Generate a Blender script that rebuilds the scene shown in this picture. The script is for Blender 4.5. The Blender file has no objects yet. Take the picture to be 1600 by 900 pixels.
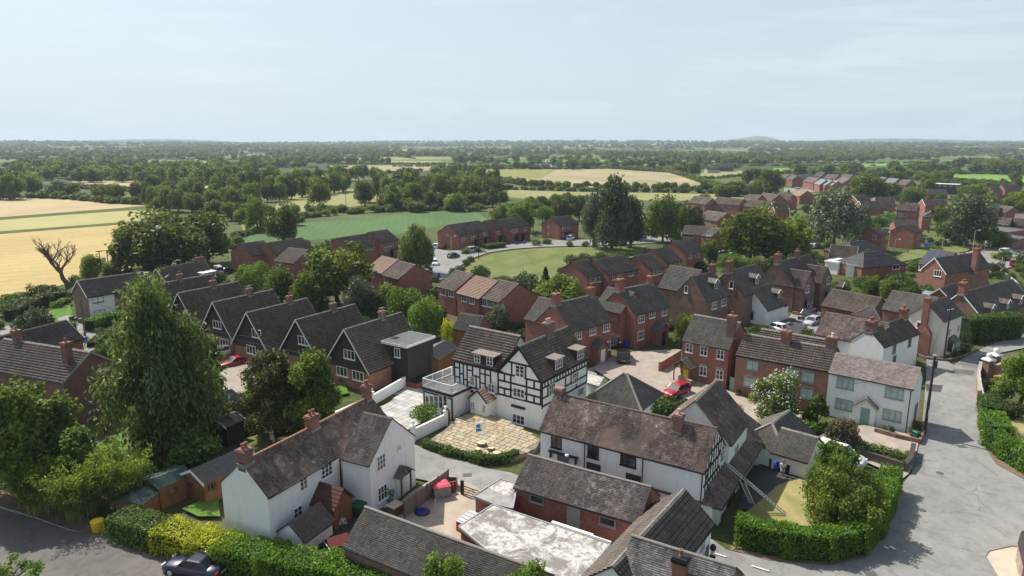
import bpy, math, random
import numpy as np
from mathutils import Vector, Matrix
R = math.radians
scene = bpy.context.scene
COL = scene.collection
# -- camera
CAM_H = 30.0; PITCH = R(12.06); FPX = 1067.0
cam_d = bpy.data.cameras.new('camera'); cam = bpy.data.objects.new('camera', cam_d); COL.objects.link(cam)
cam.location = (0, 0, CAM_H); cam.rotation_euler = (R(90) - PITCH, 0, 0)
cam_d.sensor_width = 36; cam_d.lens = 36 * FPX / 1600; cam_d.clip_start = .5; cam_d.clip_end = 30000
scene.camera = cam
# -- sky and sun
SUN_EL = R(50); SHX, SHY = 0.74, -0.67            # horizontal direction in which shadows fall
world = bpy.data.worlds.new('World'); scene.world = world; world.use_nodes = True
wn = world.node_tree; wn.nodes.clear()
w_out = wn.nodes.new('ShaderNodeOutputWorld'); w_bg = wn.nodes.new('ShaderNodeBackground')
sky = wn.nodes.new('ShaderNodeTexSky'); sky.sky_type = 'NISHITA'; sky.sun_disc = False
sky.sun_elevation = SUN_EL
sky.sun_rotation = math.atan2(-SHX, -SHY)          # sky azimuth measured from +Y towards +X
sky.air_density = 1.0; sky.dust_density = 3.0; sky.ozone_density = 2.0; sky.altitude = 100
SKY_STR = 0.098
w_bg.inputs['Strength'].default_value = SKY_STR
tc = wn.nodes.new('ShaderNodeTexCoord'); mp = wn.nodes.new('ShaderNodeMapping'); mp.inputs['Scale'].default_value = (2.0, 1.4, 14.0)
mp.inputs['Rotation'].default_value = (R(3), R(-4), 0)
nz = wn.nodes.new('ShaderNodeTexNoise'); nz.inputs['Scale'].default_value = 2.1; nz.inputs['Detail'].default_value = 8; nz.inputs['Roughness'].default_value = .62; nz.inputs['Distortion'].default_value = .6
cr = wn.nodes.new('ShaderNodeValToRGB'); cr.color_ramp.elements[0].position = .50; cr.color_ramp.elements[1].position = .80
mul = wn.nodes.new('ShaderNodeMath'); mul.operation = 'MULTIPLY'; mul.inputs[1].default_value = .5
veil = wn.nodes.new('ShaderNodeMixRGB'); veil.inputs['Fac'].default_value = .66; veil.inputs['Color2'].default_value = (5.3, 6.25, 6.8, 1)
mx = wn.nodes.new('ShaderNodeMixRGB'); mx.inputs['Color2'].default_value = (7.0, 7.3, 7.5, 1)
L_ = wn.links.new
sx_ = wn.nodes.new('ShaderNodeSeparateXYZ'); L_(tc.outputs['Generated'], sx_.inputs[0]); ve = wn.nodes.new('ShaderNodeValToRGB'); ve.color_ramp.elements[0].color = (.78, .78, .78, 1); ve.color_ramp.elements[1].color = (.15, .15, .15, 1)
ve.color_ramp.elements[0].position = .06; ve.color_ramp.elements[1].position = .75; L_(sx_.outputs['Z'], ve.inputs['Fac']); L_(ve.outputs['Color'], veil.inputs['Fac'])
L_(tc.outputs['Generated'], mp.inputs['Vector']); L_(mp.outputs[0], nz.inputs['Vector']); L_(nz.outputs['Fac'], cr.inputs['Fac'])
L_(cr.outputs['Color'], mul.inputs[0]); L_(mul.outputs[0], mx.inputs['Fac']); L_(sky.outputs['Color'], veil.inputs['Color1'])
L_(veil.outputs[0], mx.inputs['Color1']); L_(mx.outputs[0], w_bg.inputs['Color']); L_(w_bg.outputs[0], w_out.inputs['Surface'])
sd = bpy.data.lights.new('sun', 'SUN'); sd.energy = 5.0; sd.angle = R(.6); sd.color = (1, .94, .86)
sun = bpy.data.objects.new('sun', sd); COL.objects.link(sun); sun.location = (-200, 200, 300)
sun.rotation_euler = Vector((SHX * math.cos(SUN_EL), SHY * math.cos(SUN_EL), -math.sin(SUN_EL))).to_track_quat('-Z', 'Y').to_euler()
scene.view_settings.view_transform = 'Standard'; scene.view_settings.look = 'None'
scene.view_settings.exposure = 0.46; scene.view_settings.gamma = 1
scene.cycles.max_bounces = 6; scene.cycles.transparent_max_bounces = 8; scene.cycles.volume_bounces = 0
# -- helpers
CP, SP = math.cos(PITCH), math.sin(PITCH)
def ray(px, py):
 x = (px - 800) / FPX; v = (450 - py) / FPX
 return Vector((x, CP + v * SP, -SP + v * CP))
def P(px, py, z=0.0):
 d = ray(px, py); t = (z - CAM_H) / d.z
 return Vector((d.x * t, d.y * t, z))
def proj(p):
 x, y, z = p[0], p[1], p[2] - CAM_H
 f = y * CP - z * SP; u = y * SP + z * CP
 return (800 + FPX * x / f, 450 - FPX * u / f, f)
def hgt(base, py):
 """height above the ground point base that shows at picture row py"""
 k = (450 - py) / FPX
 y = base.y; dz = (k * y * CP - y * SP) / (CP + k * SP)
 return dz + CAM_H
def tag(o, label=None, cat=None, group=None, kind=None):
 if label: o['label'] = label
 if cat: o['category'] = cat
 if group: o['group'] = group
 if kind: o['kind'] = kind
 return o
def empty(name, loc, rz=0, label=None, cat=None, group=None):
 o = bpy.data.objects.new(name, None); COL.objects.link(o); o.location = loc; o.rotation_euler = (0, 0, rz)
 o.empty_display_size = .5
 return tag(o, label, cat, group)
def put(name, me, parent=None, loc=(0, 0, 0), rz=0, sc=None):
 o = bpy.data.objects.new(name, me); COL.objects.link(o); o.location = loc; o.rotation_euler = (0, 0, rz)
 if sc: o.scale = sc
 if parent: o.parent = parent
 return o
def copy_tree(o, parent=None):
 c = o.copy(); COL.objects.link(c); c.parent = parent
 for ch in list(o.children): copy_tree(ch, c)
 return c
class MB:
 def __init__(s): s.v = []; s.f = []; s.m = []
 def add(s, vs, fs, mi=0):
  n = len(s.v); s.v += [tuple(v) for v in vs]
  for f in fs: s.f.append(tuple(i + n for i in f)); s.m.append(mi)
 def box(s, x0, x1, y0, y1, z0, z1, mi=0):
  s.add([(x0,y0,z0),(x1,y0,z0),(x1,y1,z0),(x0,y1,z0),(x0,y0,z1),(x1,y0,z1),(x1,y1,z1),(x0,y1,z1)],
   [(0,3,2,1),(4,5,6,7),(0,1,5,4),(1,2,6,5),(2,3,7,6),(3,0,4,7)], mi)
 def taper(s, x0, x1, y0, y1, z0, z1, k=.8, mi=0, ky=None):
  ky = k if ky is None else ky
  cx, cy = (x0+x1)/2, (y0+y1)/2; a, b = (x1-x0)/2*k, (y1-y0)/2*ky
  s.add([(x0,y0,z0),(x1,y0,z0),(x1,y1,z0),(x0,y1,z0),(cx-a,cy-b,z1),(cx+a,cy-b,z1),(cx+a,cy+b,z1),(cx-a,cy+b,z1)],
   [(0,3,2,1),(4,5,6,7),(0,1,5,4),(1,2,6,5),(2,3,7,6),(3,0,4,7)], mi)
 def bar(s, a, b, w, h=None, mi=0, up=(0, 0, 1)):
  """rectangular bar from a to b"""
  h = h or w; a = Vector(a); b = Vector(b); d = (b - a).normalized(); up = Vector(up)
  if abs(d.dot(up)) > .98: up = Vector((1, 0, 0))
  sx = d.cross(up).normalized() * w / 2; sz = sx.cross(d).normalized() * h / 2
  vs = [a-sx-sz, a+sx-sz, a+sx+sz, a-sx+sz, b-sx-sz, b+sx-sz, b+sx+sz, b-sx+sz]
  s.add(vs, [(0,1,2,3),(7,6,5,4),(0,4,5,1),(1,5,6,2),(2,6,7,3),(3,7,4,0)], mi)
 def tube(s, a, b, r0, r1=None, n=8, mi=0, caps=True):
  r1 = r0 if r1 is None else r1; a = Vector(a); b = Vector(b); d = (b - a).normalized()
  q = Vector((1, 0, 0)) if abs(d.x) < .8 else Vector((0, 1, 0))
  x = d.cross(q).normalized(); y = d.cross(x)
  vs = [a + (x*math.cos(2*math.pi*i/n) + y*math.sin(2*math.pi*i/n))*r0 for i in range(n)] + \
   [b + (x*math.cos(2*math.pi*i/n) + y*math.sin(2*math.pi*i/n))*r1 for i in range(n)]
  fs = [(i, i+n, (i+1) % n + n, (i+1) % n) for i in range(n)]
  if caps: fs += [tuple(range(n)), tuple(range(2*n-1, n-1, -1))]
  s.add(vs, fs, mi)
 def lathe(s, prof, n=12, c=(0, 0, 0), mi=0):
  vs = []; m = len(prof)
  for r, z in prof:
   for i in range(n):
    t = 2*math.pi*i/n; vs.append((c[0]+r*math.cos(t), c[1]+r*math.sin(t), c[2]+z))
  fs = [(j*n+i, j*n+(i+1) % n, (j+1)*n+(i+1) % n, (j+1)*n+i) for j in range(m-1) for i in range(n)]
  fs += [tuple(range(n-1, -1, -1)), tuple(range((m-1)*n, m*n))]
  s.add(vs, fs, mi)
 def prism(s, pts, z0, z1, mi=0):
  n = len(pts); vs = [(p[0], p[1], z0) for p in pts] + [(p[0], p[1], z1) for p in pts]
  s.add(vs, [tuple(range(n-1, -1, -1)), tuple(range(n, 2*n))] + [(i, (i+1) % n, (i+1) % n+n, i+n) for i in range(n)], mi)
 def mesh(s, name, mats, smooth=False, uv=True):
  me = bpy.data.meshes.new(name); me.from_pydata(s.v, [], s.f)
  if not isinstance(mats, (list, tuple)): mats = [mats]
  for m in mats: me.materials.append(m)
  if any(s.m): me.polygons.foreach_set('material_index', s.m)
  if uv: auto_uv(me)
  if smooth: me.polygons.foreach_set('use_smooth', [True]*len(me.polygons))
  me.update(); return me
 def obj(s, name, mats, parent=None, smooth=False, uv=True, **k):
  return put(name, s.mesh(name, mats, smooth, uv), parent, **k)
def auto_uv(me):
 nl = len(me.loops); co = np.empty(len(me.vertices)*3, 'f'); me.vertices.foreach_get('co', co); co = co.reshape(-1, 3)
 vi = np.empty(nl, 'i'); me.loops.foreach_get('vertex_index', vi)
 nf = len(me.polygons); no = np.empty(nf*3, 'f'); me.polygons.foreach_get('normal', no); no = no.reshape(-1, 3)
 tot = np.empty(nf, 'i'); me.polygons.foreach_get('loop_total', tot); n = np.repeat(no, tot, 0)
 t = np.stack([-n[:, 1], n[:, 0], np.zeros(nl)], 1); ln = np.linalg.norm(t, axis=1)
 flat = ln < .15; t[flat] = (1, 0, 0); t /= np.maximum(np.linalg.norm(t, axis=1), 1e-9)[:, None]
 b = np.cross(n, t); p = co[vi]
 uvs = np.stack([(p*t).sum(1), (p*b).sum(1)], 1).astype('f')
 l = me.uv_layers.new(name='UVMap'); l.data.foreach_set('uv', uvs.ravel())
def np_mesh(name, V, F, mats, midx=None, uv=None, attr=None, smooth=False):
 """V (n,3), F (m,k) with k = 3 or 4"""
 me = bpy.data.meshes.new(name); k = F.shape[1]; m = len(F)
 me.vertices.add(len(V)); me.vertices.foreach_set('co', np.ascontiguousarray(V, 'f').ravel())
 me.loops.add(m*k); me.loops.foreach_set('vertex_index', np.ascontiguousarray(F, 'i').ravel())
 me.polygons.add(m); me.polygons.foreach_set('loop_start', np.arange(0, m*k, k, dtype='i'))
 try: me.polygons.foreach_set('loop_total', np.full(m, k, 'i'))
 except Exception: pass
 for mt in (mats if isinstance(mats, (list, tuple)) else [mats]): me.materials.append(mt)
 if midx is not None: me.polygons.foreach_set('material_index', np.ascontiguousarray(midx, 'i'))
 if smooth: me.polygons.foreach_set('use_smooth', np.ones(m, bool))
 me.update(calc_edges=True)
 if uv is not None:
  l = me.uv_layers.new(name='UVMap'); l.data.foreach_set('uv', np.ascontiguousarray(uv, 'f').ravel())
 if attr is not None:
  a = me.attributes.new('tint', 'FLOAT', 'FACE'); a.data.foreach_set('value', np.ascontiguousarray(attr, 'f'))
 return me
# -- materials
MATS = {}
class NT:
 def __init__(s, name):
  s.m = bpy.data.materials.new(name); s.m.use_nodes = True; s.t = s.m.node_tree; s.t.nodes.clear()
  s.out = s.n('OutputMaterial')
 def n(s, t, **k):
  x = s.t.nodes.new('ShaderNode' + t)
  for a, b in k.items():
   if a in x.inputs.keys() if hasattr(x.inputs, 'keys') else False: x.inputs[a].default_value = b
   else: setattr(x, a, b)
  return x
 def l(s, a, b): s.t.links.new(a, b)
 def coords(s, kind='Object', scale=(1, 1, 1)):
  c = s.n('TexCoord'); m = s.n('Mapping'); m.inputs['Scale'].default_value = scale; s.l(c.outputs[kind], m.inputs['Vector']); return m.outputs[0]
 def pos(s, scale=(1, 1, 1)):
  g = s.n('NewGeometry'); m = s.n('Mapping'); m.inputs['Scale'].default_value = scale; s.l(g.outputs['Position'], m.inputs['Vector']); return m.outputs[0]
 def noise(s, vec, sc, det=4, rough=.55, dist=0):
  x = s.n('TexNoise'); x.inputs['Scale'].default_value = sc; x.inputs['Detail'].default_value = det
  x.inputs['Roughness'].default_value = rough; x.inputs['Distortion'].default_value = dist; s.l(vec, x.inputs['Vector']); return x.outputs['Fac']
 def ramp(s, fac, stops):
  x = s.n('ValToRGB'); e = x.color_ramp.elements
  while len(e) < len(stops): e.new(.5)
  for i, (p, c) in enumerate(stops):
   e[i].position = p; e[i].color = (c[0], c[1], c[2], 1) if isinstance(c, (tuple, list)) else (c, c, c, 1)
  s.l(fac, x.inputs['Fac']); return x.outputs['Color']
 def mix(s, fac, a, b, mode='MIX'):
  x = s.n('MixRGB'); x.blend_type = mode
  for k, v in (('Fac', fac), ('Color1', a), ('Color2', b)):
   if isinstance(v, (int, float)): x.inputs[k].default_value = v if k == 'Fac' else (v, v, v, 1)
   elif isinstance(v, tuple): x.inputs[k].default_value = (*v, 1)
   else: s.l(v, x.inputs[k])
  return x.outputs[0]
 def math(s, op, a, b=0.0):
  x = s.n('Math'); x.operation = op
  for i, v in enumerate((a, b)):
   if isinstance(v, (int, float)): x.inputs[i].default_value = v
   else: s.l(v, x.inputs[i])
  return x.outputs[0]
 def bump(s, h, st=.3, d=.02):
  x = s.n('Bump'); x.inputs['Strength'].default_value = st; x.inputs['Distance'].default_value = d; s.l(h, x.inputs['Height']); return x.outputs[0]
 def bsdf(s, col, rough=.8, nrm=None, spec=.3, metal=0, coat=0):
  b = s.n('BsdfPrincipled'); b.inputs['Roughness'].default_value = rough if isinstance(rough, float) or isinstance(rough, int) else .5
  b.inputs['Specular IOR Level'].default_value = spec; b.inputs['Metallic'].default_value = metal; b.inputs['Coat Weight'].default_value = coat
  if isinstance(col, tuple): b.inputs['Base Color'].default_value = (*col, 1)
  else: s.l(col, b.inputs['Base Color'])
  if not isinstance(rough, (int, float)): s.l(rough, b.inputs['Roughness'])
  if nrm is not None: s.l(nrm, b.inputs['Normal'])
  s.l(b.outputs[0], s.out.inputs['Surface']); return s.m
def simple(name, col, rough=.7, var=.25, sc=3.0, spec=.3, metal=0, coat=0, bump=0, bsc=30):
 if name in MATS: return MATS[name]
 t = NT(name); c = t.coords()
 f = t.noise(c, sc, 5, .6)
 lo = tuple(x*(1-var) for x in col); hi = tuple(min(1, x*(1+var)) for x in col)
 cc = t.ramp(f, [(.25, lo), (.75, hi)])
 nb = t.bump(t.noise(c, bsc, 3), bump, .01) if bump else None
 MATS[name] = t.bsdf(cc, rough, nb, spec, metal, coat); return MATS[name]
def roofmat(name, c1, c2, tw, th, stain=(.03, .028, .025), lich=(.32, .31, .29), la=.35, sa=.5, offset=.5, mort=.35):
 if name in MATS: return MATS[name]
 t = NT(name); uv = t.coords('UV'); oc = t.pos()
 br = t.n('TexBrick'); br.offset = offset; br.squash = 1
 br.inputs['Color1'].default_value = (*c1, 1); br.inputs['Color2'].default_value = (*c2, 1)
 br.inputs['Mortar'].default_value = tuple(x*mort for x in c1) + (1,)
 br.inputs['Scale'].default_value = 1; br.inputs['Mortar Size'].default_value = min(tw, th)*(.055 if tw < .3 else .085); br.inputs['Mortar Smooth'].default_value = .3
 br.inputs['Bias'].default_value = 0; br.inputs['Brick Width'].default_value = tw; br.inputs['Row Height'].default_value = th
 t.l(uv, br.inputs['Vector'])
 big = t.noise(oc, .35, 6, .62, .4)
 st = t.coords('UV', (1.6, .28, 1)); streak = t.noise(st, 1.3, 4, .6)
 f1 = t.ramp(t.math('MULTIPLY', big, streak), [(.18, 0.0), (.32, 1.0)])
 col = t.mix(t.math('MULTIPLY', t.math('SUBTRACT', 1.0, f1), sa), br.outputs['Color'], stain)
 fine = t.noise(oc, 1.9, 8, .75, .3)
 f2 = t.ramp(fine, [(.50, 0.0), (.70, 1.0)])
 f3 = t.ramp(t.noise(oc, .22, 3), [(.4, 0.1), (.65, 1.0)])
 col = t.mix(t.math('MULTIPLY', t.math('MULTIPLY', f2, f3), la), col, lich)
 gr = t.noise(oc, 14, 3, .6)
 col = t.mix(.35, col, t.ramp(gr, [(.2, .25), (.8, .9)]), 'OVERLAY')
 h = t.math('ADD', br.outputs['Fac'], t.math('MULTIPLY', gr, -.4))
 nb = t.bump(t.math('MULTIPLY', h, -1.0), .5, .02)
 MATS[name] = t.bsdf(col, .85, nb, .25); return MATS[name]
def brickmat(name, c1, c2, mortar=(.3, .26, .22), va=.5):
 if name in MATS: return MATS[name]
 t = NT(name); uv = t.coords('UV'); oc = t.pos()
 br = t.n('TexBrick'); br.offset = .5
 br.inputs['Color1'].default_value = (*c1, 1); br.inputs['Color2'].default_value = (*c2, 1); br.inputs['Mortar'].default_value = (*mortar, 1)
 br.inputs['Scale'].default_value = 1; br.inputs['Mortar Size'].default_value = .006; br.inputs['Brick Width'].default_value = .225; br.inputs['Row Height'].default_value = .075
 t.l(uv, br.inputs['Vector'])
 n1 = t.noise(oc, .8, 6, .65); n2 = t.noise(oc, 5, 5, .7)
 col = t.mix(va, br.outputs['Color'], t.ramp(n1, [(.25, .28), (.75, .8)]), 'OVERLAY')
 col = t.mix(.35, col, t.ramp(n2, [(.25, .2), (.8, .85)]), 'OVERLAY')
 MATS[name] = t.bsdf(col, .85, t.bump(br.outputs['Fac'], -.4, .008), .25); return MATS[name]
def wallmat(name, col, dirt=(.45, .44, .40), da=.35):
 if name in MATS: return MATS[name]
 t = NT(name); oc = t.pos(); n1 = t.noise(oc, .5, 6, .65, .3)
 st = t.pos((1.6, 1.6, .25)); n2 = t.noise(st, 1.5, 5, .65)
 f = t.math('MULTIPLY', t.ramp(t.math('MULTIPLY', n1, n2), [(.25, 0.0), (.45, 1.0)]), da)
 c = t.mix(f, col, dirt)
 uv = t.coords('UV'); br = t.n('TexBrick'); br.inputs['Brick Width'].default_value = .23; br.inputs['Row Height'].default_value = .08; br.inputs['Mortar Size'].default_value = .006; br.inputs['Scale'].default_value = 1
 t.l(uv, br.inputs['Vector'])
 h = t.math('ADD', t.math('MULTIPLY', br.outputs['Fac'], -.5), t.noise(oc, 12, 4))
 MATS[name] = t.bsdf(c, .75, t.bump(h, .35, .01), .25); return MATS[name]
def leafmat(name, stops, trans=.35, tcol=1.5, rough=.55):
 """stops: ramp over the per-leaf tint attribute"""
 if name in MATS: return MATS[name]
 t = NT(name); a = t.n('Attribute'); a.attribute_name = 'tint'
 oi = t.n('ObjectInfo')
 f = t.math('ADD', a.outputs['Fac'], t.math('MULTIPLY', t.math('SUBTRACT', oi.outputs['Random'], .5), .28))
 col = t.ramp(f, stops)
 b = t.n('BsdfPrincipled'); b.inputs['Roughness'].default_value = rough; b.inputs['Specular IOR Level'].default_value = .25
 t.l(col, b.inputs['Base Color'])
 tr = t.n('BsdfTranslucent'); c2 = t.mix(1.0, col, (tcol, tcol*1.0, tcol*.45), 'MULTIPLY'); t.l(c2, tr.inputs['Color'])
 m = t.n('MixShader'); m.inputs[0].default_value = trans; t.l(b.outputs[0], m.inputs[1]); t.l(tr.outputs[0], m.inputs[2]); t.l(m.outputs[0], t.out.inputs['Surface'])
 MATS[name] = t.m; return t.m
# -- terrain
def th(x, y):
 d = math.hypot(x, y); az = math.atan2(x, max(y, 1))
 s = min(max((d-1500)/3900, 0), 1); s = s*s*(3-2*s)
 h = 25 + 5*math.sin(az*5+1.2) + (7 if az < -.35 else 0)*min(1, max(0, (-az-.35)/.1)) + 5*math.sin(d/700+az*7) + (4 if az > .3 else 0)
 return s*h
def P2(px, dist):
 """ground point at a given distance in the direction of picture column px"""
 r = ray(px, 222); k = dist/math.hypot(r.x, r.y); return Vector((r.x*k, r.y*k, th(r.x*k, r.y*k)))
def ground_material():
 t = NT('ground_surface'); pos = t.pos(); g = t.n('NewGeometry')
 ln = t.n('VectorMath'); ln.operation = 'LENGTH'; t.l(g.outputs['Position'], ln.inputs[0]); d = ln.outputs['Value']
 n1 = t.noise(pos, .06, 6, .6); n2 = t.noise(pos, .7, 6, .65); n3 = t.noise(pos, 5, 4, .6)
 near = t.ramp(n2, [(.3, (.030,.042,.014)), (.5, (.055,.075,.022)), (.7, (.10,.105,.042))])
 near = t.mix(t.ramp(n1, [(.45, 0.0), (.62, .7)]), near, (.10,.085,.055))
 near = t.mix(.4, near, t.ramp(n3, [(.2, .3), (.8, .8)]), 'OVERLAY')
 wp = t.pos((1/260, 1/210, 0)); v = t.n('TexVoronoi'); v.inputs['Scale'].default_value = 1; v.inputs['Randomness'].default_value = .8; t.l(wp, v.inputs['Vector'])
 sp = t.n('SeparateColor'); t.l(v.outputs['Color'], sp.inputs[0])
 far = t.ramp(sp.outputs[0], [(.0, (.045,.07,.022)), (.30, (.075,.105,.034)), (.48, (.17,.18,.075)), (.58, (.08,.12,.035)), (.76, (.30,.25,.13)), (.86, (.11,.14,.05)), (1, (.24,.23,.11))])
 far.node.color_ramp.interpolation = 'CONSTANT'
 far = t.mix(.25, far, t.ramp(t.noise(t.pos((.01, .05, 0)), 1, 4), [(.3, .3), (.7, .75)]), 'OVERLAY')
 dd = t.n('MapRange'); dd.inputs['From Min'].default_value = 600; dd.inputs['From Max'].default_value = 680; t.l(d, dd.inputs['Value'])
 mid = t.ramp(t.noise(pos, .02, 5, .6), [(.35, (.055,.08,.024)), (.6, (.095,.115,.042)), (.75, (.17,.165,.075))])
 m0 = t.n('MapRange'); m0.inputs['From Min'].default_value = 170; m0.inputs['From Max'].default_value = 260; t.l(d, m0.inputs['Value'])
 c = t.mix(m0.outputs[0], near, mid); c = t.mix(dd.outputs[0], c, far)
 return t.bsdf(c, .95, t.bump(n3, .5, .05), .1)
def build_ground():
 rings = [0.0, 1500.0] + [1500*(9500/1500)**(i/44) for i in range(1, 45)]; na = 220
 V = [(0, 0, 0)]; F = []
 for r in rings[1:]:
  for a in range(na):
   t = 2*math.pi*a/na; x, y = r*math.sin(t), r*math.cos(t); V.append((x, y, th(x, y) if y > 0 else 0))
 for a in range(na): F.append((0, 1+(a+1) % na, 1+a))
 for j in range(len(rings)-2):
  o = 1+j*na
  for a in range(na): F.append((o+a, o+(a+1) % na, o+na+(a+1) % na, o+na+a))
 me = bpy.data.meshes.new('ground'); me.from_pydata(V, [], F); me.materials.append(ground_material()); me.update()
 tag(put('ground', me), kind='structure')
build_ground()
def hill(px0, px1, dist, ypk, label, power=1.0, depth=700, n=60, seed=1, back=0):
 rnd = random.Random(seed); b = MB(); V = []; F = []; rows = 7
 c0, c1 = ray(px0, 222), ray(px1, 222)
 ph = [rnd.uniform(0, 6) for _ in range(4)]
 for j in range(rows):
  for i in range(n+1):
   k = i/n; px = px0+(px1-px0)*k; d = dist+depth*(j/(rows-1)-.5)
   r = ray(px, 222); q = d/math.hypot(r.x, r.y)
   prof = max(0, math.sin(math.pi*k))**power * (.86+.14*math.sin(k*9+ph[0])) * math.sin(math.pi*j/(rows-1))**.8 if 0 < j < rows-1 else 0
   top = 30+(222-ypk)/FPX*dist; z = prof*top + (-3 if j in (0, rows-1) else 0) + (1.5*math.sin(i*1.7+ph[1]) if 0 < j < rows-1 else 0)
   V.append((r.x*q, r.y*q, z))
 for j in range(rows-1):
  for i in range(n): a = j*(n+1)+i; F.append((a, a+1, a+n+2, a+n+1))
 me = bpy.data.meshes.new('hill'); me.from_pydata(V, [], F); me.materials.append(simple('wooded_hill', (.05,.07,.03), .95, .5, .006)); me.polygons.foreach_set('use_smooth', [True]*len(F)); me.update()
 tag(put('distant_hill', me), kind='structure')
hill(1095, 1250, 7300, 211.5, 'hill', 1.5, 500, seed=3)
hill(820, 1110, 7000, 218.5, 'ridge', .6, 400, seed=4)
hill(1180, 1720, 6900, 217, 'ridge', .35, 500, seed=6)
hill(-80, 420, 6600, 217.5, 'ridge', .35, 500, seed=8)
hill(330, 860, 7000, 219.5, 'ridge', .4, 500, seed=9)
# -- sheets laid on the ground
ZL = [0.012]
KEEP = []
def sheet(name, pts, mat, z=None, kind='structure', world=False, thick=0, parent=None, side=None):
 if not world and name not in ('lawn', 'garden_bed'): KEEP.append(pts)
 """pts: picture positions of the outline on the ground"""
 if z is None: ZL[0] += .006; z = ZL[0]
 q = [Vector((p[0], p[1], 0)) for p in pts] if world else [P(p[0], p[1], 0) for p in pts]
 if thick:
  b = MB(); b.prism([(v.x, v.y) for v in q], -.1, z+thick); me = b.mesh(name, mat)
 else:
  me = bpy.data.meshes.new(name); me.from_pydata([(v.x, v.y, z) for v in q], [], [tuple(range(len(q)))]); me.materials.append(mat); me.update()
  if me.polygons[0].normal.z < 0: me.flip_normals()
  auto_uv(me)
 return tag(put(name, me), kind=kind)
def smooth_poly(pts, it=2):
 for _ in range(it):
  q = []
  for i in range(len(pts)):
   a, b = pts[i], pts[(i+1) % len(pts)]; q += [(a[0]*.75+b[0]*.25, a[1]*.75+b[1]*.25), (a[0]*.25+b[0]*.75, a[1]*.25+b[1]*.75)]
  pts = q
 return pts
def fieldmat(name, a, b, stripe=None, ang=0, sc=.05):
 t = NT(name); n = t.noise(t.pos((1, .5, 0)), sc, 7, .62, .5); n2 = t.noise(t.pos(), .8, 4, .6)
 c = t.ramp(n, [(.32, a), (.68, b)])
 if stripe:
  m = t.n('Mapping'); g = t.n('NewGeometry'); m.inputs['Rotation'].default_value = (0, 0, R(ang)); t.l(g.outputs['Position'], m.inputs['Vector'])
  w = t.n('TexWave'); w.inputs['Scale'].default_value = stripe; w.inputs['Distortion'].default_value = 1.2; w.inputs['Detail'].default_value = 2; w.inputs['Detail Scale'].default_value = .3; t.l(m.outputs[0], w.inputs['Vector'])
  c = t.mix(.2, c, t.ramp(w.outputs['Fac'], [(0, .34), (.25, .5), (1, .58)]), 'OVERLAY')
 c = t.mix(.35, c, t.ramp(n2, [(.25, .35), (.75, .7)]), 'OVERLAY')
 return t.bsdf(c, .95, t.bump(n2, .6, .08), .05)
wheat = fieldmat('ripe_wheat', (.34,.262,.115), (.41,.325,.155), .055, 62)
wheat2 = fieldmat('ripe_wheat_far', (.34,.27,.15), (.41,.33,.20), .04, 75)
barley = fieldmat('pale_barley', (.29,.29,.12), (.36,.32,.16), .05, 70)
dry = fieldmat('dry_pasture', (.35,.29,.185), (.21,.20,.11), .02, 80, .03)
past = fieldmat('pasture', (.15,.18,.06), (.24,.23,.09), None, 0, .03)
past2 = fieldmat('pasture_yellow', (.19,.205,.08), (.27,.25,.12), None, 0, .03)
bright = fieldmat('fresh_pasture', (.13,.22,.05), (.17,.26,.07), None, 0, .02)
crop = fieldmat('beet_crop', (.07,.125,.05), (.095,.155,.065), .12, -8, .05)
lawn = fieldmat('lawn', (.075,.15,.028), (.11,.18,.04), None, 0, .3)
drylawn = fieldmat('dry_lawn', (.095,.13,.04), (.17,.18,.075), .035, 30, .12)
strawlawn = fieldmat('scorched_lawn', (.33,.27,.13), (.17,.19,.06), None, 0, .45)
verge = fieldmat('rough_verge', (.06,.085,.025), (.11,.12,.05), None, 0, .4)
sheet('wheat_field', [(-150,520),(0,478),(50,458),(108,442),(150,430),(230,418),(250,380),(217,349),(100,358),(0,366),(-150,376)], wheat)
sheet('field_margin', [(-150,375),(0,365),(100,357),(217,348),(219,345),(100,353.5),(0,361),(-150,370)], verge)
sheet('barley_field', [(-150,370),(0,361.5),(120,352.5),(217,345),(257,328),(200,329),(100,336),(0,344),(-150,352)], barley)
sheet('field_margin', [(-150,352),(0,344),(100,336),(200,329),(257,327),(228,323.5),(150,328.5),(100,331.5),(0,339.5),(-150,347)], verge)
sheet('wheat_field', [(-150,347),(0,339.5),(100,331.8),(190,325),(232,321),(150,316),(90,310),(0,309),(-150,309)], wheat2)
sheet('wheat_field', [(112,284),(200,283),(290,289),(345,292),(410,296),(410,304),(330,301),(300,299),(200,297),(120,291)], wheat2)
sheet('field', [(-60,267),(22,270),(30,274),(20,278),(-60,280)], barley)
sheet('crop_field', [(362,390),(372,373),(470,349),(540,343),(640,333),(700,329.5),(748,333),(765,346),(690,352),(630,366),(560,372),(500,374),(400,384)], crop)
sheet('pasture', [(440,306),(560,294),(650,300),(560,322),(480,331),(425,334)], past2)
sheet('pasture', [(372,340),(430,330),(470,328),(470,342),(380,362)], past)
sheet('field', [(512,259),(660,258),(720,262),(640,269),(520,268)], dry)
sheet('pasture', [(60,250.5),(160,251),(260,252),(200,253.5),(80,253)], bright); sheet('pasture', [(300,249),(335,249),(385,254),(380,258),(320,256)], bright)
sheet('pasture', [(590,246.5),(660,246),(700,248.5),(600,250)], past2); sheet('field', [(600,251),(690,251.5),(690,256),(600,256)], past2)
sheet('dry_field', [(712,264),(760,262),(870,265),(950,264),(1040,268),(1075,279),(1105,290),(1060,293.5),(980,295),(900,292),(820,288),(755,277)], dry)
sheet('pasture', [(712,264),(770,262),(870,265),(862,270),(845,279),(770,279),(735,271)], past)
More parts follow.
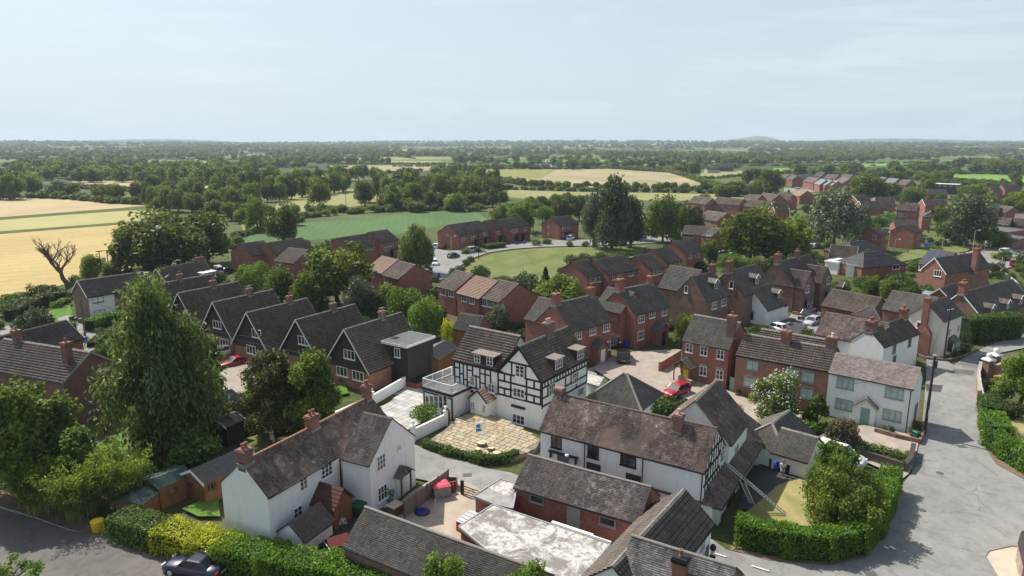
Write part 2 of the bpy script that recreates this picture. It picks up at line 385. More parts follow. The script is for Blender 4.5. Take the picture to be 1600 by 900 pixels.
sheet('pasture', [(795,297),(900,300),(1050,302),(1165,305),(1180,311),(1060,314),(960,313),(860,315),(790,308)], past2)
sheet('pasture', [(1090,270),(1190,265),(1222,269),(1150,275),(1100,280)], past2)
sheet('pasture', [(1208,263),(1290,262),(1305,269),(1240,272),(1212,271)], bright); sheet('pasture', [(1350,269),(1425,267),(1430,273),(1370,274)], bright)
sheet('pasture', [(1462,272),(1530,272),(1700,279),(1700,291),(1530,287),(1455,282)], bright); sheet('pasture', [(1330,257),(1398,255),(1402,259),(1340,261)], bright)
sheet('pasture', [(930,233),(1090,232),(1170,235),(1100,240),(960,240)], past2); sheet('pasture', [(630,230),(780,230),(790,234),(640,236)], past2)
sheet('pasture', [(860,252),(940,250),(1010,253),(940,256)], bright)
# -- roads
def asphalt(name, a, b, crack=.5, warm=None):
 t = NT(name); p = t.pos(); n1 = t.noise(p, .12, 5, .6, .4); n2 = t.noise(t.pos((1, 1, 1)), .9, 7, .68, .6); n3 = t.noise(p, 22, 3, .6)
 c = t.ramp(n1, [(.32, a), (.68, b)])
 c = t.mix(.55, c, t.ramp(n2, [(.28, .25), (.5, .5), (.75, .66)]), 'OVERLAY')
 v = t.n('TexVoronoi'); v.feature = 'DISTANCE_TO_EDGE'; v.inputs['Scale'].default_value = .35; v.inputs['Randomness'].default_value = 1
 dn = t.n('TexNoise'); dn.inputs['Scale'].default_value = 1.2; t.l(p, dn.inputs['Vector']); mv = t.n('MixRGB'); mv.inputs['Fac'].default_value = .45; t.l(p, mv.inputs['Color1']); t.l(dn.outputs['Color'], mv.inputs['Color2']); t.l(mv.outputs[0], v.inputs['Vector'])
 cr_ = t.ramp(v.outputs['Distance'], [(0.0, 1.0), (.012, 0.0)])
 msk = t.ramp(t.noise(p, .18, 3), [(.52, 0.0), (.62, 1.0)])
 c = t.mix(t.math('MULTIPLY', t.math('MULTIPLY', cr_, msk), crack), c, (.04,.04,.04))
 br = t.n('TexVoronoi'); br.distance = 'CHEBYCHEV'; br.inputs['Scale'].default_value = .11; t.l(p, br.inputs['Vector']); sp = t.n('SeparateColor'); t.l(br.outputs['Color'], sp.inputs[0])
 c = t.mix(t.ramp(sp.outputs[1], [(.80, 0.0), (.82, .22)]), c, (.07,.07,.072))
 c = t.mix(.25, c, t.ramp(n3, [(.3, .3), (.7, .7)]), 'OVERLAY')
 return t.bsdf(c, .85, t.bump(n3, .4, .01), .2)
A_light = asphalt('weathered_asphalt', (.185,.183,.172), (.245,.242,.227))
A_dark = asphalt('brown_grey_asphalt', (.11,.10,.094), (.145,.133,.125), .2)
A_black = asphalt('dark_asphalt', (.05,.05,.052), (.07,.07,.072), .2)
gravel = fieldmat('pinkish_gravel', (.34,.285,.24), (.27,.235,.205), None, 0, 1.2)
gravel_t = fieldmat('sandy_concrete', (.40,.34,.27), (.30,.25,.20), None, 0, .5)
litter = fieldmat('leaf_litter', (.20,.14,.10), (.13,.10,.075), None, 0, 1.5)
paving = fieldmat('tan_paving', (.48,.42,.33), (.40,.34,.27), None, 0, .7)
main_road = [(1530,560),(1529,600),(1534,660),(1540,703),(1556,728),(1600,752),(1760,815),(1760,905),(1640,862),(1580,856),(1545,864),(1540,872),(1575,930),(1500,1010),(1200,1040),(1109,905),(1060,880),
   (1000,860),(900,830),(800,790),(735,768),(640,748),(560,770),(540,700),(600,680),(655,700),(700,712),(760,735),(800,742),(842,755),(950,792),(1040,820),(1112,846),(1135,862),(1200,878),(1290,886),(1345,876),(1385,838),(1396,790),(1400,768),(1424,742),(1430,715),(1438,692),(1442,650),(1446,600),(1448,556),(1470,560),(1490,572),(1515,555),(1560,535),(1620,520),(1700,510),(1700,530),(1600,545)]
sheet('road', main_road, A_light)
sheet('road_patch', [(1446,602),(1473,604),(1470,615),(1447,613)], A_black); sheet('road_patch', [(1406,722),(1440,716),(1446,724),(1420,738),(1402,736)], asphalt('mended_asphalt', (.12,.118,.11), (.16,.157,.15), .6)); sheet('road_patch', [(1490,578),(1522,581),(1520,588),(1486,585)], MATS.get('mended_asphalt') or A_dark)
sheet('side_road', [(-200,760),(0,798),(60,815),(108,832),(150,838),(200,850),(262,872),(320,905),(420,960),(300,1200),(-300,1200)], A_dark)
sheet('verge', [(-200,735),(0,765),(60,780),(140,812),(200,835),(262,862),(330,892),(520,930),(700,960),(700,1000),(420,965),(320,908),(262,875),(200,853),(150,841),(108,835),(60,818),(0,800),(-200,765)], litter, z=.012)
def kerb(pts, w=.14, h=.12, mat=None, name='kerb', label=None):
 q = [P(*p) for p in pts]; b = MB()
 for a, c in zip(q, q[1:]): b.bar((a.x, a.y, h/2-.03), (c.x, c.y, h/2-.03), w, h+.06)
 return tag(b.obj(name, mat or simple('kerb_concrete', (.42,.40,.37), .85, .3, 3)), kind='structure')
kerb([(-80,778),(0,794),(50,809),(108,830),(150,838.5),(158,840)]); kerb([(158,840),(200,851),(262,873)], mat=simple('dirty_kerb', (.22,.2,.18), .9))
kerb([(655,699.5),(700,711),(760,734),(800,741)], mat=simple('dirty_kerb', (.22,.2,.18), .9))
sheet('hedge_litter', [(1140,862),(1200,879),(1290,887),(1345,877),(1385,839),(1397,790),(1401,768),(1393,766),(1388,790),(1376,832),(1340,868),(1290,879),(1200,872),(1142,855)], litter)
sheet('gutter_edge', [(1529,600),(1534,660),(1540,703),(1556,728),(1600,752),(1760,815),(1760,806),(1600,741),(1562,722),(1548,700),(1541,660),(1536,600)], litter)
sheet('pavement', smooth_poly([(1524,868),(1530,856),(1560,850),(1600,849),(1760,850),(1760,1000),(1600,950),(1556,905),(1535,885)], 2), paving, z=.02, thick=.10)
for a, c in (((1110,867.5),(1134,874.5)), ((1174,888.5),(1201,897))):
 p, q = P(*a), P(*c); d = (q-p).normalized(); n = Vector((-d.y, d.x, 0))*.06
 sheet('road_marking', [(v.x, v.y) for v in (p-n, q-n, q+n, p+n)], simple('road_paint', (.7,.7,.68), .7, .15, 6), z=ZL[0]+.05, world=True)
for a, c in (((1381,859),(1388,862)), ((1390,858),(1398,863))):
 p, q = P(*a), P(*c); d = (q-p).normalized(); n = Vector((-d.y, d.x, 0))*.12
 sheet('road_marking', [(v.x, v.y) for v in (p-n, q-n, q+n, p+n)], MATS['road_paint'], z=ZL[0]+.05, world=True)
for i, (x, y) in enumerate(((1502,700), (1468,742), (1360,900), (1459,585), (730,745), (1440,800))):
 p = P(x, y); b = MB(); b.prism([(p.x+.33*math.cos(k*.785), p.y+.33*math.sin(k*.785)) for k in range(8)] if i % 2 else [(p.x-.4, p.y-.3), (p.x+.4, p.y-.3), (p.x+.4, p.y+.3), (p.x-.4, p.y+.3)], 0, .19+.01)
 tag(b.obj('manhole_cover', simple('cast_iron', (.09,.087,.082), .7)), kind='structure')
ring = [(655,445),(668,412),(664,399),(674,388),(700,393),(740,390),(790,384),(835,379),(870,376),(905,375),(935,376),(1000,371),(1060,371),(1075,377),(1010,381),(950,384),(890,385.5),(850,386.5),(800,390),(762,396),(740,404),(716,418),(700,436)]
sheet('estate_road', ring, A_light)
sheet('village_green', [(724,424),(742,407),(770,397),(810,391.5),(860,388),(950,386),(1010,385),(1000,402),(920,412),(880,420),(860,440),(800,446),(740,436)], drylawn)
sheet('verge', [(690,386),(740,384),(760,386),(700,391)], drylawn); sheet('verge', [(790,381),(850,374),(885,371),(890,374),(850,378),(800,383)], drylawn)
sheet('estate_road', [(1440,402),(1500,397),(1560,386),(1610,379),(1760,365),(1760,400),(1640,408),(1590,415),(1560,425),(1530,432),(1520,410),(1480,406)], A_light)
sheet('small_green', [(1392,406),(1420,393),(1455,387),(1500,386),(1520,388),(1510,394),(1480,399),(1440,404),(1400,412)], drylawn)
sheet('estate_court', [(1225,294),(1262,296),(1275,300),(1250,303),(1225,300)], A_light)
sheet('gravel_court', [(925,578),(950,562),(985,552),(1060,548),(1064,592),(1100,602),(1140,614),(1200,640),(1160,668),(1110,640),(1060,622),(1010,612),(960,600)], gravel)
sheet('courtyard', [(1225,506),(1240,488),(1290,490),(1300,505),(1272,528),(1240,522)], A_light)
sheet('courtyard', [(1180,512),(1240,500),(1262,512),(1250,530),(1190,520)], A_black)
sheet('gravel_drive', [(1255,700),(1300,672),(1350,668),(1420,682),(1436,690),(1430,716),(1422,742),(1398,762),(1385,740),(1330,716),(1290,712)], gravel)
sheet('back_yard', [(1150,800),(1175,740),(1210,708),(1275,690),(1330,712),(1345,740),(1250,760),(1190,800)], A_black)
sheet('front_lawn', [(1145,862),(1150,815),(1185,790),(1215,762),(1250,752),(1300,745),(1385,760),(1390,800),(1370,850),(1280,868)], strawlawn)
sheet('service_yard', [(600,815),(640,775),(690,745),(735,760),(800,800),(720,850),(650,850)], gravel_t)
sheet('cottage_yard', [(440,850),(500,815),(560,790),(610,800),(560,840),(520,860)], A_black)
sheet('rear_yard', [(640,590),(700,560),(720,575),(705,640),(650,600)], A_light)
sheet('lawn', [(150,700),(190,680),(240,700),(250,740),(180,740)], lawn); sheet('lawn', [(285,800),(340,775),(345,812),(310,812)], lawn); sheet('lawn', [(500,612),(540,604),(545,618),(510,625)], lawn)
sheet('lawn', [(380,690),(420,680),(430,706),(390,712)], drylawn)
sheet('lawn', [(72,490),(110,478),(115,500),(130,510),(90,515)], lawn); sheet('lawn', [(1355,452),(1395,446),(1400,456),(1365,458)], lawn)
sheet('driveway', [(90,500),(108,495),(130,510),(150,520),(170,540),(90,575),(60,560),(80,540),(110,530)], A_light)
sheet('driveway', [(330,590),(380,560),(420,575),(380,650),(350,680),(340,640)], gravel)
sheet('driveway', [(0,520),(30,500),(30,560),(10,570)], A_light)
sheet('lawn', [(1560,660),(1640,640),(1640,720),(1580,700)], strawlawn)
sheet('garden_bed', [(1140,655),(1200,640),(1260,655),(1240,690),(1180,690)], gravel_t)
sheet('crossroad_yard', [(905,585),(925,578),(940,600),(905,612)], A_light)
# -- building materials
ROOF = dict(
brown=lambda: roofmat('plain_tile_brown', (.16,.12,.105), (.105,.08,.07), .19, .12, la=.25),
brownred=lambda: roofmat('plain_tile_red_brown', (.27,.18,.15), (.12,.085,.075), .17, .11, lich=(.42,.40,.36), la=.75, sa=.6),
lichen=lambda: roofmat('plain_tile_lichen', (.24,.19,.17), (.13,.108,.098), .18, .12, lich=(.46,.44,.41), la=.8, sa=.5),
greybrown=lambda: roofmat('plain_tile_grey_brown', (.15,.135,.12), (.10,.09,.08), .22, .14, la=.35, sa=.35),
grey=lambda: roofmat('plain_tile_grey', (.165,.15,.135), (.115,.104,.095), .22, .14, la=.22, sa=.4),
greyl=lambda: roofmat('slate_light_grey', (.16,.16,.165), (.11,.11,.115), .3, .2, la=.25, sa=.2),
greyslate=lambda: roofmat('tile_silver_grey', (.30,.28,.275), (.14,.13,.125), .24, .15, lich=(.45,.44,.42), la=.5, sa=.7),
pan=lambda: roofmat('interlocking_tile_brown', (.16,.125,.105), (.11,.085,.072), .33, .34, offset=0, la=.2, mort=.3),
pandark=lambda: roofmat('interlocking_tile_dark', (.175,.138,.112), (.12,.095,.08), .33, .34, offset=0, la=.25, sa=.35, mort=.12),
pantudor=lambda: roofmat('interlocking_tile_umber', (.19,.15,.12), (.13,.10,.083), .33, .34, offset=0, la=.3, mort=.1),
pink=lambda: roofmat('tile_pale_pink', (.43,.345,.32), (.26,.20,.185), .28, .16, lich=(.50,.46,.43), la=.4, sa=.25, mort=.45),
tan=lambda: roofmat('interlocking_tile_tan', (.36,.24,.19), (.29,.19,.15), .33, .34, offset=0, la=.1, sa=.1),
estate=lambda: roofmat('interlocking_tile_estate', (.19,.15,.125), (.135,.108,.092), .33, .34, offset=0, la=.15),
plum=lambda: roofmat('tile_plum', (.24,.19,.19), (.17,.13,.135), .33, .34, offset=0, la=.15),
bluegrey=lambda: roofmat('slate_blue_grey', (.30,.32,.35), (.22,.24,.27), .33, .34, la=.1, sa=.1),
felt=lambda: simple('roofing_felt', (.10,.10,.10), .9, .3, 2.0, bump=.3),
feltgreen=lambda: simple('green_roofing_felt', (.06,.09,.075), .9, .25, 2.0, bump=.3),
feltred=lambda: simple('red_brown_felt_shingle', (.085,.036,.032), .9, .25, 6.0, bump=.3),
mosslead=lambda: simple('mossy_lead', (.20,.165,.145), .8, .35, 5),
lead=lambda: simple('lead_sheet', (.2,.21,.23), .5, .2, 4),
glass=lambda: simple('roof_glass', (.25,.38,.42), .1, .3, 1.0, .6),
white=lambda: simple('white_roof_sheet', (.62,.62,.62), .6, .1, 1.0),
)
WALL = dict(
brick=lambda: brickmat('brick_red', (.29,.088,.06), (.20,.062,.046), va=.5),
brickdk=lambda: brickmat('brick_dark_red', (.21,.075,.055), (.13,.048,.04), va=.5),
brickor=lambda: brickmat('brick_orange', (.33,.135,.085), (.23,.09,.06), va=.5),
brickbr=lambda: brickmat('brick_brown', (.20,.10,.07), (.13,.065,.05), va=.6),
brickbn=lambda: brickmat('brick_barn_red', (.33,.085,.05), (.20,.055,.04), va=.7),
white=lambda: wallmat('white_render', (.80,.80,.78)),
cream=lambda: wallmat('cream_render', (.72,.69,.58)),
dark=lambda: simple('dark_brown_cladding', (.045,.036,.033), .8, .2, 3, bump=.2),
timber=lambda: simple('stained_timber_boards', (.20,.092,.04), .7, .3, 5, bump=.3),
greytimber=lambda: simple('weathered_timber_boards', (.18,.15,.125), .85, .35, 4, bump=.3),
greywall=lambda: wallmat('grey_render', (.34,.34,.33)),
black=lambda: simple('black_painted_boards', (.02,.02,.022), .6, .2, 3),
)
def rm(k): return ROOF[k]()
def wm(k): return WALL[k]()
M_white = simple('white_paint', (.80,.80,.78), .5, .04, 5)
M_black = simple('black_paint', (.018,.018,.02), .45, .2, 5)
M_timber_black = simple('black_timber', (.022,.02,.02), .6, .3, 6)
M_sage = simple('sage_green_paint', (.20,.33,.30), .5, .08, 5)
M_grey = simple('grey_paint', (.30,.30,.30), .6, .15, 5)
M_metal = simple('galvanised_metal', (.50,.51,.52), .45, .12, 8, metal=.2)
M_wood = simple('brown_wood', (.16,.085,.04), .7, .3, 6, bump=.2)
M_terra = simple('terracotta', (.27,.12,.08), .8, .2, 8)
M_buff = simple('buff_clay', (.5,.40,.28), .8, .2, 8)
M_ridge = simple('ridge_mortar_grey', (.20,.185,.165), .9, .4, 3, bump=.3)
M_ridger = simple('ridge_tile_orange', (.30,.16,.10), .85, .35, 3, bump=.3)
M_ridgeb = simple('ridge_tile_brown', (.11,.085,.075), .9, .4, 3, bump=.3)
def glassmat():
 t = NT('window_glass'); n = t.noise(t.pos(), .9, 3); n2 = t.noise(t.pos(), .33, 2)
 c = t.ramp(n, [(.3, (.012,.014,.018)), (.55, (.045,.05,.055)), (.78, (.22,.22,.21))])
 return t.bsdf(c, .08, None, .6)
M_glass = glassmat()
M_curtain = simple('net_curtain_behind_glass', (.42,.46,.45), .2, .45, 1.6, .6)
# -- windows
WC = {}
def window_mesh(w, h, nx, ny, fm, depth=.07, ft=.065, bt=.035):
 k = ('w', round(w, 2), round(h, 2), nx, ny, fm.name)
 if k in WC: return WC[k]
 b = MB(); W, H = w/2, h/2
 b.box(-W, -W+ft, -depth, 0, -H, H); b.box(W-ft, W, -depth, 0, -H, H)
 b.box(-W+ft, W-ft, -depth, 0, -H, -H+ft); b.box(-W+ft, W-ft, -depth, 0, H-ft, H)
 for i in range(1, nx):
  x = -W + w*i/nx; b.box(x-bt, x+bt, -depth+.008, 0, -H+ft, H-ft)
 for j in range(1, ny):
  z = -H + h*j/ny; b.box(-W+ft, W-ft, -depth+.018, -.002, z-bt*.6, z+bt*.6)
 WC[k] = b.mesh('window', fm, uv=False); return WC[k]
def pane_mesh(w, h, gm):
 k = ('p', round(w, 2), round(h, 2), gm.name)
 if k in WC: return WC[k]
 b = MB(); b.box(-w/2+.03, w/2-.03, -.035, -.006, -h/2+.03, h/2-.03); WC[k] = b.mesh('pane', gm, uv=False); return WC[k]
def sill_mesh(w, sm):
 k = ('s', round(w, 2), sm.name)
 if k in WC: return WC[k]
 b = MB(); b.box(-w/2-.06, w/2+.06, -.13, .0, -.09, -.005); WC[k] = b.mesh('sill', sm, uv=False); return WC[k]
def lintel_mesh(w, sm, arch=False):
 k = ('l', round(w, 2), sm.name, arch)
 if k in WC: return WC[k]
 b = MB(); n = max(5, int(w/.14))
 for i in range(n):
  a, c = -w/2-.08+(w+.16)*i/n, -w/2-.08+(w+.16)*(i+1)/n
  q = ((a+c)/w)
  lift = .12*(1-min(1, q*q)) if arch else 0
  b.box(a+.006, c-.006, -.035, 0, lift-.02, lift+.2)
 WC[k] = b.mesh('lintel', sm, uv=False); return WC[k]
FACE_ROT = dict(F=0, R=90, B=180, L=-90)
# -- tiled slope
def slope_arrays(x0, x1, a0, a1, S, o, ud, vd, nd, gauge, tw, thick, jit, rng, sagf=None):
 """eave x0..x1 at s=0, top edge x0+a0..x1-a1 at s=S. o origin, ud/vd/nd unit vectors."""
 V = []; F = []; UV = []; nb = 0
 nc = max(1, int(round(S/gauge))); g = S/nc
 for c in range(nc):
  s0, s1 = c*g, (c+1)*g
  def lim(s): k = s/S; return x0+a0*k, x1-a1*k
  l0, r0 = lim(s0); l1, r1 = lim(s1)
  if r1-l1 < .02: l1 = r1 = (l1+r1)/2
  n = max(1, int(round((r0-l0)/tw))) if tw else 1
  off = (c % 2)*.5 if tw and tw < .3 else 0
  t = np.clip((np.arange(n+1) + (off if n > 1 else 0))/n, 0, 1) if n > 1 else np.array([0., 1.])
  if n > 1: t[0] = 0; t[-1] = 1
  xa, xb = l0+(r0-l0)*t, l1+(r1-l1)*t
  m = len(t)-1
  j = rng.uniform(0, jit, m) if jit else np.zeros(m)
  def pt(x, s, h):
   p = o[None]+x[:, None]*ud[None]+np.full(len(x), s)[:, None]*vd[None]+h[:, None]*nd[None]
   if sagf is not None: p = sagf(p, x, s)
   return p
  hb = thick + j; ht = j*.3+.002
  z = np.full(m, -.02)
  P0 = pt(xa[:-1], s0-.03, hb); P1 = pt(xa[1:], s0-.03, hb); P2 = pt(xb[1:], s1, ht); P3 = pt(xb[:-1], s1, ht)
  Q0 = pt(xa[:-1], s0-.03, z); Q1 = pt(xa[1:], s0-.03, z)
  V.append(np.stack([P0, P1, P2, P3, Q0, Q1], 1).reshape(-1, 3))
  i = nb + np.arange(m)[:, None]*6
  F.append(np.concatenate([i+np.array([[0, 1, 2, 3]]), i+np.array([[4, 5, 1, 0]])], 0)); nb += m*6
  u0, u1, u2, u3 = xa[:-1], xa[1:], xb[1:], xb[:-1]; s0a = np.full(m, s0); s1a = np.full(m, s1)
  top = np.stack([u0, s0a, u1, s0a, u2, s1a, u3, s1a], 1)
  fr = np.stack([u0, s0a, u1, s0a, u1, s0a+.02, u0, s0a+.02], 1)
  UV.append(np.concatenate([top, fr], 0).reshape(-1, 2))
 return np.concatenate(V), np.concatenate(F), np.concatenate(UV)
FOOT = []
class House:
 def __init__(s, name, label, A, B=None, ze=5.2, R=None, pitch=38, wall='brick', roof='estate', w=None, ang=None, L=None,
    over=.25, gov=.12, hip=(0, 0), flat=False, rf=.5, group=None, cat='house', near=0, barge=None, gutter=M_black,
    ridge=M_ridgeb, parent=None, z0=0.0, sag=0, walls=True, verbose=False, rtiles=False, fascia=None, base=None, loc=None, gauge=None, tw=None, tieback=0):
  s.pitch = math.radians(pitch) if not flat else 0; s.flat = flat; s.rf = 1.0 if flat else rf
  if loc is not None: A3 = Vector((loc[0], loc[1], ze))
  else: A3 = P(A[0], A[1], ze)
  if ang is None:
   B3 = P(B[0], B[1], ze); d = B3-A3; s.ang = math.atan2(d.y, d.x); s.L = d.length
  else:
   s.ang = ang; dx, dy = math.cos(ang), math.sin(ang)
   if L is None:
    rb = ray(*B)   # solve A3 + L d lies in the vertical plane through the camera and B
    s.L = (A3.y*rb.x - A3.x*rb.y)/(dx*rb.y - dy*rb.x)
   else: s.L = L
  if L is not None: s.L = L
  s.ze = ze; s.A3 = A3; s.name = name; s.over = over; s.gov = gov; s.hip = hip; s.wall = wall; s.near = near
  s.u = Vector((math.cos(s.ang), math.sin(s.ang), 0)); s.n = Vector((-s.u.y, s.u.x, 0))
  tp = math.tan(s.pitch)
  if w is None:
   def f(w_):
    wr = w_*s.rf; z = ze+wr*tp
    a = A3+s.n*wr; a.z = z; b = a+s.u*max(s.L, 1)
    pa, pb = proj(a), proj(b); k = (R[0]-pa[0])/((pb[0]-pa[0]) or 1e-6)
    return (pa[1]+(pb[1]-pa[1])*k)-R[1]
   best = None; prev = None
   for i in range(400):
    w_ = 1.5+i*.06; v = f(w_)
    if prev is not None and (v > 0) != (prev > 0): best = w_; break
    if best is None and i == 399: best = min(range(25), key=lambda q: abs(f(1.5+q)))+1.5
    prev = v
   w = best
  s.w = w; s.wr = w*s.rf; s.zr = ze + s.wr*tp; s.zb = s.zr - (w-s.wr)*tp if not flat else ze
  if verbose:
   a = proj(A3+s.n*s.wr+Vector((0,0,s.zr-ze))); b = proj(A3+s.n*s.wr+s.u*s.L+Vector((0,0,s.zr-ze))); c = proj(A3+s.u*s.L)
   print('%-34s ang %6.1f L %5.1f w %5.1f ze %.1f zr %5.1f  ridge (%.0f,%.0f)-(%.0f,%.0f) B(%.0f,%.0f) base %.0f,%.0f dist %.0f' % (label[:34] if label else name, math.degrees(s.ang), s.L, s.w, ze, s.zr, a[0], a[1], b[0], b[1], c[0], c[1], proj((A3.x,A3.y,0))[0], proj((A3.x,A3.y,0))[1], A3.y))
  FOOT.append((A3.x, A3.y, s.u.x, s.u.y, s.L, s.w)); s.own = parent is None
  if parent is None: s.root = empty(name, (A3.x, A3.y, 0), s.ang, label, cat, group)
  else: s.root = parent
  s.M = Matrix.Translation((A3.x, A3.y, 0)) @ Matrix.Rotation(s.ang, 4, 'Z'); s.Mi = s.M.inverted()
  s.pm = s.M if s.own else (parent_matrix(parent).inverted() @ s.M)
  rng = np.random.default_rng(abs(hash_s(label or name)) % 99999)
  far = A3.y
  # --- roof
  L_, w_ = s.L, s.w
  if flat:
   b = MB(); b.box(0, L_, 0, w_, ze-.02, ze+.13); s.roof = s._o(b.mesh('roof', rm(roof)), 'roof')
   b = MB(); t = .09;
   b.box(-.04, L_+.04, -.04, -.002, ze-.12, ze+.2); b.box(-.04, L_+.04, w_+.002, w_+.04, ze-.12, ze+.2)
   b.box(-.04, -.002, -.002, w_+.002, ze-.12, ze+.2); b.box(L_+.002, L_+.04, -.002, w_+.002, ze-.12, ze+.2)
   s._o(b.mesh('fascia', fascia or M_white), 'fascia')
  else:
   pan = roof in ('pan', 'pandark', 'pantudor', 'tan', 'estate', 'plum', 'bluegrey')
   if gauge is None: gauge = (.34 if pan else .13) if near else (.34 if pan else .28)
   if tw is None: tw = (.33 if pan else .19) if near else None
   th = (.075 if pan else .026) if near else .08
   jit = .015 if near else 0
   if near and pan: jit = .012
   c, si = math.cos(s.pitch), math.sin(s.pitch)
   S1 = s.wr/c; S2 = (w_-s.wr)/c
   hl = s.wr*hip[0]; hr = s.wr*hip[1]
   sagf = None
   if sag:
    ph = rng.uniform(0, 6, 4)
    def sagf(p, x, sv):
     q = p.copy(); q[:, 2] -= sag*np.sin(np.pi*np.clip(x/L_, 0, 1))*.6 + sag*.45*np.sin(x*.9+ph[0]+sv*.5)*np.sin(sv*.8+ph[1]) + sag*.2*np.sin(x*2.3+ph[2]-sv); return q
   E = lambda *a: np.array(a, float)
   parts = [slope_arrays(0, L_, hl, hr, S1, E(0, 0, ze), E(1, 0, 0), E(0, c, si), E(0, -si, c), gauge, tw, th, jit, rng, sagf)]
   parts.append(slope_arrays(0, L_, hr, hl, S2, E(L_, w_, s.zb), E(-1, 0, 0), E(0, -c, si), E(0, si, c), gauge*(2 if near else 1), None, th, 0, rng,
      (lambda p, x, sv: sagf(p, L_-x, sv)) if sagf else None))
   if hip[0]:
    Sh = math.hypot(hl, s.zr-ze); cc, ss = hl/Sh, (s.zr-ze)/Sh
    parts.append(slope_arrays(0, w_, w_-s.wr, s.wr, Sh, E(0, w_, ze), E(0, -1, 0), E(cc, 0, ss), E(-ss, 0, cc), gauge, tw, th, jit, rng))
   if hip[1]:
    Sh = math.hypot(hr, s.zr-ze); cc, ss = hr/Sh, (s.zr-ze)/Sh
    parts.append(slope_arrays(0, w_, s.wr, w_-s.wr, Sh, E(L_, 0, ze), E(0, 1, 0), E(-cc, 0, ss), E(ss, 0, cc), gauge, tw, th, jit, rng))
   V = []; F = []; U = []; n = 0
   for v, f, u_ in parts: V.append(v); F.append(f+n); U.append(u_); n += len(v)
   b = MB(); t = .10
   for (ya, za, yb, zb_) in ((0, ze, s.wr, s.zr), (w_, s.zb, s.wr, s.zr)):
    for (xa, xb, h_) in ((0, .03, hip[0]), (L_-.03, L_, hip[1])):
     if not h_:
      vs = [(xa, ya, za-t), (xb, ya, za-t), (xb, ya, za), (xa, ya, za), (xa, yb, zb_-t), (xb, yb, zb_-t), (xb, yb, zb_), (xa, yb, zb_)]
      b.add(vs, [(0,1,2,3),(7,6,5,4),(0,4,5,1),(1,5,6,2),(2,6,7,3),(3,7,4,0)])
    a0 = hl if yb == s.wr else 0
    b.add([(.0, ya, za-.03), (L_, ya, za-.03), (L_-hr, yb, zb_-.03), (hl, yb, zb_-.03)], [(0, 1, 2, 3)])
   v2 = np.array(b.v, float); f2 = np.array(b.f);
   V.append(v2); F.append(f2+n); U.append(np.zeros((len(f2)*4, 2)))
   V, F, U = np.concatenate(V), np.concatenate(F), np.concatenate(U)
   s.roof = s._o(np_mesh('roof', V, F, rm(roof), uv=U), 'roof')
   rl = L_-hl-hr
   if ridge and rl > .3:
    if rtiles:
     k = max(1, int(rl/.42)); st = rl/k; me = None
     bb = MB(); r = .12
     for xx, rr in ((0, r), (st-.02, r*.86)):
      for q in range(7):
       a = math.pi*q/6; bb.v.append((xx, -rr*1.1*math.cos(a), rr*math.sin(a)-.02))
     for q in range(6): bb.f.append((q, q+7, q+8, q+1)); bb.m.append(0)
     bb.f.append(tuple(range(7))); bb.m.append(0)
     me = bb.mesh('ridge_tile', ridge, uv=False)
     for q in range(k):
      x = hl+q*st; dz = 0
      if sag: dz = -sag*math.sin(math.pi*x/L_)*.6
      o = s._o(me, 'ridge_tile', (x, s.wr, s.zr+dz));
    else:
     bb = MB(); kk = max(1, int(rl/1.2))
     for q in range(kk):
      x = hl+rl*q/kk; dz = -sag*math.sin(math.pi*(x+.6)/L_)*.6 if sag else 0
      h_ = .07+.015*(q % 2)
      bb.add([(x, s.wr-.16, s.zr-.06+dz), (x, s.wr, s.zr+h_+dz), (x, s.wr+.16, s.zr-.06+dz), (x+rl/kk, s.wr-.16, s.zr-.06+dz), (x+rl/kk, s.wr, s.zr+h_+dz), (x+rl/kk, s.wr+.16, s.zr-.06+dz)],
       [(0,1,2),(5,4,3),(0,3,4,1),(1,4,5,2),(2,5,3,0)])
     s._o(bb.mesh('ridge', ridge), 'ridge')
    bb = MB()
    for hh, xs, x2 in ((hip[0], 0, hl), (hip[1], L_, L_-hr)):
     if hh:
      bb.bar((xs, 0, ze+.03), (x2, s.wr, s.zr+.03), .22, .12); bb.bar((xs, w_, ze+.03), (x2, s.wr, s.zr+.03), .22, .12)
    if bb.v: s._o(bb.mesh('hip_tiles', ridge), 'hip_tiles')
   if barge:
    for (xa, hh) in ((-.035, hip[0]), (L_+.005, hip[1])):
     if hh: continue
     for (ya, za, yb, zb_) in ((-.05, ze-.05*tp, s.wr, s.zr), (w_+.05, s.zb-.05*tp, s.wr, s.zr)):
      b = MB(); t = .2; vs = [(xa, ya, za-t), (xa+.03, ya, za-t), (xa+.03, ya, za+.05), (xa, ya, za+.05), (xa, yb, zb_-t), (xa+.03, yb, zb_-t), (xa+.03, yb, zb_+.05), (xa, yb, zb_+.05)]
      b.add(vs, [(0,1,2,3),(7,6,5,4),(0,4,5,1),(1,5,6,2),(2,6,7,3),(3,7,4,0)])
      s._o(b.mesh('bargeboard', barge), 'bargeboard')
   if gutter and far < 260:
    b = MB(); b.box(.02, L_-.02, -.12, -.035, ze-.11, ze-.02); s._o(b.mesh('gutter', gutter, uv=False), 'gutter')
    if far < 110:
     b = MB(); b.box(.02, L_-.02, -.032, over-.002, ze-.14, ze-.11); s._o(b.mesh('soffit', gutter, uv=False), 'soffit')
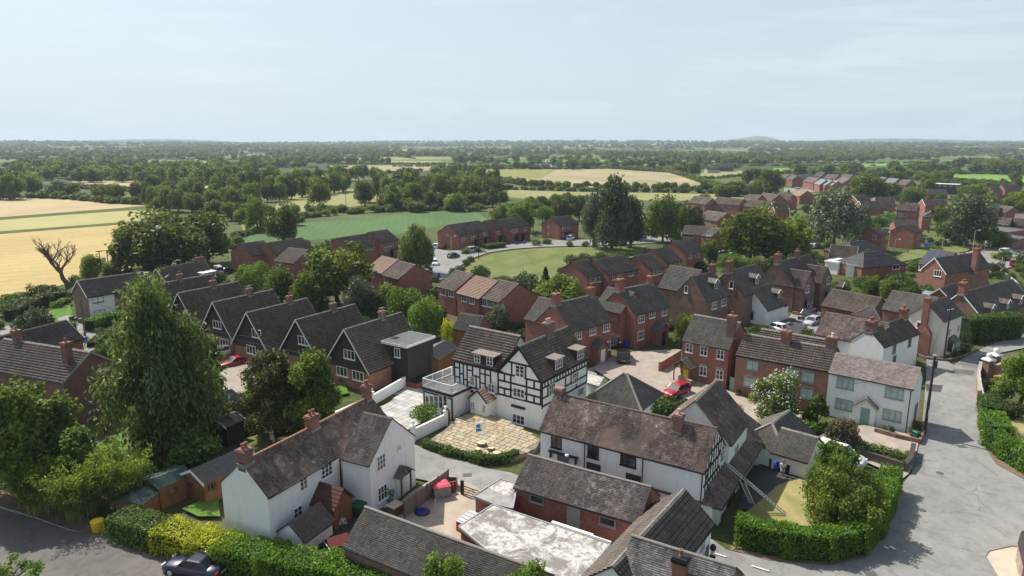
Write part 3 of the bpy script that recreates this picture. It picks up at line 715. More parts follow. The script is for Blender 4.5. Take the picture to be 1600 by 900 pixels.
  # --- walls
  if walls:
   y0, y1 = over, w_-over; x0, x1 = gov, L_-gov
   zf = ze+over*tp-.04 if not flat else ze-.02; zk = s.zb+over*tp-.04 if not flat else ze-.02
   if hip[0] or hip[1]: zf = zk = ze-.02
   zr = s.zr-.05
   b = MB()
   b.v = [(x0,y0,z0),(x1,y0,z0),(x1,y1,z0),(x0,y1,z0),(x0,y0,zf),(x1,y0,zf),(x1,y1,zk),(x0,y1,zk)]
   b.f = [(0,1,5,4),(2,3,7,6)]; b.m = [0,0]
   if flat: b.f += [(1,2,6,5),(3,0,4,7)]; b.m += [0,0]
   else:
    if hip[1]: b.f.append((1,2,6,5))
    else: b.v.append((x1, s.wr, zr)); b.f.append((1,2,6,len(b.v)-1,5))
    if hip[0]: b.f.append((3,0,4,7))
    else: b.v.append((x0, s.wr, zr)); b.f.append((3,0,4,len(b.v)-1,7))
    b.m += [0,0]
   s.wallo = s._o(b.mesh('wall', wm(wall) if isinstance(wall, str) else wall), 'wall')
 def _o(s, me, nm, loc=(0,0,0), rz=0, parent=None):
  o = bpy.data.objects.new(nm, me); COL.objects.link(o)
  o.parent = parent or s.root
  if parent is None and not s.own:
   m = s.pm @ Matrix.Translation(loc) @ Matrix.Rotation(rz, 4, 'Z'); o.location = m.to_translation(); o.rotation_euler = m.to_euler()
  else: o.location = loc; o.rotation_euler = (0, 0, rz)
  return o
 def hit(s, face, px, py):
  o = s.Mi @ Vector((0, 0, CAM_H)); d = s.Mi.to_3x3() @ ray(px, py)
  if face == 'F': k = (s.over-o.y)/d.y
  elif face == 'B': k = (s.w-s.over-o.y)/d.y
  elif face == 'R': k = (s.L-s.gov-o.x)/d.x
  elif face == 'L': k = (s.gov-o.x)/d.x
  elif face == 'ridge': k = (s.wr-o.y)/d.y
  elif face == 'roof':
   tp = math.tan(s.pitch); # z = ze + y tp
   k = (s.ze + o.y*tp - o.z)/(d.z - d.y*tp)
  elif face == 'roofB':
   tp = math.tan(s.pitch); k = (s.zb + (s.w-o.y)*tp - o.z)/(d.z + d.y*tp)
  p = o + d*k; return p
 def win(s, face, px, py, w=1.2, h=1.1, nx=2, ny=1, fm=M_white, gm=None, sill=True, lintel=None, off=0, arch=False, label=None, name='window'):
  p = s.hit(face, px, py); return s.win_at(face, p, w, h, nx, ny, fm, gm, sill, lintel, off, arch, label, name)
 def win_at(s, face, p, w=1.2, h=1.1, nx=2, ny=1, fm=M_white, gm=None, sill=True, lintel=None, off=0, arch=False, label=None, name='window'):
  p = Vector(p); m = .15
  if face in 'FB': p.x = min(max(p.x, s.gov+w/2+m), s.L-s.gov-w/2-m) if s.L > w+1 else p.x
  else: p.y = min(max(p.y, s.over+w/2+m), s.w-s.over-w/2-m) if s.w > w+1 else p.y
  p.z = max(p.z, h/2+.05)
  if face == 'F': p.y = s.over-.002-off
  if face == 'B': p.y = s.w-s.over+.002+off
  if face == 'R': p.x = s.L-s.gov+.002+off
  if face == 'L': p.x = s.gov-.002-off
  rz = math.radians(FACE_ROT[face])
  o = s._o(window_mesh(w, h, nx, ny, fm), name, p, rz)
  if label: o['label'] = label
  put('pane', pane_mesh(w, h, gm or M_glass), o)
  if s.A3.y < 150:
   if sill: put('sill', sill_mesh(w, fm if sill is True else sill), o, (0, 0, -h/2))
   if lintel: put('lintel', lintel_mesh(w, lintel, arch), o, (0, 0, h/2))
  return o
 def row(s, face, pts, **k):
  for p in pts: s.win(face, p[0], p[1], **k)
 def door(s, face, px, py, w=.95, h=2.05, col=None, label=None, frame=M_white, zb=0.0, glass=False):
  p = s.hit(face, px, py); p.z = zb+h/2
  if face == 'F': p.y = s.over-.002
  if face == 'R': p.x = s.L-s.gov+.002
  if face == 'L': p.x = s.gov-.002
  rz = math.radians(FACE_ROT[face])
  b = MB(); W, H = w/2, h/2
  b.box(-W, W, -.05, 0, -H, H)
  for (zz, hh) in ((-H*.5, H*.36), (H*.42, H*.42)):
   for sx in (-1, 1): b.box(sx*W*.45-W*.32, sx*W*.45+W*.32, -.062, -.049, zz-hh, zz+hh)
  o = s._o(b.mesh('door', col or M_white), 'door', p, rz)
  if label: o['label'] = label
  b = MB(); b.box(-W-.08, -W, -.07, 0, -H, H+.08); b.box(W, W+.08, -.07, 0, -H, H+.08); b.box(-W, W, -.07, 0, H, H+.08)
  put('door_frame', b.mesh('door_frame', frame, uv=False), o)
  b = MB(); b.tube((W*.7, -.05, 0), (W*.7, -.12, 0), .03); put('handle', b.mesh('handle', M_metal, uv=False), o)
  if glass: put('pane', pane_mesh(w*.6, h*.35, M_glass), o, (0, -.045, h*.2))
  return o
 def chimney(s, px, h=1.3, w=.9, d=.6, pots=2, wall='brick', py=None, oy=0, x=None, y=None, zb=None, potm=M_terra, corbel=True, cap=None, down=.8, along=True, tall=None, label=None):
  if x is None:
   best = min(((abs(proj(s.M @ Vector((t*s.L/200, s.wr+oy, s.zr+h*.5)))[0]-px), t*s.L/200) for t in range(201)))
   x = best[1]; x = min(max(x, w/2+.02), s.L-w/2-.02)
  y = s.wr+oy if y is None else y
  tp = math.tan(s.pitch); zroof = s.zr-abs(y-s.wr)*tp
  top = s.zr+h if tall is None else tall
  zl = zroof-down if zb is None else zb
  b = MB(); W, D = w/2, d/2
  b.box(x-W, x+W, y-D, y+D, zl, top)
  o = s._o(b.mesh('chimney', wm(wall)), 'chimney')
  if label: o['label'] = label
  if corbel:
   b = MB(); b.box(x-W-.06, x+W+.06, y-D-.06, y+D+.06, top-.32, top-.20); b.box(x-W-.1, x+W+.1, y-D-.1, y+D+.1, top-.199, top-.06); b.box(x-W-.03, x+W+.03, y-D-.03, y+D+.03, top-.059, top+.04)
   q = put('corbel', b.mesh('corbel', cap or wm(wall)), o)
  if zb is None:
   b = MB(); b.box(x-W-.05, x+W+.05, y-D-.05, y+D+.05, zroof-D*tp-.15, zroof-D*tp+.14); put('flashing', b.mesh('flashing', rm('lead'), uv=False), o)
  for i in range(pots):
   xx = x + (i-(pots-1)/2)*w*.8/max(pots, 1)*(1 if along else 0); yy = y + (0 if along else (i-(pots-1)/2)*d*.7)
   b = MB(); b.lathe([(.13, 0), (.15, .03), (.11, .08), (.105, .36), (.14, .39), (.14, .45), (.09, .45), (.085, .3)], 10, (xx, yy, top+.03)); put('chimney_pot', b.mesh('chimney_pot', potm, True), o)
  return o
 def dormer(s, px, py, w=1.6, h=1.2, style='flat', face='roof', wall='dark', roof=None, nx=2, ny=1, depth=None, fm=M_white, winw=None, n=1, rise=.5, gap=.15):
  """px,py: centre of the dormer's front on the picture"""
  tp = math.tan(s.pitch); p = s.hit(face, px, py)
  y = p.y - h/2/ max(tp, .3)*.55; y = max(y, .15)
  zs = s.ze + y*tp; x = min(max(p.x, w/2+.1), s.L-w/2-.1)
  yb = min(y + (h+ (.12 if style == 'flat' else rise))/tp, s.wr)
  zt = zs+h
  b = MB(); yb2 = y+h/tp
  W = w/2
  b.add([(x-W, y, zs-.1), (x+W, y, zs-.1), (x+W, y, zt), (x-W, y, zt), (x-W, yb2, zt), (x+W, yb2, zt)], [(0,1,2,3), (0,3,4), (1,5,2), (3,2,5,4)])
  if style == 'gable': b.add([(x-W, y, zt), (x+W, y, zt), (x, y, zt+rise)], [(0,1,2)])
  o = s._o(b.mesh('dormer', wm(wall)), 'dormer')
  b = MB(); e = .14
  if style == 'flat':
   b.add([(x-W-e, y-.25, zt+.02), (x+W+e, y-.25, zt+.02), (x+W+e, yb2+.1, zt+.1), (x-W-e, yb2+.1, zt+.1), (x-W-e, y-.25, zt+.12), (x+W+e, y-.25, zt+.12), (x+W+e, yb2+.3, zt+.2), (x-W-e, yb2+.3, zt+.2)],
    [(0,3,2,1),(4,5,6,7),(0,1,5,4),(1,2,6,5),(2,3,7,6),(3,0,4,7)])
  else:
   yr = y+(h+rise)/tp
   for sx in (-1, 1):
    b.add([(x+sx*(W+e), y-.2, zt-.08), (x, y-.2, zt+rise+.06), (x, yr, zt+rise+.06), (x+sx*(W+e), yb2, zt-.08),
     (x+sx*(W+e), y-.2, zt-.0), (x, y-.2, zt+rise+.14), (x, yr, zt+rise+.14), (x+sx*(W+e), yb2, zt)],
     [(0,1,2,3),(4,7,6,5),(0,4,5,1),(0,3,7,4),(1,5,6,2),(2,6,7,3)])
  put('dormer_roof', b.mesh('dormer_roof', rm(roof) if roof else rm('lead')), o)
  if style == 'gable':
   b = MB()
   for sx in (-1, 1): b.bar((x+sx*(W+e), y-.23, zt-.06), (x, y-.23, zt+rise+.08), .04, .16)
   put('bargeboard', b.mesh('bargeboard', M_white, uv=False), o)
  ww = (winw or (w-.3-gap*(n-1))/n)
  for i in range(n):
   xx = x+(i-(n-1)/2)*(ww+gap+ (w-.3-n*ww-gap*(n-1))/max(n-1, 1)*(1 if n > 1 else 0))
   put('window_frame', window_mesh(ww, h-.2, nx, ny, fm), o, (xx, y-.004, zs+h/2+.02)); put('pane', pane_mesh(ww, h-.2, M_glass), o, (xx, y-.004, zs+h/2+.02))
  return o
 def beam(s, face, a, b_, t=.22, d=.04, name='timber_beam', m=None):
  p = s.hit(face, *a); q = s.hit(face, *b_); s.beam_l(face, p, q, t, d, name, m)
 def beam_l(s, face, p, q, t=.22, d=.04, name='timber_beam', m=None):
  p = Vector(p); q = Vector(q); b = MB(); off = .02+random.random()*.012
  nn = {'F': Vector((0,-1,0)), 'R': Vector((1,0,0)), 'L': Vector((-1,0,0))}[face]
  if face == 'F': p.y = q.y = s.over
  if face == 'R': p.x = q.x = s.L-s.gov
  if face == 'L': p.x = q.x = s.gov
  p = p+nn*off*.5; q = q+nn*off*.5
  b.bar(p, q, d+off, t, up=nn.cross((q-p).normalized()))
  return s._o(b.mesh(name, m or M_timber_black, uv=False), name)
 def bar_uv(s, face, u0, z0, u1, z1, t=.2, d=.04, name='timber_beam', m=None):
  if face == 'F': s.beam_l(face, (u0, 0, z0), (u1, 0, z1), t, d, name, m)
  else: s.beam_l(face, (0, u0, z0), (0, u1, z1), t, d, name, m)
 def porch(s, face, px, w=2.0, d=1.0, h=2.3, rise=.8, roof='brown', wall=None, posts=True, doorc=None, postm=M_wood, glass=False, zoff=0, name='porch', doorlabel=None, bargem=None):
  """gabled porch on a wall; px = picture column of its middle at mid height"""
  if isinstance(px, tuple): p = s.hit(face, *px)
  else:
   best = None
   for t in range(101):
    u = t/100
    q = Vector((u*s.L, s.over, 1.2)) if face == 'F' else Vector((s.L-s.gov if face == 'R' else s.gov, u*s.w, 1.2))
    e = abs(proj(s.M @ q)[0]-px)
    if best is None or e < best[0]: best = (e, q)
   p = best[1]
  if face == 'F': p.y = s.over
  p.z = zoff
  rz = math.radians(FACE_ROT[face]); W = w/2
  b = MB()
  if wall:
   b.v = [(-W,0,0),(W,0,0),(W,-d,0),(-W,-d,0),(-W,0,h),(W,0,h),(W,-d,h),(-W,-d,h),(0,-d,h+rise-.05),(0,0,h+rise-.05)]
   b.f = [(3,2,6,8,7),(2,1,5,6),(0,3,7,4),(5,1,0,4)]; b.m = [0]*4
   o = s._o(b.mesh(name, wm(wall)), name, p, rz)
  else:
   for x in (-W+.08, W-.08): b.box(x-.06, x+.06, -d+.02, -d+.14, 0, h)
   b.box(-W, W, -d+.03, -d+.13, h-.14, h); b.box(-W, -W+.12, -d+.14, 0, h-.14, h); b.box(W-.12, W, -d+.14, 0, h-.14, h)
   b.bar((0, -d+.08, h), (0, -d+.08, h+rise-.1), .1); b.bar((-W*.5, -d+.08, h), (-W*.3, -d+.08, h+rise*.6), .08); b.bar((W*.5, -d+.08, h), (W*.3, -d+.08, h+rise*.6), .08)
   o = s._o(b.mesh(name, postm, uv=False), name, p, rz)
  b = MB(); e = .22; st = 6
  for sx in (-1, 1):
   for i in range(st):
    k0, k1 = i/st, (i+1)/st; X0, X1 = (W+e)*(1-k0), (W+e)*(1-k1); Z0, Z1 = h-.12+(rise+.15)*k0, h-.12+(rise+.15)*k1
    b.add([(sx*X0, -d-e, Z0), (sx*X0, 0, Z0), (sx*X1, 0, Z1), (sx*X1, -d-e, Z1), (sx*X0, -d-e, Z0+.12), (sx*X0, 0, Z0+.12), (sx*X1, 0, Z1+.07), (sx*X1, -d-e, Z1+.07)],
     [(0,1,2,3),(4,7,6,5),(0,4,5,1),(1,5,6,2),(2,6,7,3),(3,7,4,0)])
  put('porch_roof', b.mesh('porch_roof', rm(roof)), o)
  if bargem:
   b = MB()
   for sx in (-1, 1): b.bar((sx*(W+e), -d-e-.02, h-.1), (0, -d-e-.02, h+rise+.06), .05, .16)
   put('bargeboard', b.mesh('bargeboard', bargem, uv=False), o)
  if doorc:
   b = MB(); b.box(-.45, .45, -d-.04 if wall else -.06, -d if wall else -.01, 0, 2.02); q = put('door', b.mesh('door', doorc), o)
   if doorlabel: q['label'] = doorlabel
  return o
 def bay(s, face, px, py, w=2.0, h=1.3, d=.6, roof='lead', fm=M_white, nx=4, ny=2, canopy=.45):
  p = s.hit(face, px, py); rz = math.radians(FACE_ROT[face])
  if face == 'F': p.y = s.over
  if face == 'R': p.x = s.L-s.gov
  p.z = max(p.z, h/2+.5)
  W = w/2; b = MB(); b.box(-W, W, -d, 0, -h/2-.45, -h/2);
  o = s._o(b.mesh('bay_window', fm), 'bay_window', p, rz)
  put('window_frame', window_mesh(w, h, nx, ny, fm), o, (0, -d, 0)); put('pane', pane_mesh(w, h, M_glass), o, (0, -d, 0))
  b = MB(); b.box(-W, -W+.05, -d+.001, 0, -h/2, h/2); b.box(W-.05, W, -d+.001, 0, -h/2, h/2); put('cheek', b.mesh('cheek', M_glass, uv=False), o)
  b = MB(); b.add([(-W-.15, -d-.15, h/2), (W+.15, -d-.15, h/2), (W+.15, 0, h/2), (-W-.15, 0, h/2), (-W+.2, 0, h/2+canopy), (W-.2, 0, h/2+canopy), (-W-.15, -d-.15, h/2+.06), (W+.15, -d-.15, h/2+.06)],
      [(0,3,2,1), (6,7,5,4), (0,1,7,6), (7,1,2,5), (0,6,4,3), (4,5,2,3)])
  put('canopy', b.mesh('canopy', rm(roof)), o); return o
def hash_s(t):
 h = 7
 for c in t: h = (h*31+ord(c)) & 0xffffffff
 return h
def parent_matrix(o):
 return Matrix.Translation(o.location) @ Matrix.Rotation(o.rotation_euler.z, 4, 'Z')
BR = wm('brick')
def from_ridge(R1, R2, zr, w, pitch):
 a = P(R1[0], R1[1], zr); b = P(R2[0], R2[1], zr); u = (b-a); L = u.length; u.normalize(); n = Vector((-u.y, u.x, 0))
 loc = a - n*w/2
 return dict(A=(0,0), loc=(loc.x, loc.y), ang=math.atan2(u.y, u.x), L=L, ze=zr-w/2*math.tan(math.radians(pitch)), w=w, pitch=pitch)
W_ = dict(fm=M_white)
# -- foreground: L-shaped white cottage
c1 = House('white_cottage', 'long white rendered cottage with orange ridge tiles and cross wing beside the walled yard', (419,778), (614,662), 4.7, (376,722), 42, 'white', 'brownred', near=1, sag=.10, ridge=M_ridger, rtiles=True, over=.14, gov=.05)
c1.chimney(382, .85, .75, .8, 2, 'brickdk', cap=wm('brickdk'), x=.42); c1.chimney(487, .9, .95, .75, 2, 'brick', cap=wm('brickdk')); c1.chimney(573, 1.2, .65, .65, 2, 'brickdk', cap=wm('brickdk'))
for q in ((474,755,.8,1.1,2,3), (510,735,1.3,1.15,3,3), (465,800,.9,.9,2,2), (516,772,.7,.7,2,2)): c1.win('F', *q)
c1w = House('wing', 'cottage wing', (532,716), (577,724), 4.7, (605,667), 42, 'white', 'lichen', near=1, sag=.06, over=.12, gov=.05, parent=c1.root, ang=c1.ang-R(90), w=6.4)
c1w.win('R', 595, 722, 1.1, 1.3, 3, 3); c1w.win('R', 597, 770, 1.2, 1.3, 3, 2); c1w.win('R', 623, 699, .45, .5, 2, 2)
c1w.door('R', 625, 768, .95, 2.0, M_white); c1w.porch('R', (626,766), 1.5, .7, 2.3, .6, 'brownred')
b = MB()
for px in (530.5, 534.5): p = c1.hit('F', px, 745); b.tube((p.x, -.01, .1), (p.x, -.01, 4.5), .055)
c1._o(b.mesh('downpipe', M_black, uv=False), 'downpipe')
pch = c1.porch('F', (503,812), 2.1, 2.3, 2.1, 1.25, 'feltred', 'timber', doorc=M_wood, doorlabel='brown boarded front door')
oh = House('outhouse', 'low outhouse with dark slate roof against the front of the white cottage', A=(0,0), loc=tuple((c1.M @ Vector((.6, -2.6, 0)))[:2]), ang=c1.ang, L=3.4, w=2.9, ze=1.5, pitch=38, wall='white', roof='grey', near=1, cat='outhouse')
# -- timber-framed inn
T = House('timber_framed_inn', 'black and white timber-framed inn with dark tiled roofs and flat dormers behind the stone patio', (846,597), (921,559), 5.6, (809,541), 48, 'white', 'pantudor', near=1, over=.15, gov=.28, barge=M_timber_black, ridge=M_ridge)
q = T.hit('L', 706, 574); q2 = T.M @ Vector((T.gov+.22-.2, q.y, 0)); print('TL eave z', q.z, 'y', q.y, 'w', T.w)
TL = House('wing', 'inn left range', A=(0,0), loc=(q2.x, q2.y), ze=5.6, pitch=45, wall='white', roof='pantudor', near=1, over=.2, gov=.15, parent=T.root, ang=T.ang-R(90), L=q.y-T.w+.9, w=6.6, ridge=M_ridge)
T.chimney(856, 1.3, 1.3, .9, 3, 'brickbr', potm=M_buff)
T.dormer(869, 572, 1.7, 1.25, 'flat', wall='dark', nx=3, ny=2, roof='mosslead'); T.dormer(903, 557, 1.7, 1.25, 'flat', wall='dark', nx=3, ny=2, roof='mosslead')
TL.dormer(756, 570, 2.9, 1.15, 'flat', wall='black', nx=2, ny=2, n=2, winw=.85, roof='mosslead')
T.win('L', 812.5, 580, 1.15, 1.3, 2, 3); T.win('L', 811, 613.8, 1.5, 1.0, 3, 2); T.win('L', 810.5, 655, 1.6, 1.05, 3, 2); T.bar_uv('L', 2.2, 2.05, 4.0, 2.05, .24, .3, 'window_hood')
T.win('F', 899, 590, 1.3, 1.3, 3, 2); T.win('F', 862, 608, 1.2, 1.3, 3, 2); T.win('F', 907, 612, 1.3, .9, 3, 2)
def frame_face(H, f, z0, z1, u0, u1, rails, posts, t=.2):
 for z in rails: H.bar_uv(f, u0, z, u1, z, t)
 for p in posts: H.bar_uv(f, p[0], p[1], p[0], p[2], t if len(p) < 4 else p[3])
g0, g1 = T.over, T.w-T.over; zt = T.ze
W6 = T.w
frame_face(T, 'L', 0, 0, g0, g1, (2.95, 3.75, 4.55, 5.45), [(g0+.08, 2.9, 5.5), (g1-.08, 2.9, 5.5), (W6*.34, 2.9, 5.4), (W6*.68, 2.9, 5.4), (W6*.18, 4.55, 5.4), (W6*.82, 4.55, 5.4), (W6*.82, 3.0, 3.75), (W6*.18, 3.0, 3.75)])
T.bar_uv('L', W6*.27, 6.9, W6*.73, 6.9, .2); T.bar_uv('L', W6*.36, 5.5, W6*.36, 6.9, .18); T.bar_uv('L', W6*.66, 5.5, W6*.66, 6.9, .18)
for sgn in (0, 1):
 y0 = .15 if sgn == 0 else W6-.15; T.bar_uv('L', y0, zt-.1, W6/2, T.zr-.25, .34, .1)
Lt = T.L
frame_face(T, 'F', 0, 0, T.gov, Lt-T.gov, (2.7, 3.6, 4.75, 5.35), [(T.gov+.1, 2.5, 5.4)] + [(.28+(Lt-.56)*k/8, (2.7, 3.6, 2.7, 4.75)[k % 4], 5.4) for k in range(1, 9)] + [(.28+(Lt-.56)*k/16, 4.75, 5.4, .16) for k in (1, 3, 5, 7, 9, 11, 13, 15)])
frame_face(TL, 'F', 0, 0, .15, TL.L-.9, (2.75, 5.35), [(.25, 2.6, 5.4), (1.0, 2.7, 5.4), (1.55, 2.7, 5.4), (2.1, 2.7, 5.4), (2.9, 2.7, 5.4), (3.4, 2.7, 4.4), (3.95, 2.7, 5.4), (4.7, 2.7, 5.4), (5.45, 2.7, 5.4)], .17)
for (a, b_, z) in ((.25, 1.0, 4.7), (.25, 1.0, 3.6), (1.0, 1.55, 4.1), (1.55, 2.1, 3.5), (2.1, 2.9, 4.75), (2.1, 2.9, 3.3), (2.9, 3.95, 4.2), (3.95, 5.45, 4.7), (3.95, 4.7, 3.6)): TL.bar_uv('F', a, z, b_, z, .15)
TL.win('F', 738, 595, .6, 1.1, 2, 2); TL.win('F', 771, 605, .9, 1.0, 2, 2, off=.35); TL.win('F', 735, 638, 1.1, 1.1, 3, 2); TL.bar_uv('F', 1.6, 2.3, 3.0, 2.3, .2, .3, 'window_hood')
tp_ = TL.porch('F', (761,655), 2.3, 1.5, 2.25, 1.05, 'tan', 'white', doorc=M_white, doorlabel='white boarded front door', bargem=M_timber_black)
for sx in (-.8, .8): put('window_frame', window_mesh(.5, .9, 2, 3, M_white), tp_, (sx, -1.502, 1.35)); put('pane', pane_mesh(.5, .9, M_glass), tp_, (sx, -1.502, 1.35))
deck = House('sun_terrace', 'flat-roofed white sun lounge with white-railed deck on top at the left end of the inn', (659,606.5), (706,617.5), 2.75, (705,587), wall='white', roof='greyl', flat=True, near=1, over=.12, gov=.12, fascia=M_black, ang=T.ang-R(90), cat='extension')
for k in range(5): deck.win('F', 668+k*7, 628, .62, 1.5, 1, 2, sill=False)
b = MB(); L_, w_ = deck.L, deck.w
for (a, c_) in (((0.1,.1),(L_-.1,.1)), ((.1,.1),(.1,w_-.1)), ((L_-.1,.1),(L_-.1,1.0))):
 n = max(2, int(math.hypot(c_[0]-a[0], c_[1]-a[1])/1.6)+1);
 for i in range(n):
  x, y = a[0]+(c_[0]-a[0])*i/(n-1), a[1]+(c_[1]-a[1])*i/(n-1); b.box(x-.04, x+.04, y-.04, y+.04, 2.88, 3.95)
 b.bar((a[0], a[1], 3.93), (c_[0], c_[1], 3.93), .07)
 b.bar((a[0], a[1], 3.05), (c_[0], c_[1], 3.05), .05)
 m = int(math.hypot(c_[0]-a[0], c_[1]-a[1])/.14)
 for i in range(m): x, y = a[0]+(c_[0]-a[0])*i/m, a[1]+(c_[1]-a[1])*i/m; b.box(x-.012, x+.012, y-.012, y+.012, 3.05, 3.9)
deck._o(b.mesh('railing', M_white, uv=False), 'railing')
for u0 in (.1, L_-.1): deck.bar_uv('F', u0 if u0 > 1 else .22, 0, u0 if u0 > 1 else .22, 2.5, .2)
deck.bar_uv('F', .12, 2.4, L_-.12, 2.4, .16)
# -- long white half-timbered range, centre right
F8 = House('white_long_house', 'long white house with sagging brown tiled roof and half-timbered end beside the ladder', (842,672), (1101,739), 4.9, (872,614), 42, 'white', 'brownred', near=1, sag=.12, over=.14, gov=.1, rtiles=True, ridge=M_ridgeb)
F8.chimney(1060, .7, .7, .7, 1, 'brickbr', oy=-.6, potm=M_buff); F8.chimney(875, .5, .8, .7, 0, 'brickbr')
for q in ((869.5,690,1.05,1.2), (927,705,1.05,1.2), (981.8,717.5,1.4,1.2), (927.5,732.5,1.3,1.0), (989.5,750,1.3,1.0)): F8.win('F', q[0], q[1], q[2], q[3], 2, 3, fm=M_black, sill=M_black)
b = MB()
for px in (914, 1005, 1099): p = F8.hit('F', px, 730); b.tube((p.x, -.01, .1), (p.x, -.01, 4.7), .05)
F8._o(b.mesh('downpipe', M_black, uv=False), 'downpipe')
F8.bar_uv('F', .1, 4.75, F8.L-.1, 4.75, .2)
w8 = F8.w
for z in (4.7, 3.6, 5.9): F8.bar_uv('R', .2+(.9 if z > 5 else 0), z, w8-.2-(.9 if z > 5 else 0), z, .2)
for k in range(1, 9):
 y = w8*k/9; h = 4.9+min(y, w8-y)*.9-.3; F8.bar_uv('R', y, 2.6, y, h, .15)
F8.bar_uv('R', .5, 3.6, 2.2, 5.6, .15); F8.bar_uv('R', w8-.5, 3.6, w8-2.2, 5.6, .15)
F8.win('R', 1128, 712, 1.1, 1.1, 2, 2)
F9 = House('wing', 'rear cross wing', (1142,696), (1162,678.5), 4.9, (1109,624), 45, 'white', 'brownred', near=1, over=.2, gov=.2, ang=F8.ang+R(90), parent=F8.root, ridge=M_ridge, L=6.5, w=6.6)
F9.win('F', 1150, 705, 1.3, 1.2, 2, 2)
F10 = House('lean_to_roof', 'front lean-to', (1018,758), (1126,796), 2.25, (1024,739), 32, 'white', 'brownred', near=1, hip=(0,1), ang=F8.ang, parent=F8.root, over=.6, gov=.3)
F10e = House('side_lean_to', 'side lean-to', (1126,796), (1202,706.5), 2.25, (1182.6,670), 30, 'white', 'brownred', near=1, hip=(1,0), ang=F8.ang+R(90), parent=F8.root, over=.7, gov=.3, w=7.4)
F10e.win('F', 1141, 782, 2.4, 1.2, 3, 1, fm=M_black); F10e.win('F', 1158, 765, 1.6, 1.2, 2, 1, fm=M_black)
# -- garages
GA = House('garage', 'pantiled garage with black doors and white posts behind the man in white', (1229.5,711.6), (1271,674), 1.95, (1229.5,655), 33, 'white', 'greybrown', near=1, hip=(1,0), cat='garage', over=.35, ridge=M_ridge, w=5.0)
for k in (0, 1):
 b = MB(); b.box(-1.15, 1.15, -.05, 0, 0, 1.85)
 for q in range(1, 6): b.box(-1.13, 1.13, -.06, -.05, q*.3-.01, q*.3+.01)
 o = GA._o(b.mesh('garage_door', M_black, uv=False), 'garage_door', (1.9+k*2.9, GA.over-.002, 0))
GB = House('link', 'link', (1203,706), (1229.5,711.6), 1.95, (1182.6,670), 33, 'white', 'greybrown', near=1, ang=GA.ang-R(90), parent=GA.root, w=5.0, L=3.4, ridge=M_ridge)
# -- yard buildings along the bottom
BF = House('barn', 'long low barn with grey-brown tiles lowest at the bottom edge below the yard', (535,853), (760,945), 2.8, (564,790), 38, 'brickbr', 'greybrown', near=1, sag=.04, over=.1, gov=.05, ridge=M_ridge, rtiles=True, cat='barn', L=14)
F5 = House('brick_outbuilding', 'red brick outbuilding with pale speckled tile roof behind the white flat roof', (802,761), (999,819), 3.0, (822,709), 38, 'brickbn', 'lichen', near=1, sag=.05, over=.1, gov=.05, ridge=M_ridge, rtiles=True, cat='outbuilding', z0=0)
F5.win('F', 839, 780, 1.2, .6, 1, 1, fm=M_grey); F5.win('F', 949, 815, 1.3, .65, 1, 1, fm=M_grey)
b = MB(); b.box(-.55, .55, -.05, 0, -1.0, 1.0); p = F5.hit('F', 896, 810); F5._o(b.mesh('boarded_door', M_grey), 'boarded_door', (p.x, F5.over-.003, 1.75))
G1 = House('grey_tiled_range', 'dark grey tiled range with white street wall at the road bend', (1012,955), (1117,818), 3.3, (1045,791), 40, 'white', 'pandark', near=1, sag=.03, over=.2, gov=.1, ridge=M_ridge, cat='cottage', tw=.22, gauge=.2)
G1.win('F', 1097, 852, .9, 1.0, 2, 2); G1.door('F', 1103, 862, .9, 2.0, M_black)
q = from_ridge((986.7,836), (1151,886), 6.0, 5.6, 38)
G2 = House('slate_roofed_cottage', 'cottage with silvery speckled tiles and black-banded chimney at the bottom edge of the photo', wall='brickdk', roof='greyslate', near=1, sag=.04, ridge=M_ridge, rtiles=True, gov=.05, cat='cottage', **q)
G2.chimney(1064, .35, .8, .6, 1, 'brick', oy=-1.2, cap=M_black)
# -- right-hand row
B1 = House('brick_house', 'square red brick house with grey tiled roof and yellow door by the gravel drive', (1065,532), (1139,547), 5.2, (1090,492), 42, 'brick', 'greybrown', near=1, over=.12, gov=.1, ridge=M_ridge, sag=.03)
B1.row('F', [(1077.3,543.5), (1100,548), (1125.8,553.9), (1099,579.6), (1124.5,585.4)], w=.95, h=1.2, nx=2, ny=2, lintel=BR, arch=True)
B1.chimney(1152, 1.1, 1.0, .8, 1, 'brickdk', oy=-1.6); B1.porch('F', (1073,583), 2.2, 1.6, 2.2, .9, 'grey', doorc=simple('yellow_paint', (.62,.56,.05), .5), doorlabel='yellow front door')
B2 = House('brick_terrace', 'orange-red brick house with wavy brown pantiles and sage green windows beside the white cottage', (1149,555), (1298.5,582), 5.0, (1166,521), 36, 'brickor', 'pan', near=1, over=.12, gov=.05, ridge=M_ridge)
B2.row('F', [(1176,570.8), (1238,584), (1262.4,589.5), (1171,597), (1260.6,615)], w=1.35, h=1.15, nx=2, ny=1, fm=M_sage, gm=M_curtain, lintel=wm('brickbr'), arch=True)
B2.chimney(1229, 1.2, 1.0, .8, 1, 'brick', oy=-.3); B2.chimney(1300, 1.2, 1.1, .8, 1, 'brickdk', potm=M_white)
q = from_ridge((1190,513), (1299,531), 7.0, 5.5, 36)
House('rear_range', 'rear', wall='brickor', roof='pan', near=1, ridge=M_ridge, parent=B2.root, **q)
B3 = House('white_cottage', 'white cottage with pale pink tiled roof and sage green door beside the telegraph pole', (1294,582), (1429,609), 5.0, (1306,551), 36, 'white', 'pink', near=1, over=.12, gov=.06, ridge=M_ridge, sag=.02)
B3.row('F', [(1321,598.8), (1397.5,614.3), (1318.8,631.8), (1394,648.8)], w=1.75, h=1.2, nx=3, ny=1, fm=M_sage, gm=M_curtain)
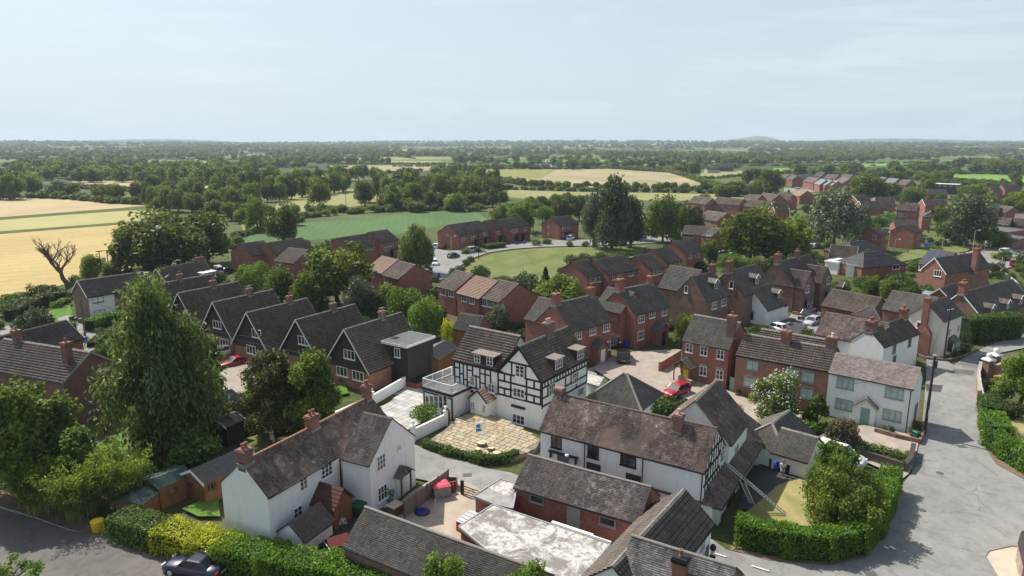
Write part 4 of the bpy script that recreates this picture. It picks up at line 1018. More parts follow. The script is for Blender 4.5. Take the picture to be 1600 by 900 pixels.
B3.porch('F', (1353,650), 1.9, .55, 2.2, .9, 'brownred', 'white', doorc=M_sage, doorlabel='sage green front door with wreath', bargem=wm('brick'))
b = MB(); p = B3.hit('F', 1424, 640); b.tube((B3.L-.3, -.01, .1), (B3.L-.3, -.01, 4.8), .045); B3._o(b.mesh('downpipe', M_black, uv=False), 'downpipe')
b = MB(); b.box(B3.L-.055, B3.L-.02, B3.w*.45, B3.w*.78, 0, 2.6); B3._o(b.mesh('side_door', wm('brick')), 'side_door')
B4 = House('brown_roofed_house', 'low house with mottled plum-brown roof behind the pantiled row', (1273,522), (1333,534), 4.2, (1294,488), 40, 'white', 'brownred', near=1, L=8.2)
B5 = House('white_cottage', 'white cottage with dark roof and sooty brick chimney stack behind the pink-roofed cottage', (1382,543), (1438,521), 4.6, (1361,513), 42, 'white', 'brown', near=1, over=.1, gov=.05)
B5.chimney(1362, 1.0, 1.3, 1.0, 3, 'brickdk', x=.7); B5.row('F', [(1397,545), (1421,535), (1397,562)], w=.9, h=1.2, fm=M_grey); B5.chimney(1412, 1.2, 1.0, .8, 2, 'brickdk')
B6 = House('cream_house', 'cream house with huge stepped brick chimney on its gable at the road junction', (1476,503), (1506,491), 5.4, (1454,472), 43, 'cream', 'grey', near=1, over=.15, gov=.1, barge=wm('brick'))
B6l = House('rear_range', 'rear', (1377,483), (1423,497), 5.4, (1387,460), 40, 'brickdk', 'grey', near=1, ang=B6.ang-R(90), parent=B6.root, w=6.0, L=6.5)
b = MB(); yw = B6.w/2; b.taper(-.6, .09, yw-1.05, yw+1.05, 0, 3.4, 1.0); b.taper(-.6, .09, yw-1.05, yw+1.05, 3.4, 4.3, .8, ky=.42); b.box(-.5, .0, yw-.4, yw+.4, 4.3, 8.5); b.box(-.56, .06, yw-.46, yw+.46, 8.2, 8.38)
B6._o(b.mesh('chimney', wm('brick')), 'chimney'); B6.row('L', [(1436,508)], w=.6, h=.9, nx=1); B6.row('F', [(1483,519), (1497,513)], w=.8, h=1.1, nx=2, ny=2, sill=True)
B6.bay('F', 1485, 541, 2.4, 1.4, .7, 'grey', canopy=.8)
B7 = House('brick_house', 'large house with three small gabled dormers at the right edge above the tall hedge', (1535,497), (1610,474), 3.2, (1508,455), 45, 'brickbr', 'grey', near=1, over=.3, barge=M_white, L=19)
for x in (1549, 1572, 1592): B7.dormer(x, 489-(x-1549)*.38, 1.3, 1.0, 'gable', roof='brown', wall='brickbr', nx=2)
B7.chimney(1509, 1.5, 1.3, .9, 2, 'brick', x=.6); B7.row('F', [(1588,508)], w=.8, h=1.2, arch=True)
B7b = House('brick_house', 'brick gable with white bargeboards between the two grey roofs', (1483,466), (1510,455), 4.4, (1467,451), 42, 'brickdk', 'greybrown', barge=M_white, L=7)
B7c = House('brick_garage', 'low brown tiled outbuilding beside the clipped hedge end', (1282,477), (1336,488), 2.7, (1296,450.5), 38, 'brickdk', 'brown', near=1, cat='outbuilding', L=8.6)
B7d = House('outbuilding', 'small dark hipped outbuilding beside the parked black car', (1330,492), (1357,497), 2.4, (1352,478), 35, 'brickdk', 'grey', hip=(1,1), cat='outbuilding', L=4.5)
B8 = House('brick_house', 'orange-brick house with white bargeboards and dark solar panelled wing', (1478.5,428), (1549,418), 5.0, (1466,402), 47, 'brickor', 'grey', barge=M_white, near=0, over=.2)
B8.row('L', [(1465.5,427)], w=1.5, h=1.2, nx=3); B8.chimney(1526, 1.6, .9, .9, 1, 'brick', oy=-2.6)
B8w = House('wing', 'solar wing', (1434,412), (1453,419), 4.8, (1452,393.5), 40, 'brickor', 'grey', ang=B8.ang-R(90), parent=B8.root, L=5.5, w=7)
B8w.row('F', [(1435,418), (1448,422)], w=1.2, h=1.1)
b = MB(); tp = math.tan(B8w.pitch)
for i in range(3):
 for j in range(2):
  x0 = .4+i*1.25; y0 = .5+j*1.3; b.add([(x0,y0,B8w.ze+y0*tp+.12),(x0+1.2,y0,B8w.ze+y0*tp+.12),(x0+1.2,y0+1.25,B8w.ze+(y0+1.25)*tp+.12),(x0,y0+1.25,B8w.ze+(y0+1.25)*tp+.12)], [(0,1,2,3)])
B8w._o(b.mesh('solar_panel', simple('solar_glass', (.02,.03,.06), .15, .2, 2, .6)), 'solar_panel')
B9 = House('bungalow', 'grey hip-roofed bungalow with pale valley beside the white flat-roofed extension', (1348,419), (1418.5,413.5), 2.6, (1375,392), 33, 'brick', 'greyl', hip=(1,1), cat='bungalow')
B9.row('F', [(1400,417)], w=2.0)
B9b = House('bungalow', 'grey-roofed bungalow part behind the brown church-like roof', (1330,398), (1370,394), 2.8, (1370,374), 30, 'brick', 'greyl', hip=(1,1), cat='bungalow', L=14)
B9c = House('white_gabled_building', 'building with long brown roof and white triangular gable', (1294,402.5), (1337,406), 2.8, (1291.6,382), 42, 'white', 'brown', barge=M_white, cat='building')
B9d = House('flat_roofed_extension', 'white flat-roofed extension below the grey bungalow', (1322,414), (1348,416), 2.8, (1338,405), wall='white', roof='felt', flat=True, cat='extension')
B9e = House('flat_roofed_extension', 'white flat-roofed block left of the white extension', (1288,408), (1309,411), 2.8, (1300,399), wall='white', roof='white', flat=True, cat='extension')
BT = House('brick_house', 'twin brick house with dark porches and brown roof facing the small green', (1379,369), (1396,364), 4.8, (1371,355), 28, 'brick', 'estate', L=6.5)
BT.row('L', [(1366,371)], w=1.0, h=1.4); BT.row('F', [(1385,371), (1390,384)], w=1.5, h=1.2)
BT2 = House('brick_house', 'second twin brick house with corner windows behind the lamp post', (1430,364), (1452,359), 4.8, (1418,351), 28, 'brick', 'estate', L=6.5)
BT2.row('F', [(1436,370), (1436,383)], w=1.5, h=1.3)
# -- centre: detached brick houses
C1 = House('brick_house', 'red brick house with grey roof and tall chimney breast directly behind the inn', (895,519), (958,502), 5.2, (865,474), 42, 'brick', 'grey', near=1, over=.15, gov=.08, ridge=M_ridge)
C1r = House('rear_range', 'rear', (818,498), (845,503), 5.2, (837,464), 42, 'brick', 'greybrown', near=1, ang=C1.ang-R(90), parent=C1.root, w=6.2, L=5.5)
C1.chimney(862, 1.3, 1.1, .9, 1, 'brick', x=.55); C1.chimney(926, 1.1, .9, .8, 1, 'brick', x=C1.L-.7)
C1.row('F', [(903,524), (926,517), (947,512)], w=1.3, h=1.1, nx=3, ny=2); C1.row('F', [(950,540)], w=1.0, h=1.3, nx=2, ny=2); C1r.win('F', 841, 514, .8, 1.1, 1, 2)
C1.porch('F', (931,548), 2.0, 1.3, 2.3, 1.0, 'grey', 'brick', doorc=M_white)
C2 = House('brick_house', 'red brick house with grey roof and wide porch on the pink gravel court', (993,492.5), (1048.5,479), 5.2, (968.6,451.5), 42, 'brick', 'grey', near=1, over=.15, gov=.08, ridge=M_ridge)
C2r = House('rear_range', 'rear', (927,480), (950,486), 5.2, (934,444), 42, 'brick', 'greybrown', near=1, ang=C2.ang-R(90), parent=C2.root, w=6.2, L=5.5)
C2.chimney(963, 1.5, 1.1, .9, 1, 'brick', x=.5); C2.chimney(1022, 1.1, .9, .8, 1, 'brick', x=C2.L-.7)
C2.row('F', [(1002,498), (1019,491), (1038,487.5)], w=1.3, h=1.1, nx=3, ny=2); C2.row('F', [(1001,524)], w=1.4, h=1.3, nx=3, ny=2, arch=True, lintel=BR); C2.row('F', [(1040,513)], w=1.0, h=1.3, nx=2, ny=2, arch=True, lintel=BR)
C2.porch('F', (1025,522), 2.0, 1.5, 2.3, 1.1, 'grey', 'brick', doorc=M_black)
C3 = House('brick_house', 'brown brick house with gabled dormer and white-gabled garage wing', (1106,472), (1141,462), 5.2, (1080,432), 48, 'brickbr', 'grey', near=1, over=.15, gov=.08)
C3r = House('rear_range', 'rear', (1027,449), (1043,465), 5.2, (1035,423), 45, 'brickbr', 'grey', ang=C3.ang-R(90), parent=C3.root, w=7.0, L=6.5)
C3.row('L', [(1072.5,452)], w=.6, h=1.2, nx=1); C3.dormer(1116, 449, 1.3, 1.2, 'gable', roof='grey', wall='dark'); C3.row('F', [(1116,477), (1131,472)], w=1.5, h=1.2, nx=3, ny=2)
C3.chimney(1113, 1.2, .9, .8, 1, 'brickdk', x=C3.L-.5)
C3g = House('garage_wing', 'garage wing', (1105,492), (1133,482), 2.7, (1087,466), 45, 'white', 'grey', near=1, ang=C3.ang, L=4.5, w=6.5, parent=C3.root); C3g.dormer(1103, 482, 1.3, 1.0, 'gable', roof='grey', wall='dark')
C4 = House('brick_house', 'brown brick house with gabled dormer and white double garage door', (1163,463), (1209,456), 5.2, (1142,422), 48, 'brickbr', 'grey', near=1, over=.15, gov=.08, ang=C3.ang)
C4.row('L', [(1143,445)], w=.7, h=1.3, nx=1); C4.dormer(1180, 441, 1.3, 1.2, 'gable', roof='grey', wall='dark'); C4.row('F', [(1179,469), (1200,465)], w=1.6, h=1.3, nx=4, ny=2)
C4.bay('F', 1178, 492, 2.2, 1.4, .5, 'bluegrey'); C4.chimney(1137, 1.6, 1.1, .8, 1, 'brickdk', x=.5)
C4g = House('garage_wing', 'garage wing', (1200,486), (1234,479), 2.7, (1207,446), 45, 'white', 'grey', near=1, ang=C4.ang, L=6.5, w=6.6, parent=C4.root); C4g.dormer(1219, 462, 1.3, 1.0, 'gable', roof='grey', wall='dark')
b = MB(); b.box(-1.25, 1.25, -.05, 0, 0, 2.15)
for q in range(1, 6): b.box(-1.22, 1.22, -.06, -.05, q*.36-.01, q*.36+.01)
p = C4g.hit('F', 1225, 492); C4g._o(b.mesh('garage_door', M_white, uv=False), 'garage_door', (p.x, C4g.over-.002, 0))
C5 = House('brick_house', 'brown brick pair with two steep brown gables and white open porches', (1242,446), (1300,430), 5.0, (1216,412), 45, 'brickbr', 'brown', near=1, ang=C3.ang, L=13.5, w=7.5, ridge=M_ridgeb)
for x, k in ((2.6, 0), (9.6, 1)):
 loc = C5.M @ Vector((x-2.5, 3.9, 0))
 g = House('gabled_wing', 'front gable', A=(0,0), loc=(loc.x, loc.y), ang=C5.ang-R(90), L=5.5, w=5.0, ze=4.6, pitch=48, wall='brickbr', roof='brown', near=1, parent=C5.root)
 c_ = (1261.5, 451.5) if k == 0 else (1294, 438.5); g.win('R', *c_, 1.4, 1.3, 3, 2)
 c_ = (1261, 474) if k == 0 else (1292, 460); p = g.hit('R', *c_); g.bay('R', *c_, 1.8, 1.3, .5, 'grey', nx=3)
 C5.porch('F', (1275, 472) if k == 0 else (1307, 455), 1.3, 1.2, 2.2, .9, 'brown', postm=M_white, doorc=M_black, bargem=M_white)
C5.chimney(1211, 1.4, 1.1, .9, 2, 'brick', x=.5); C5.chimney(1246, 1.2, .9, .8, 2, 'brickdk')
# -- A-frame houses
Ebase = dict(wall='dark', roof='pandark', near=1, barge=M_white, over=.5, gov=.35, ridge=M_ridge)
def aframe(label, A, B, Rr, wins, ch, L, w=7.8, lw=None, ext=None, ang=None):
 h = House('chalet_house', label, A, B, 2.6, Rr, 52, L=L, w=w, ang=ang, group='steep-roofed chalet houses in a row', **Ebase)
 b = MB(); x0 = h.gov-.0; b.box(h.gov-.03, h.L-h.gov+.03, h.over-.03, h.w-h.over+.03, 0, 2.45); h._o(b.mesh('ground_floor_wall', wm('brickor')), 'ground_floor_wall')
 for (x, y) in wins[:1]: h.win('L', x, y, 1.9, 1.15, 3, 1)
 for (x, y) in wins[1:]: h.win('L', x, y, 1.9, 1.2, 3, 1, off=.04)
 if ch: h.chimney(ch, .9, .8, .6, 1, 'brickbr', oy=.0)
 return h
E1 = aframe('steep dark-roofed chalet house with flat-roofed side box next to the white terrace wall', (576,584), (650,555), (542.5,515), [(546,554), (535,580), (560,587)], 597, 10.5)
E1b = House('flat_roofed_extension', 'box', (596,535), (634,543), 5.2, (684,526), wall='dark', roof='greyl', flat=True, near=1, ang=E1.ang-R(90), parent=E1.root, L=4.2, w=5.5); E1b.win('F', 621, 551, .9, 1.2, 2, 1)
E2 = aframe('steep dark-roofed chalet house second from the white terrace, partly behind the ivy-clad tree', (497.5,565), (575,540), (467.5,500), [(474,532)], 520, 10.5, ang=E1.ang)
E3 = aframe('steep dark-roofed chalet house third in the row with pale blue blinds upstairs', (418,551), (500,520), (397.5,485), [(401,521), (393,546)], 452, 10.5, ang=E1.ang)
E4 = aframe('steep dark-roofed chalet house above the red sports car', (362.5,531), (440,505), (335,472.5), [(339.5,507), (351,536), (334,531)], 389, 10.5, ang=E1.ang)
E5 = aframe('steep dark-roofed chalet house fifth in the row behind the weeping birch', (306,513), (385,490), (283,459), [], 332, 10.5, ang=E1.ang)
E6 = aframe('steep dark-roofed chalet house at the far end of the row with red pot chimney', (262,497), (335,470), (240,444), [], 281, 11, ang=E1.ang)
E7 = House('detached_house', 'brick house with long catslide roof and white front wall near the bare dead tree', (136,465), (230,450), 4.6, (117.5,439), 36, 'brickbr', 'pandark', near=1, over=.3, gov=.2, barge=M_white, ridge=M_ridge, L=11)
E7.chimney(213, .9, .8, .6, 1, 'brickdk'); E7.row('F', [(153,468), (156,489)], w=1.7, h=1.0, nx=2, fm=M_black)
b = MB(); b.box(.25, 4.3, .25, .29, 0, 4.5); E7._o(b.mesh('white_front_wall', M_white), 'white_front_wall')
E8 = House('bungalow', 'dark-roofed bungalow with white flat dormer below the big oak group', (266,449), (337.5,434), 2.6, (244,420), 42, 'brickbr', 'pandark', near=1, barge=M_white, L=11, cat='bungalow'); E8.chimney(308, .8, .7, .6, 1, 'brickdk'); E8.chimney(324, .8, .7, .6, 1, 'brickdk'); E8.dormer(332, 440, 3.2, 1.2, 'flat', wall='white', nx=3, roof='white')
E9 = House('brick_house', 'wide brown-roofed brick house with blank dark gable behind the chestnut tree', (-40,574), (96,599), 5.2, (129,571), 34, 'brickdk', 'pan', near=1, over=.25, gov=.15, barge=M_grey, ridge=M_ridge, w=7.2)
E9.chimney(104, 1.3, .8, .7, 1, 'brickdk', oy=-1.5); E9.chimney(26, 1.2, .7, .7, 1, 'brickdk')
E9b = House('wing', 'wing', (20,560), (60,545), 5.2, (3,540), 36, 'brick', 'pan', near=1, barge=M_white, parent=E9.root, ang=E9.ang+R(90), L=9, w=6)
# -- brown-roofed terraces round the green
def terr(label, A, B, Rr, wins=(), wl=(), L=None, w=None, roof='estate', ang=None, ze=4.5, wall='brick', dk=(), pitch=30, group='brown-roofed terraced houses round the green', hip=(0,0), **k):
 h = House('terraced_house', label, A, B, ze, Rr, pitch, wall, roof, L=L, w=w, ang=ang, over=.3, gov=.12, group=group, hip=hip, **k)
 for q in wins: h.win('F', q[0], q[1], 1.5, 1.05, 3, 1)
 for q in wl: h.win('L', q[0], q[1], .7, .7, 1, 1)
 return h
D1a = terr('dark-roofed end terrace by the parked cars, back to the gardens', (681.6,448), (712,456), (711,420), [(693,456.5), (705,459)], L=5.4, w=8.8)
an = D1a.ang
D1 = House('terraced_house', 'terraced house with pale tan roof tiles beside the green', (712,458), (748,466), 4.6, (745,427), 30, 'brick', 'tan', ang=an, w=8.8, group='brown-roofed terraced houses round the green'); D1.row('F', [(725.5,466), (737.5,469.5)], w=1.4, h=1.1, nx=3)
D1c = terr('ivy-gabled end terrace with dark roof beside the green', (748,465), (779.5,470.6), (790,433), [(756,473), (766,475)], ang=an, w=8.8, ze=4.7)
D2a = terr('stepped terrace of two roofs behind the slender pine', (919,433.5), (942.6,429), (890,406.5), [(925.5,437.5), (935,436)], w=8.6)
D2b = terr('wide terraced roof with open skylight window right of the slender pine', (952,430), (999,421), (922.5,404), [(961,433), (969,432), (986,427)], w=8.6, ang=D2a.ang, ze=4.6)
D3a = terr('small stepped terrace roof in front of the long one', (1018,422), (1040.6,416.6), (985.5,397.5), [(1024,426), (1031,424)], w=8.4, ang=D2a.ang)
D3b = terr('middle terraced house left of the clipped garden by the green', (1044,411), (1067.6,405.4), (997,391), [(1051,414), (1058,412)], w=8.8, ang=D2a.ang)
D3c = terr('far end terraced house of the row running to the road', (1073,397.5), (1102.5,389.6), (1035,382), [(1079,401), (1090,399)], w=8.6, ang=D2a.ang)
D4a = terr('end terrace nearest the oaks backing on the green crop field', (394,400), (427,397.6), (378,378.5), [(399,413)], w=8.6, L=6.5, ang=R(56))
D4b = terr('long brown terrace roof backing on the green crop field', (432,399), (492,387.5), (414,376), [], w=8.6, ang=R(58))
D4c = terr('front-facing brown gable between the terraces by the crop field', (427,408), (447,412), (456,385), [(436,416)], w=8.6, ang=R(-32), L=6.5)
D4d = terr('brown terrace left of the stepped pair by the crop field', (545,390), (589,382), (518,368), [(571,389), (580,387)], w=8.6, ang=R(56))
D4e = terr('brown terrace with dark canopy left of the weeping ash', (594,379.6), (624,376), (575,361.6), [(603,389), (611,387)], w=8.6, ang=R(56))
D5a = terr('tan-roofed terrace end behind the big round maple', (570,421), (596,428), (591,397.6), [], w=8.4, roof='tan', ang=an, ze=4.2)
D5 = terr('brown terrace with big red gable behind the maple', (596,430), (612,433), (616,401), [(604,438)], w=8.4, ang=an, ze=4.2, L=6)
D6a = terr('long brown terrace backing on the crop field above the parked cars', (717.6,367), (766,359), (699.6,350.7), [(724,375), (739,372), (758,365)], [(699,368)], w=8.6)
D6b = terr('narrow middle terrace of the row above the blue bins', (775,359), (787,357), (753,344), [(779,364)], w=8.6, ang=D6a.ang, L=5)
D6c = terr('right end terrace of the row above the blue bins', (795,358), (830,353.6), (778,343), [(802,361), (807,360), (821,358)], w=8.6, ang=D6a.ang)
D7 = terr('detached brick end house left of the tall poplar', (875,353.6), (905.5,350), (859,340), [(881,356), (889,355), (881,368)], [(857,355), (857,366)], w=8.4, L=9)
for H, xs in ((D6a, (745, 760)), (D6b, (783,)), (D6c, (808, 818)), (D7, (886,)), (D4e, (615,))):
 for x in xs:
  p = H.hit('F', x, proj(H.A3)[1]+18); b = MB(); b.box(p.x-1.3, p.x+1.3, H.over-1.2, H.over-.01, 2.2, 2.4); b.box(p.x-1.2, p.x-1.05, H.over-1.1, H.over-.02, 0, 2.2)
  H._o(b.mesh('porch_canopy', wm('black')), 'porch_canopy')
# -- far estate houses, right
def est(name, label, R1, R2, zr=7.4, w=8, pitch=35, wall='brick', roof='estate', wins=(), wr=(), wl=(), barge=None, hip=(0,0), cat='house', group='houses of the far estate', ch=None, flat=False):
 q = from_ridge(R1, R2, zr, w, pitch)
 h = House(name, label, wall=wall, roof=roof, barge=barge, hip=hip, cat=cat, group=group, **q)
 for a in wins: h.win('F', a[0], a[1], 1.6, 1.1, 3, 1)
 for a in wr: h.win('R', a[0], a[1], 1.6, 1.1, 3, 1)
 for a in wl: h.win('L', a[0], a[1], 1.6, 1.1, 3, 1)
 if ch: h.chimney(ch, 1.0, .9, .7, 1, 'brick')
 return h
est('detached_house', 'brick house with brown roof half behind the great round lime', (1105,328.5), (1137,333), 6.6, 8.5, 32, wins=[(1102,347), (1108,348)])
est('terraced_house', 'long low brown-roofed terrace right of the lone red car', (1070,352), (1110,354), 6.8, 8, 28, wins=[(1065,367), (1071,368), (1080,369)])
est('terraced_house', 'brown-roofed terrace part touching the great round lime', (1111,355), (1127,357), 6.8, 8, 28, wins=[(1113,372), (1123,373), (1123,385), (1133,386)])
est('bungalow', 'gabled brick house with white bargeboard at the far edge of the pasture', (1085,306), (1113,309), 6.6, 8, 35, barge=M_white, wr=[(1108,318)])
est('detached_house', 'brick house with dark roof and white front strip by the pasture', (1121,308), (1163,311), 6.6, 8, 32, wins=[(1127,321), (1140,322)])
est('detached_house', 'brick house with white gable behind the lime tree crown', (1170,303), (1191,305), 6.8, 8, 35, wall='brick')
est('detached_house', 'brick house in the row beyond the lime with dark gable', (1193,301), (1218,304), 6.8, 8, 35, barge=None)
est('detached_house', 'brick house with black-boarded gable and twin windows', (1216,302), (1240,303.5), 6.8, 8, 35, wr=[(1236,313)])
est('detached_house', 'brown-roofed house right above the lime crown', (1170,312), (1212,315), 6.4, 8, 32)
est('detached_house', 'brick house with white-edged gable and two windows above the white parasol', (1206,317), (1229,317), 6.6, 8, 38, barge=M_white, wr=[(1224,327.5), (1234,328)])
est('detached_house', 'pale tan roofed house left of the silver willow', (1247,296), (1262,298), 6.6, 8, 35, roof='tan')
for i, (lb, a, b_, rf, wl) in enumerate((('red brick house with pinkish roof nearest the white van on the estate', (1224,272), (1234,273), 'plum', 'brick'), ('house with pink roof behind the estate gable', (1236,273), (1247,274), 'plum', 'brick'),
 ('brick house with slate-blue roof on the estate edge', (1249,272), (1270,272), 'bluegrey', 'brick'), ('estate house with dusty pink roof above the silver willow', (1264,276), (1281,278), 'plum', 'brick'), ('estate terrace with pale grey roof, first of three', (1283,279), (1292,281), 'bluegrey', 'brick'),
 ('estate terrace with pale grey roof, middle of three', (1293,280), (1301,282), 'bluegrey', 'brick'), ('estate terrace with pale grey roof, last of three', (1302,281), (1310,283), 'bluegrey', 'brick'), ('estate house with grey roof standing above its neighbours', (1278,269), (1289,269.5), 'plum', 'brick'),
 ('estate house with broad pink roof behind the willow top', (1293,272), (1312,273), 'plum', 'brick'), ('red gabled estate house right of the willow top', (1315,276), (1328,279), 'plum', 'brick'), ('estate house with pink roof at the field edge', (1318,272), (1334,273), 'plum', 'brick'),
 ('slate-blue roofed house beyond the wide oak', (1374,276), (1386,277), 'bluegrey', 'brick'), ('pale blue-grey roofed house beyond the wide oak', (1389,278), (1405,279), 'bluegrey', 'brick'), ('pink-brown roofed house beyond the wide oak', (1410,280), (1425,281), 'plum', 'brick'))):
 est('estate_house', lb, a, b_, 7.6, 8, 38, wl, rf)
est('detached_house', 'brown-roofed bungalow behind the silver willow, left gable', (1333,306), (1354,305.5), 5.6, 8, 35, barge=M_white)
est('bungalow', 'wide dark-roofed bungalow right of the silver willow', (1342,314), (1375,314), 5.6, 9, 35, barge=M_white)
est('bungalow', 'brown bungalow with white-trimmed gable beyond the hedge', (1366,308.5), (1397,309), 5.6, 8, 35, barge=M_white)
est('detached_house', 'brick house with white solar panels on its brown roof', (1405,317), (1436,318.5), 7.4, 8, 32, wins=[(1396,335), (1413,336)], ch=1407)
est('detached_house', 'brick house with grey hipped roof right of the solar panelled one', (1440,326.5), (1455,327), 7.0, 8, 32, wins=[(1436,340)], hip=(1,0))
est('detached_house', 'brick house with white-edged gable behind the solar panelled house', (1441,311), (1478,311.5), 7.0, 8, 32, barge=M_white, ch=1449)
est('long_low_house', 'long low grey-brown roofed building beyond the laurels', (1418,295), (1478,296), 5.0, 9, 30, wall='brickdk', roof='greybrown')
est('flat_roofed_terrace', 'black terrace block with white window bands at the field edge', (1464,286), (1502,287.5), 6.2, 6, 6, wall='black', roof='white', wins=[(1468,290), (1477,290.5), (1486,291), (1495,291.5)])
est('bungalow', 'grey-roofed bungalow with twin solar panels right of the big poplar', (1536,318.5), (1562,319.5), 6.0, 8, 32, roof='greybrown', wins=[(1549,337)])
est('bungalow', 'dark-roofed bungalow beside the grey one with solar panels', (1563,321), (1585,323), 5.4, 8, 30)
est('detached_house', 'slate-roofed brick house by the big green field', (1564,288), (1590,288), 7.0, 8, 35, roof='grey', ch=1585)
est('detached_house', 'brown gabled house left of the slate-roofed one', (1545,291), (1561,291), 6.2, 8, 35)
est('bungalow', 'brown roofed bungalow hidden among shrubs at the far right', (1549,304), (1575,304), 5.6, 9, 30, roof='brown')
est('brick_row', 'brown-roofed brick bungalow above the garage block', (1552,339), (1582,341), 5.6, 7, 32, wins=[(1560,352), (1571,353)])
est('brick_row', 'brown bungalow at the right edge under the pink roofs', (1584,341), (1606,342), 5.4, 7, 32)
est('bungalow', 'pale pink roofed bungalow at the right edge', (1586,334), (1608,335), 5.4, 7, 30, roof='pink')
est('garage_block', 'flat grey garage block with skylights at the right edge', (1548,353), (1600,360), 3.2, 12, 4, wall='brickdk', roof='greyl', cat='garage block')
est('garage_block', 'low grey-roofed brick block by the road at the right edge', (1572,366), (1606,371), 3.6, 10, 12, wall='brickdk', roof='greyl', cat='garage block')
est('detached_house', 'brown roof partly hidden behind the twin brick houses', (1395,344), (1432,345), 4.6, 8, 25, wall='brick', roof='greybrown')
q = from_ridge((719,489), (757,494), 4.6, 4.6, 40)
House('garage', 'grey tiled brick garage beside the yellow conifer', wall='brick', roof='greybrown', near=1, cat='garage', **q)
# -- foliage
def LM(n, a, b, c, trans=.42, tc=1.6): return leafmat(n, [(.0, a), (.5, b), (1, c)], trans, tc)
F_oak = LM('leaf_oak', (.028,.042,.008), (.075,.104,.019), (.165,.20,.04))
F_mid = LM('leaf_mid_green', (.038,.062,.010), (.102,.150,.024), (.20,.26,.048))
F_lime = LM('leaf_bright', (.045,.080,.012), (.10,.165,.022), (.17,.25,.04), .42)
F_yel = LM('leaf_golden', (.14,.17,.012), (.33,.36,.025), (.50,.50,.05), .4)
F_wil = LM('leaf_silver', (.045,.06,.035), (.12,.145,.095), (.26,.29,.21), .25, 1.1)
F_pop = LM('leaf_grey_green', (.030,.044,.024), (.072,.098,.052), (.15,.18,.105), .25, 1.2)
F_birch = LM('leaf_birch', (.045,.072,.02), (.10,.145,.04), (.19,.24,.07), .35)
F_dark = LM('leaf_dark', (.024,.034,.010), (.056,.074,.018), (.11,.135,.032), .3)
F_bam = LM('leaf_bamboo', (.06,.095,.018), (.15,.21,.035), (.26,.33,.06), .45)
F_con = LM('needle_dark', (.008,.018,.009), (.018,.034,.014), (.038,.06,.022), .15)
F_copper = LM('leaf_copper', (.03,.016,.014), (.06,.03,.026), (.10,.055,.04), .3)
F_brown = LM('leaf_brownish', (.05,.045,.025), (.11,.095,.05), (.20,.17,.09), .3, 1.2)
F_white = LM('blossom_white', (.30,.33,.24), (.48,.50,.42), (.64,.66,.58), .2, 1.0)
F_laurel = LM('leaf_laurel', (.04,.09,.008), (.10,.20,.014), (.18,.31,.03), .35)
F_hedge = LM('leaf_hedge', (.03,.06,.012), (.075,.13,.022), (.13,.20,.04), .3)
F_orange = LM('leaf_orange', (.14,.06,.02), (.25,.11,.04), (.36,.19,.07), .3)
M_bark = simple('bark', (.10,.08,.06), .95, .35, 4, bump=.6); M_barkd = simple('dead_bark', (.13,.095,.075), .9, .3, 4, bump=.6); M_barkw = simple('birch_bark', (.42,.40,.36), .8, .4, 5, bump=.3)
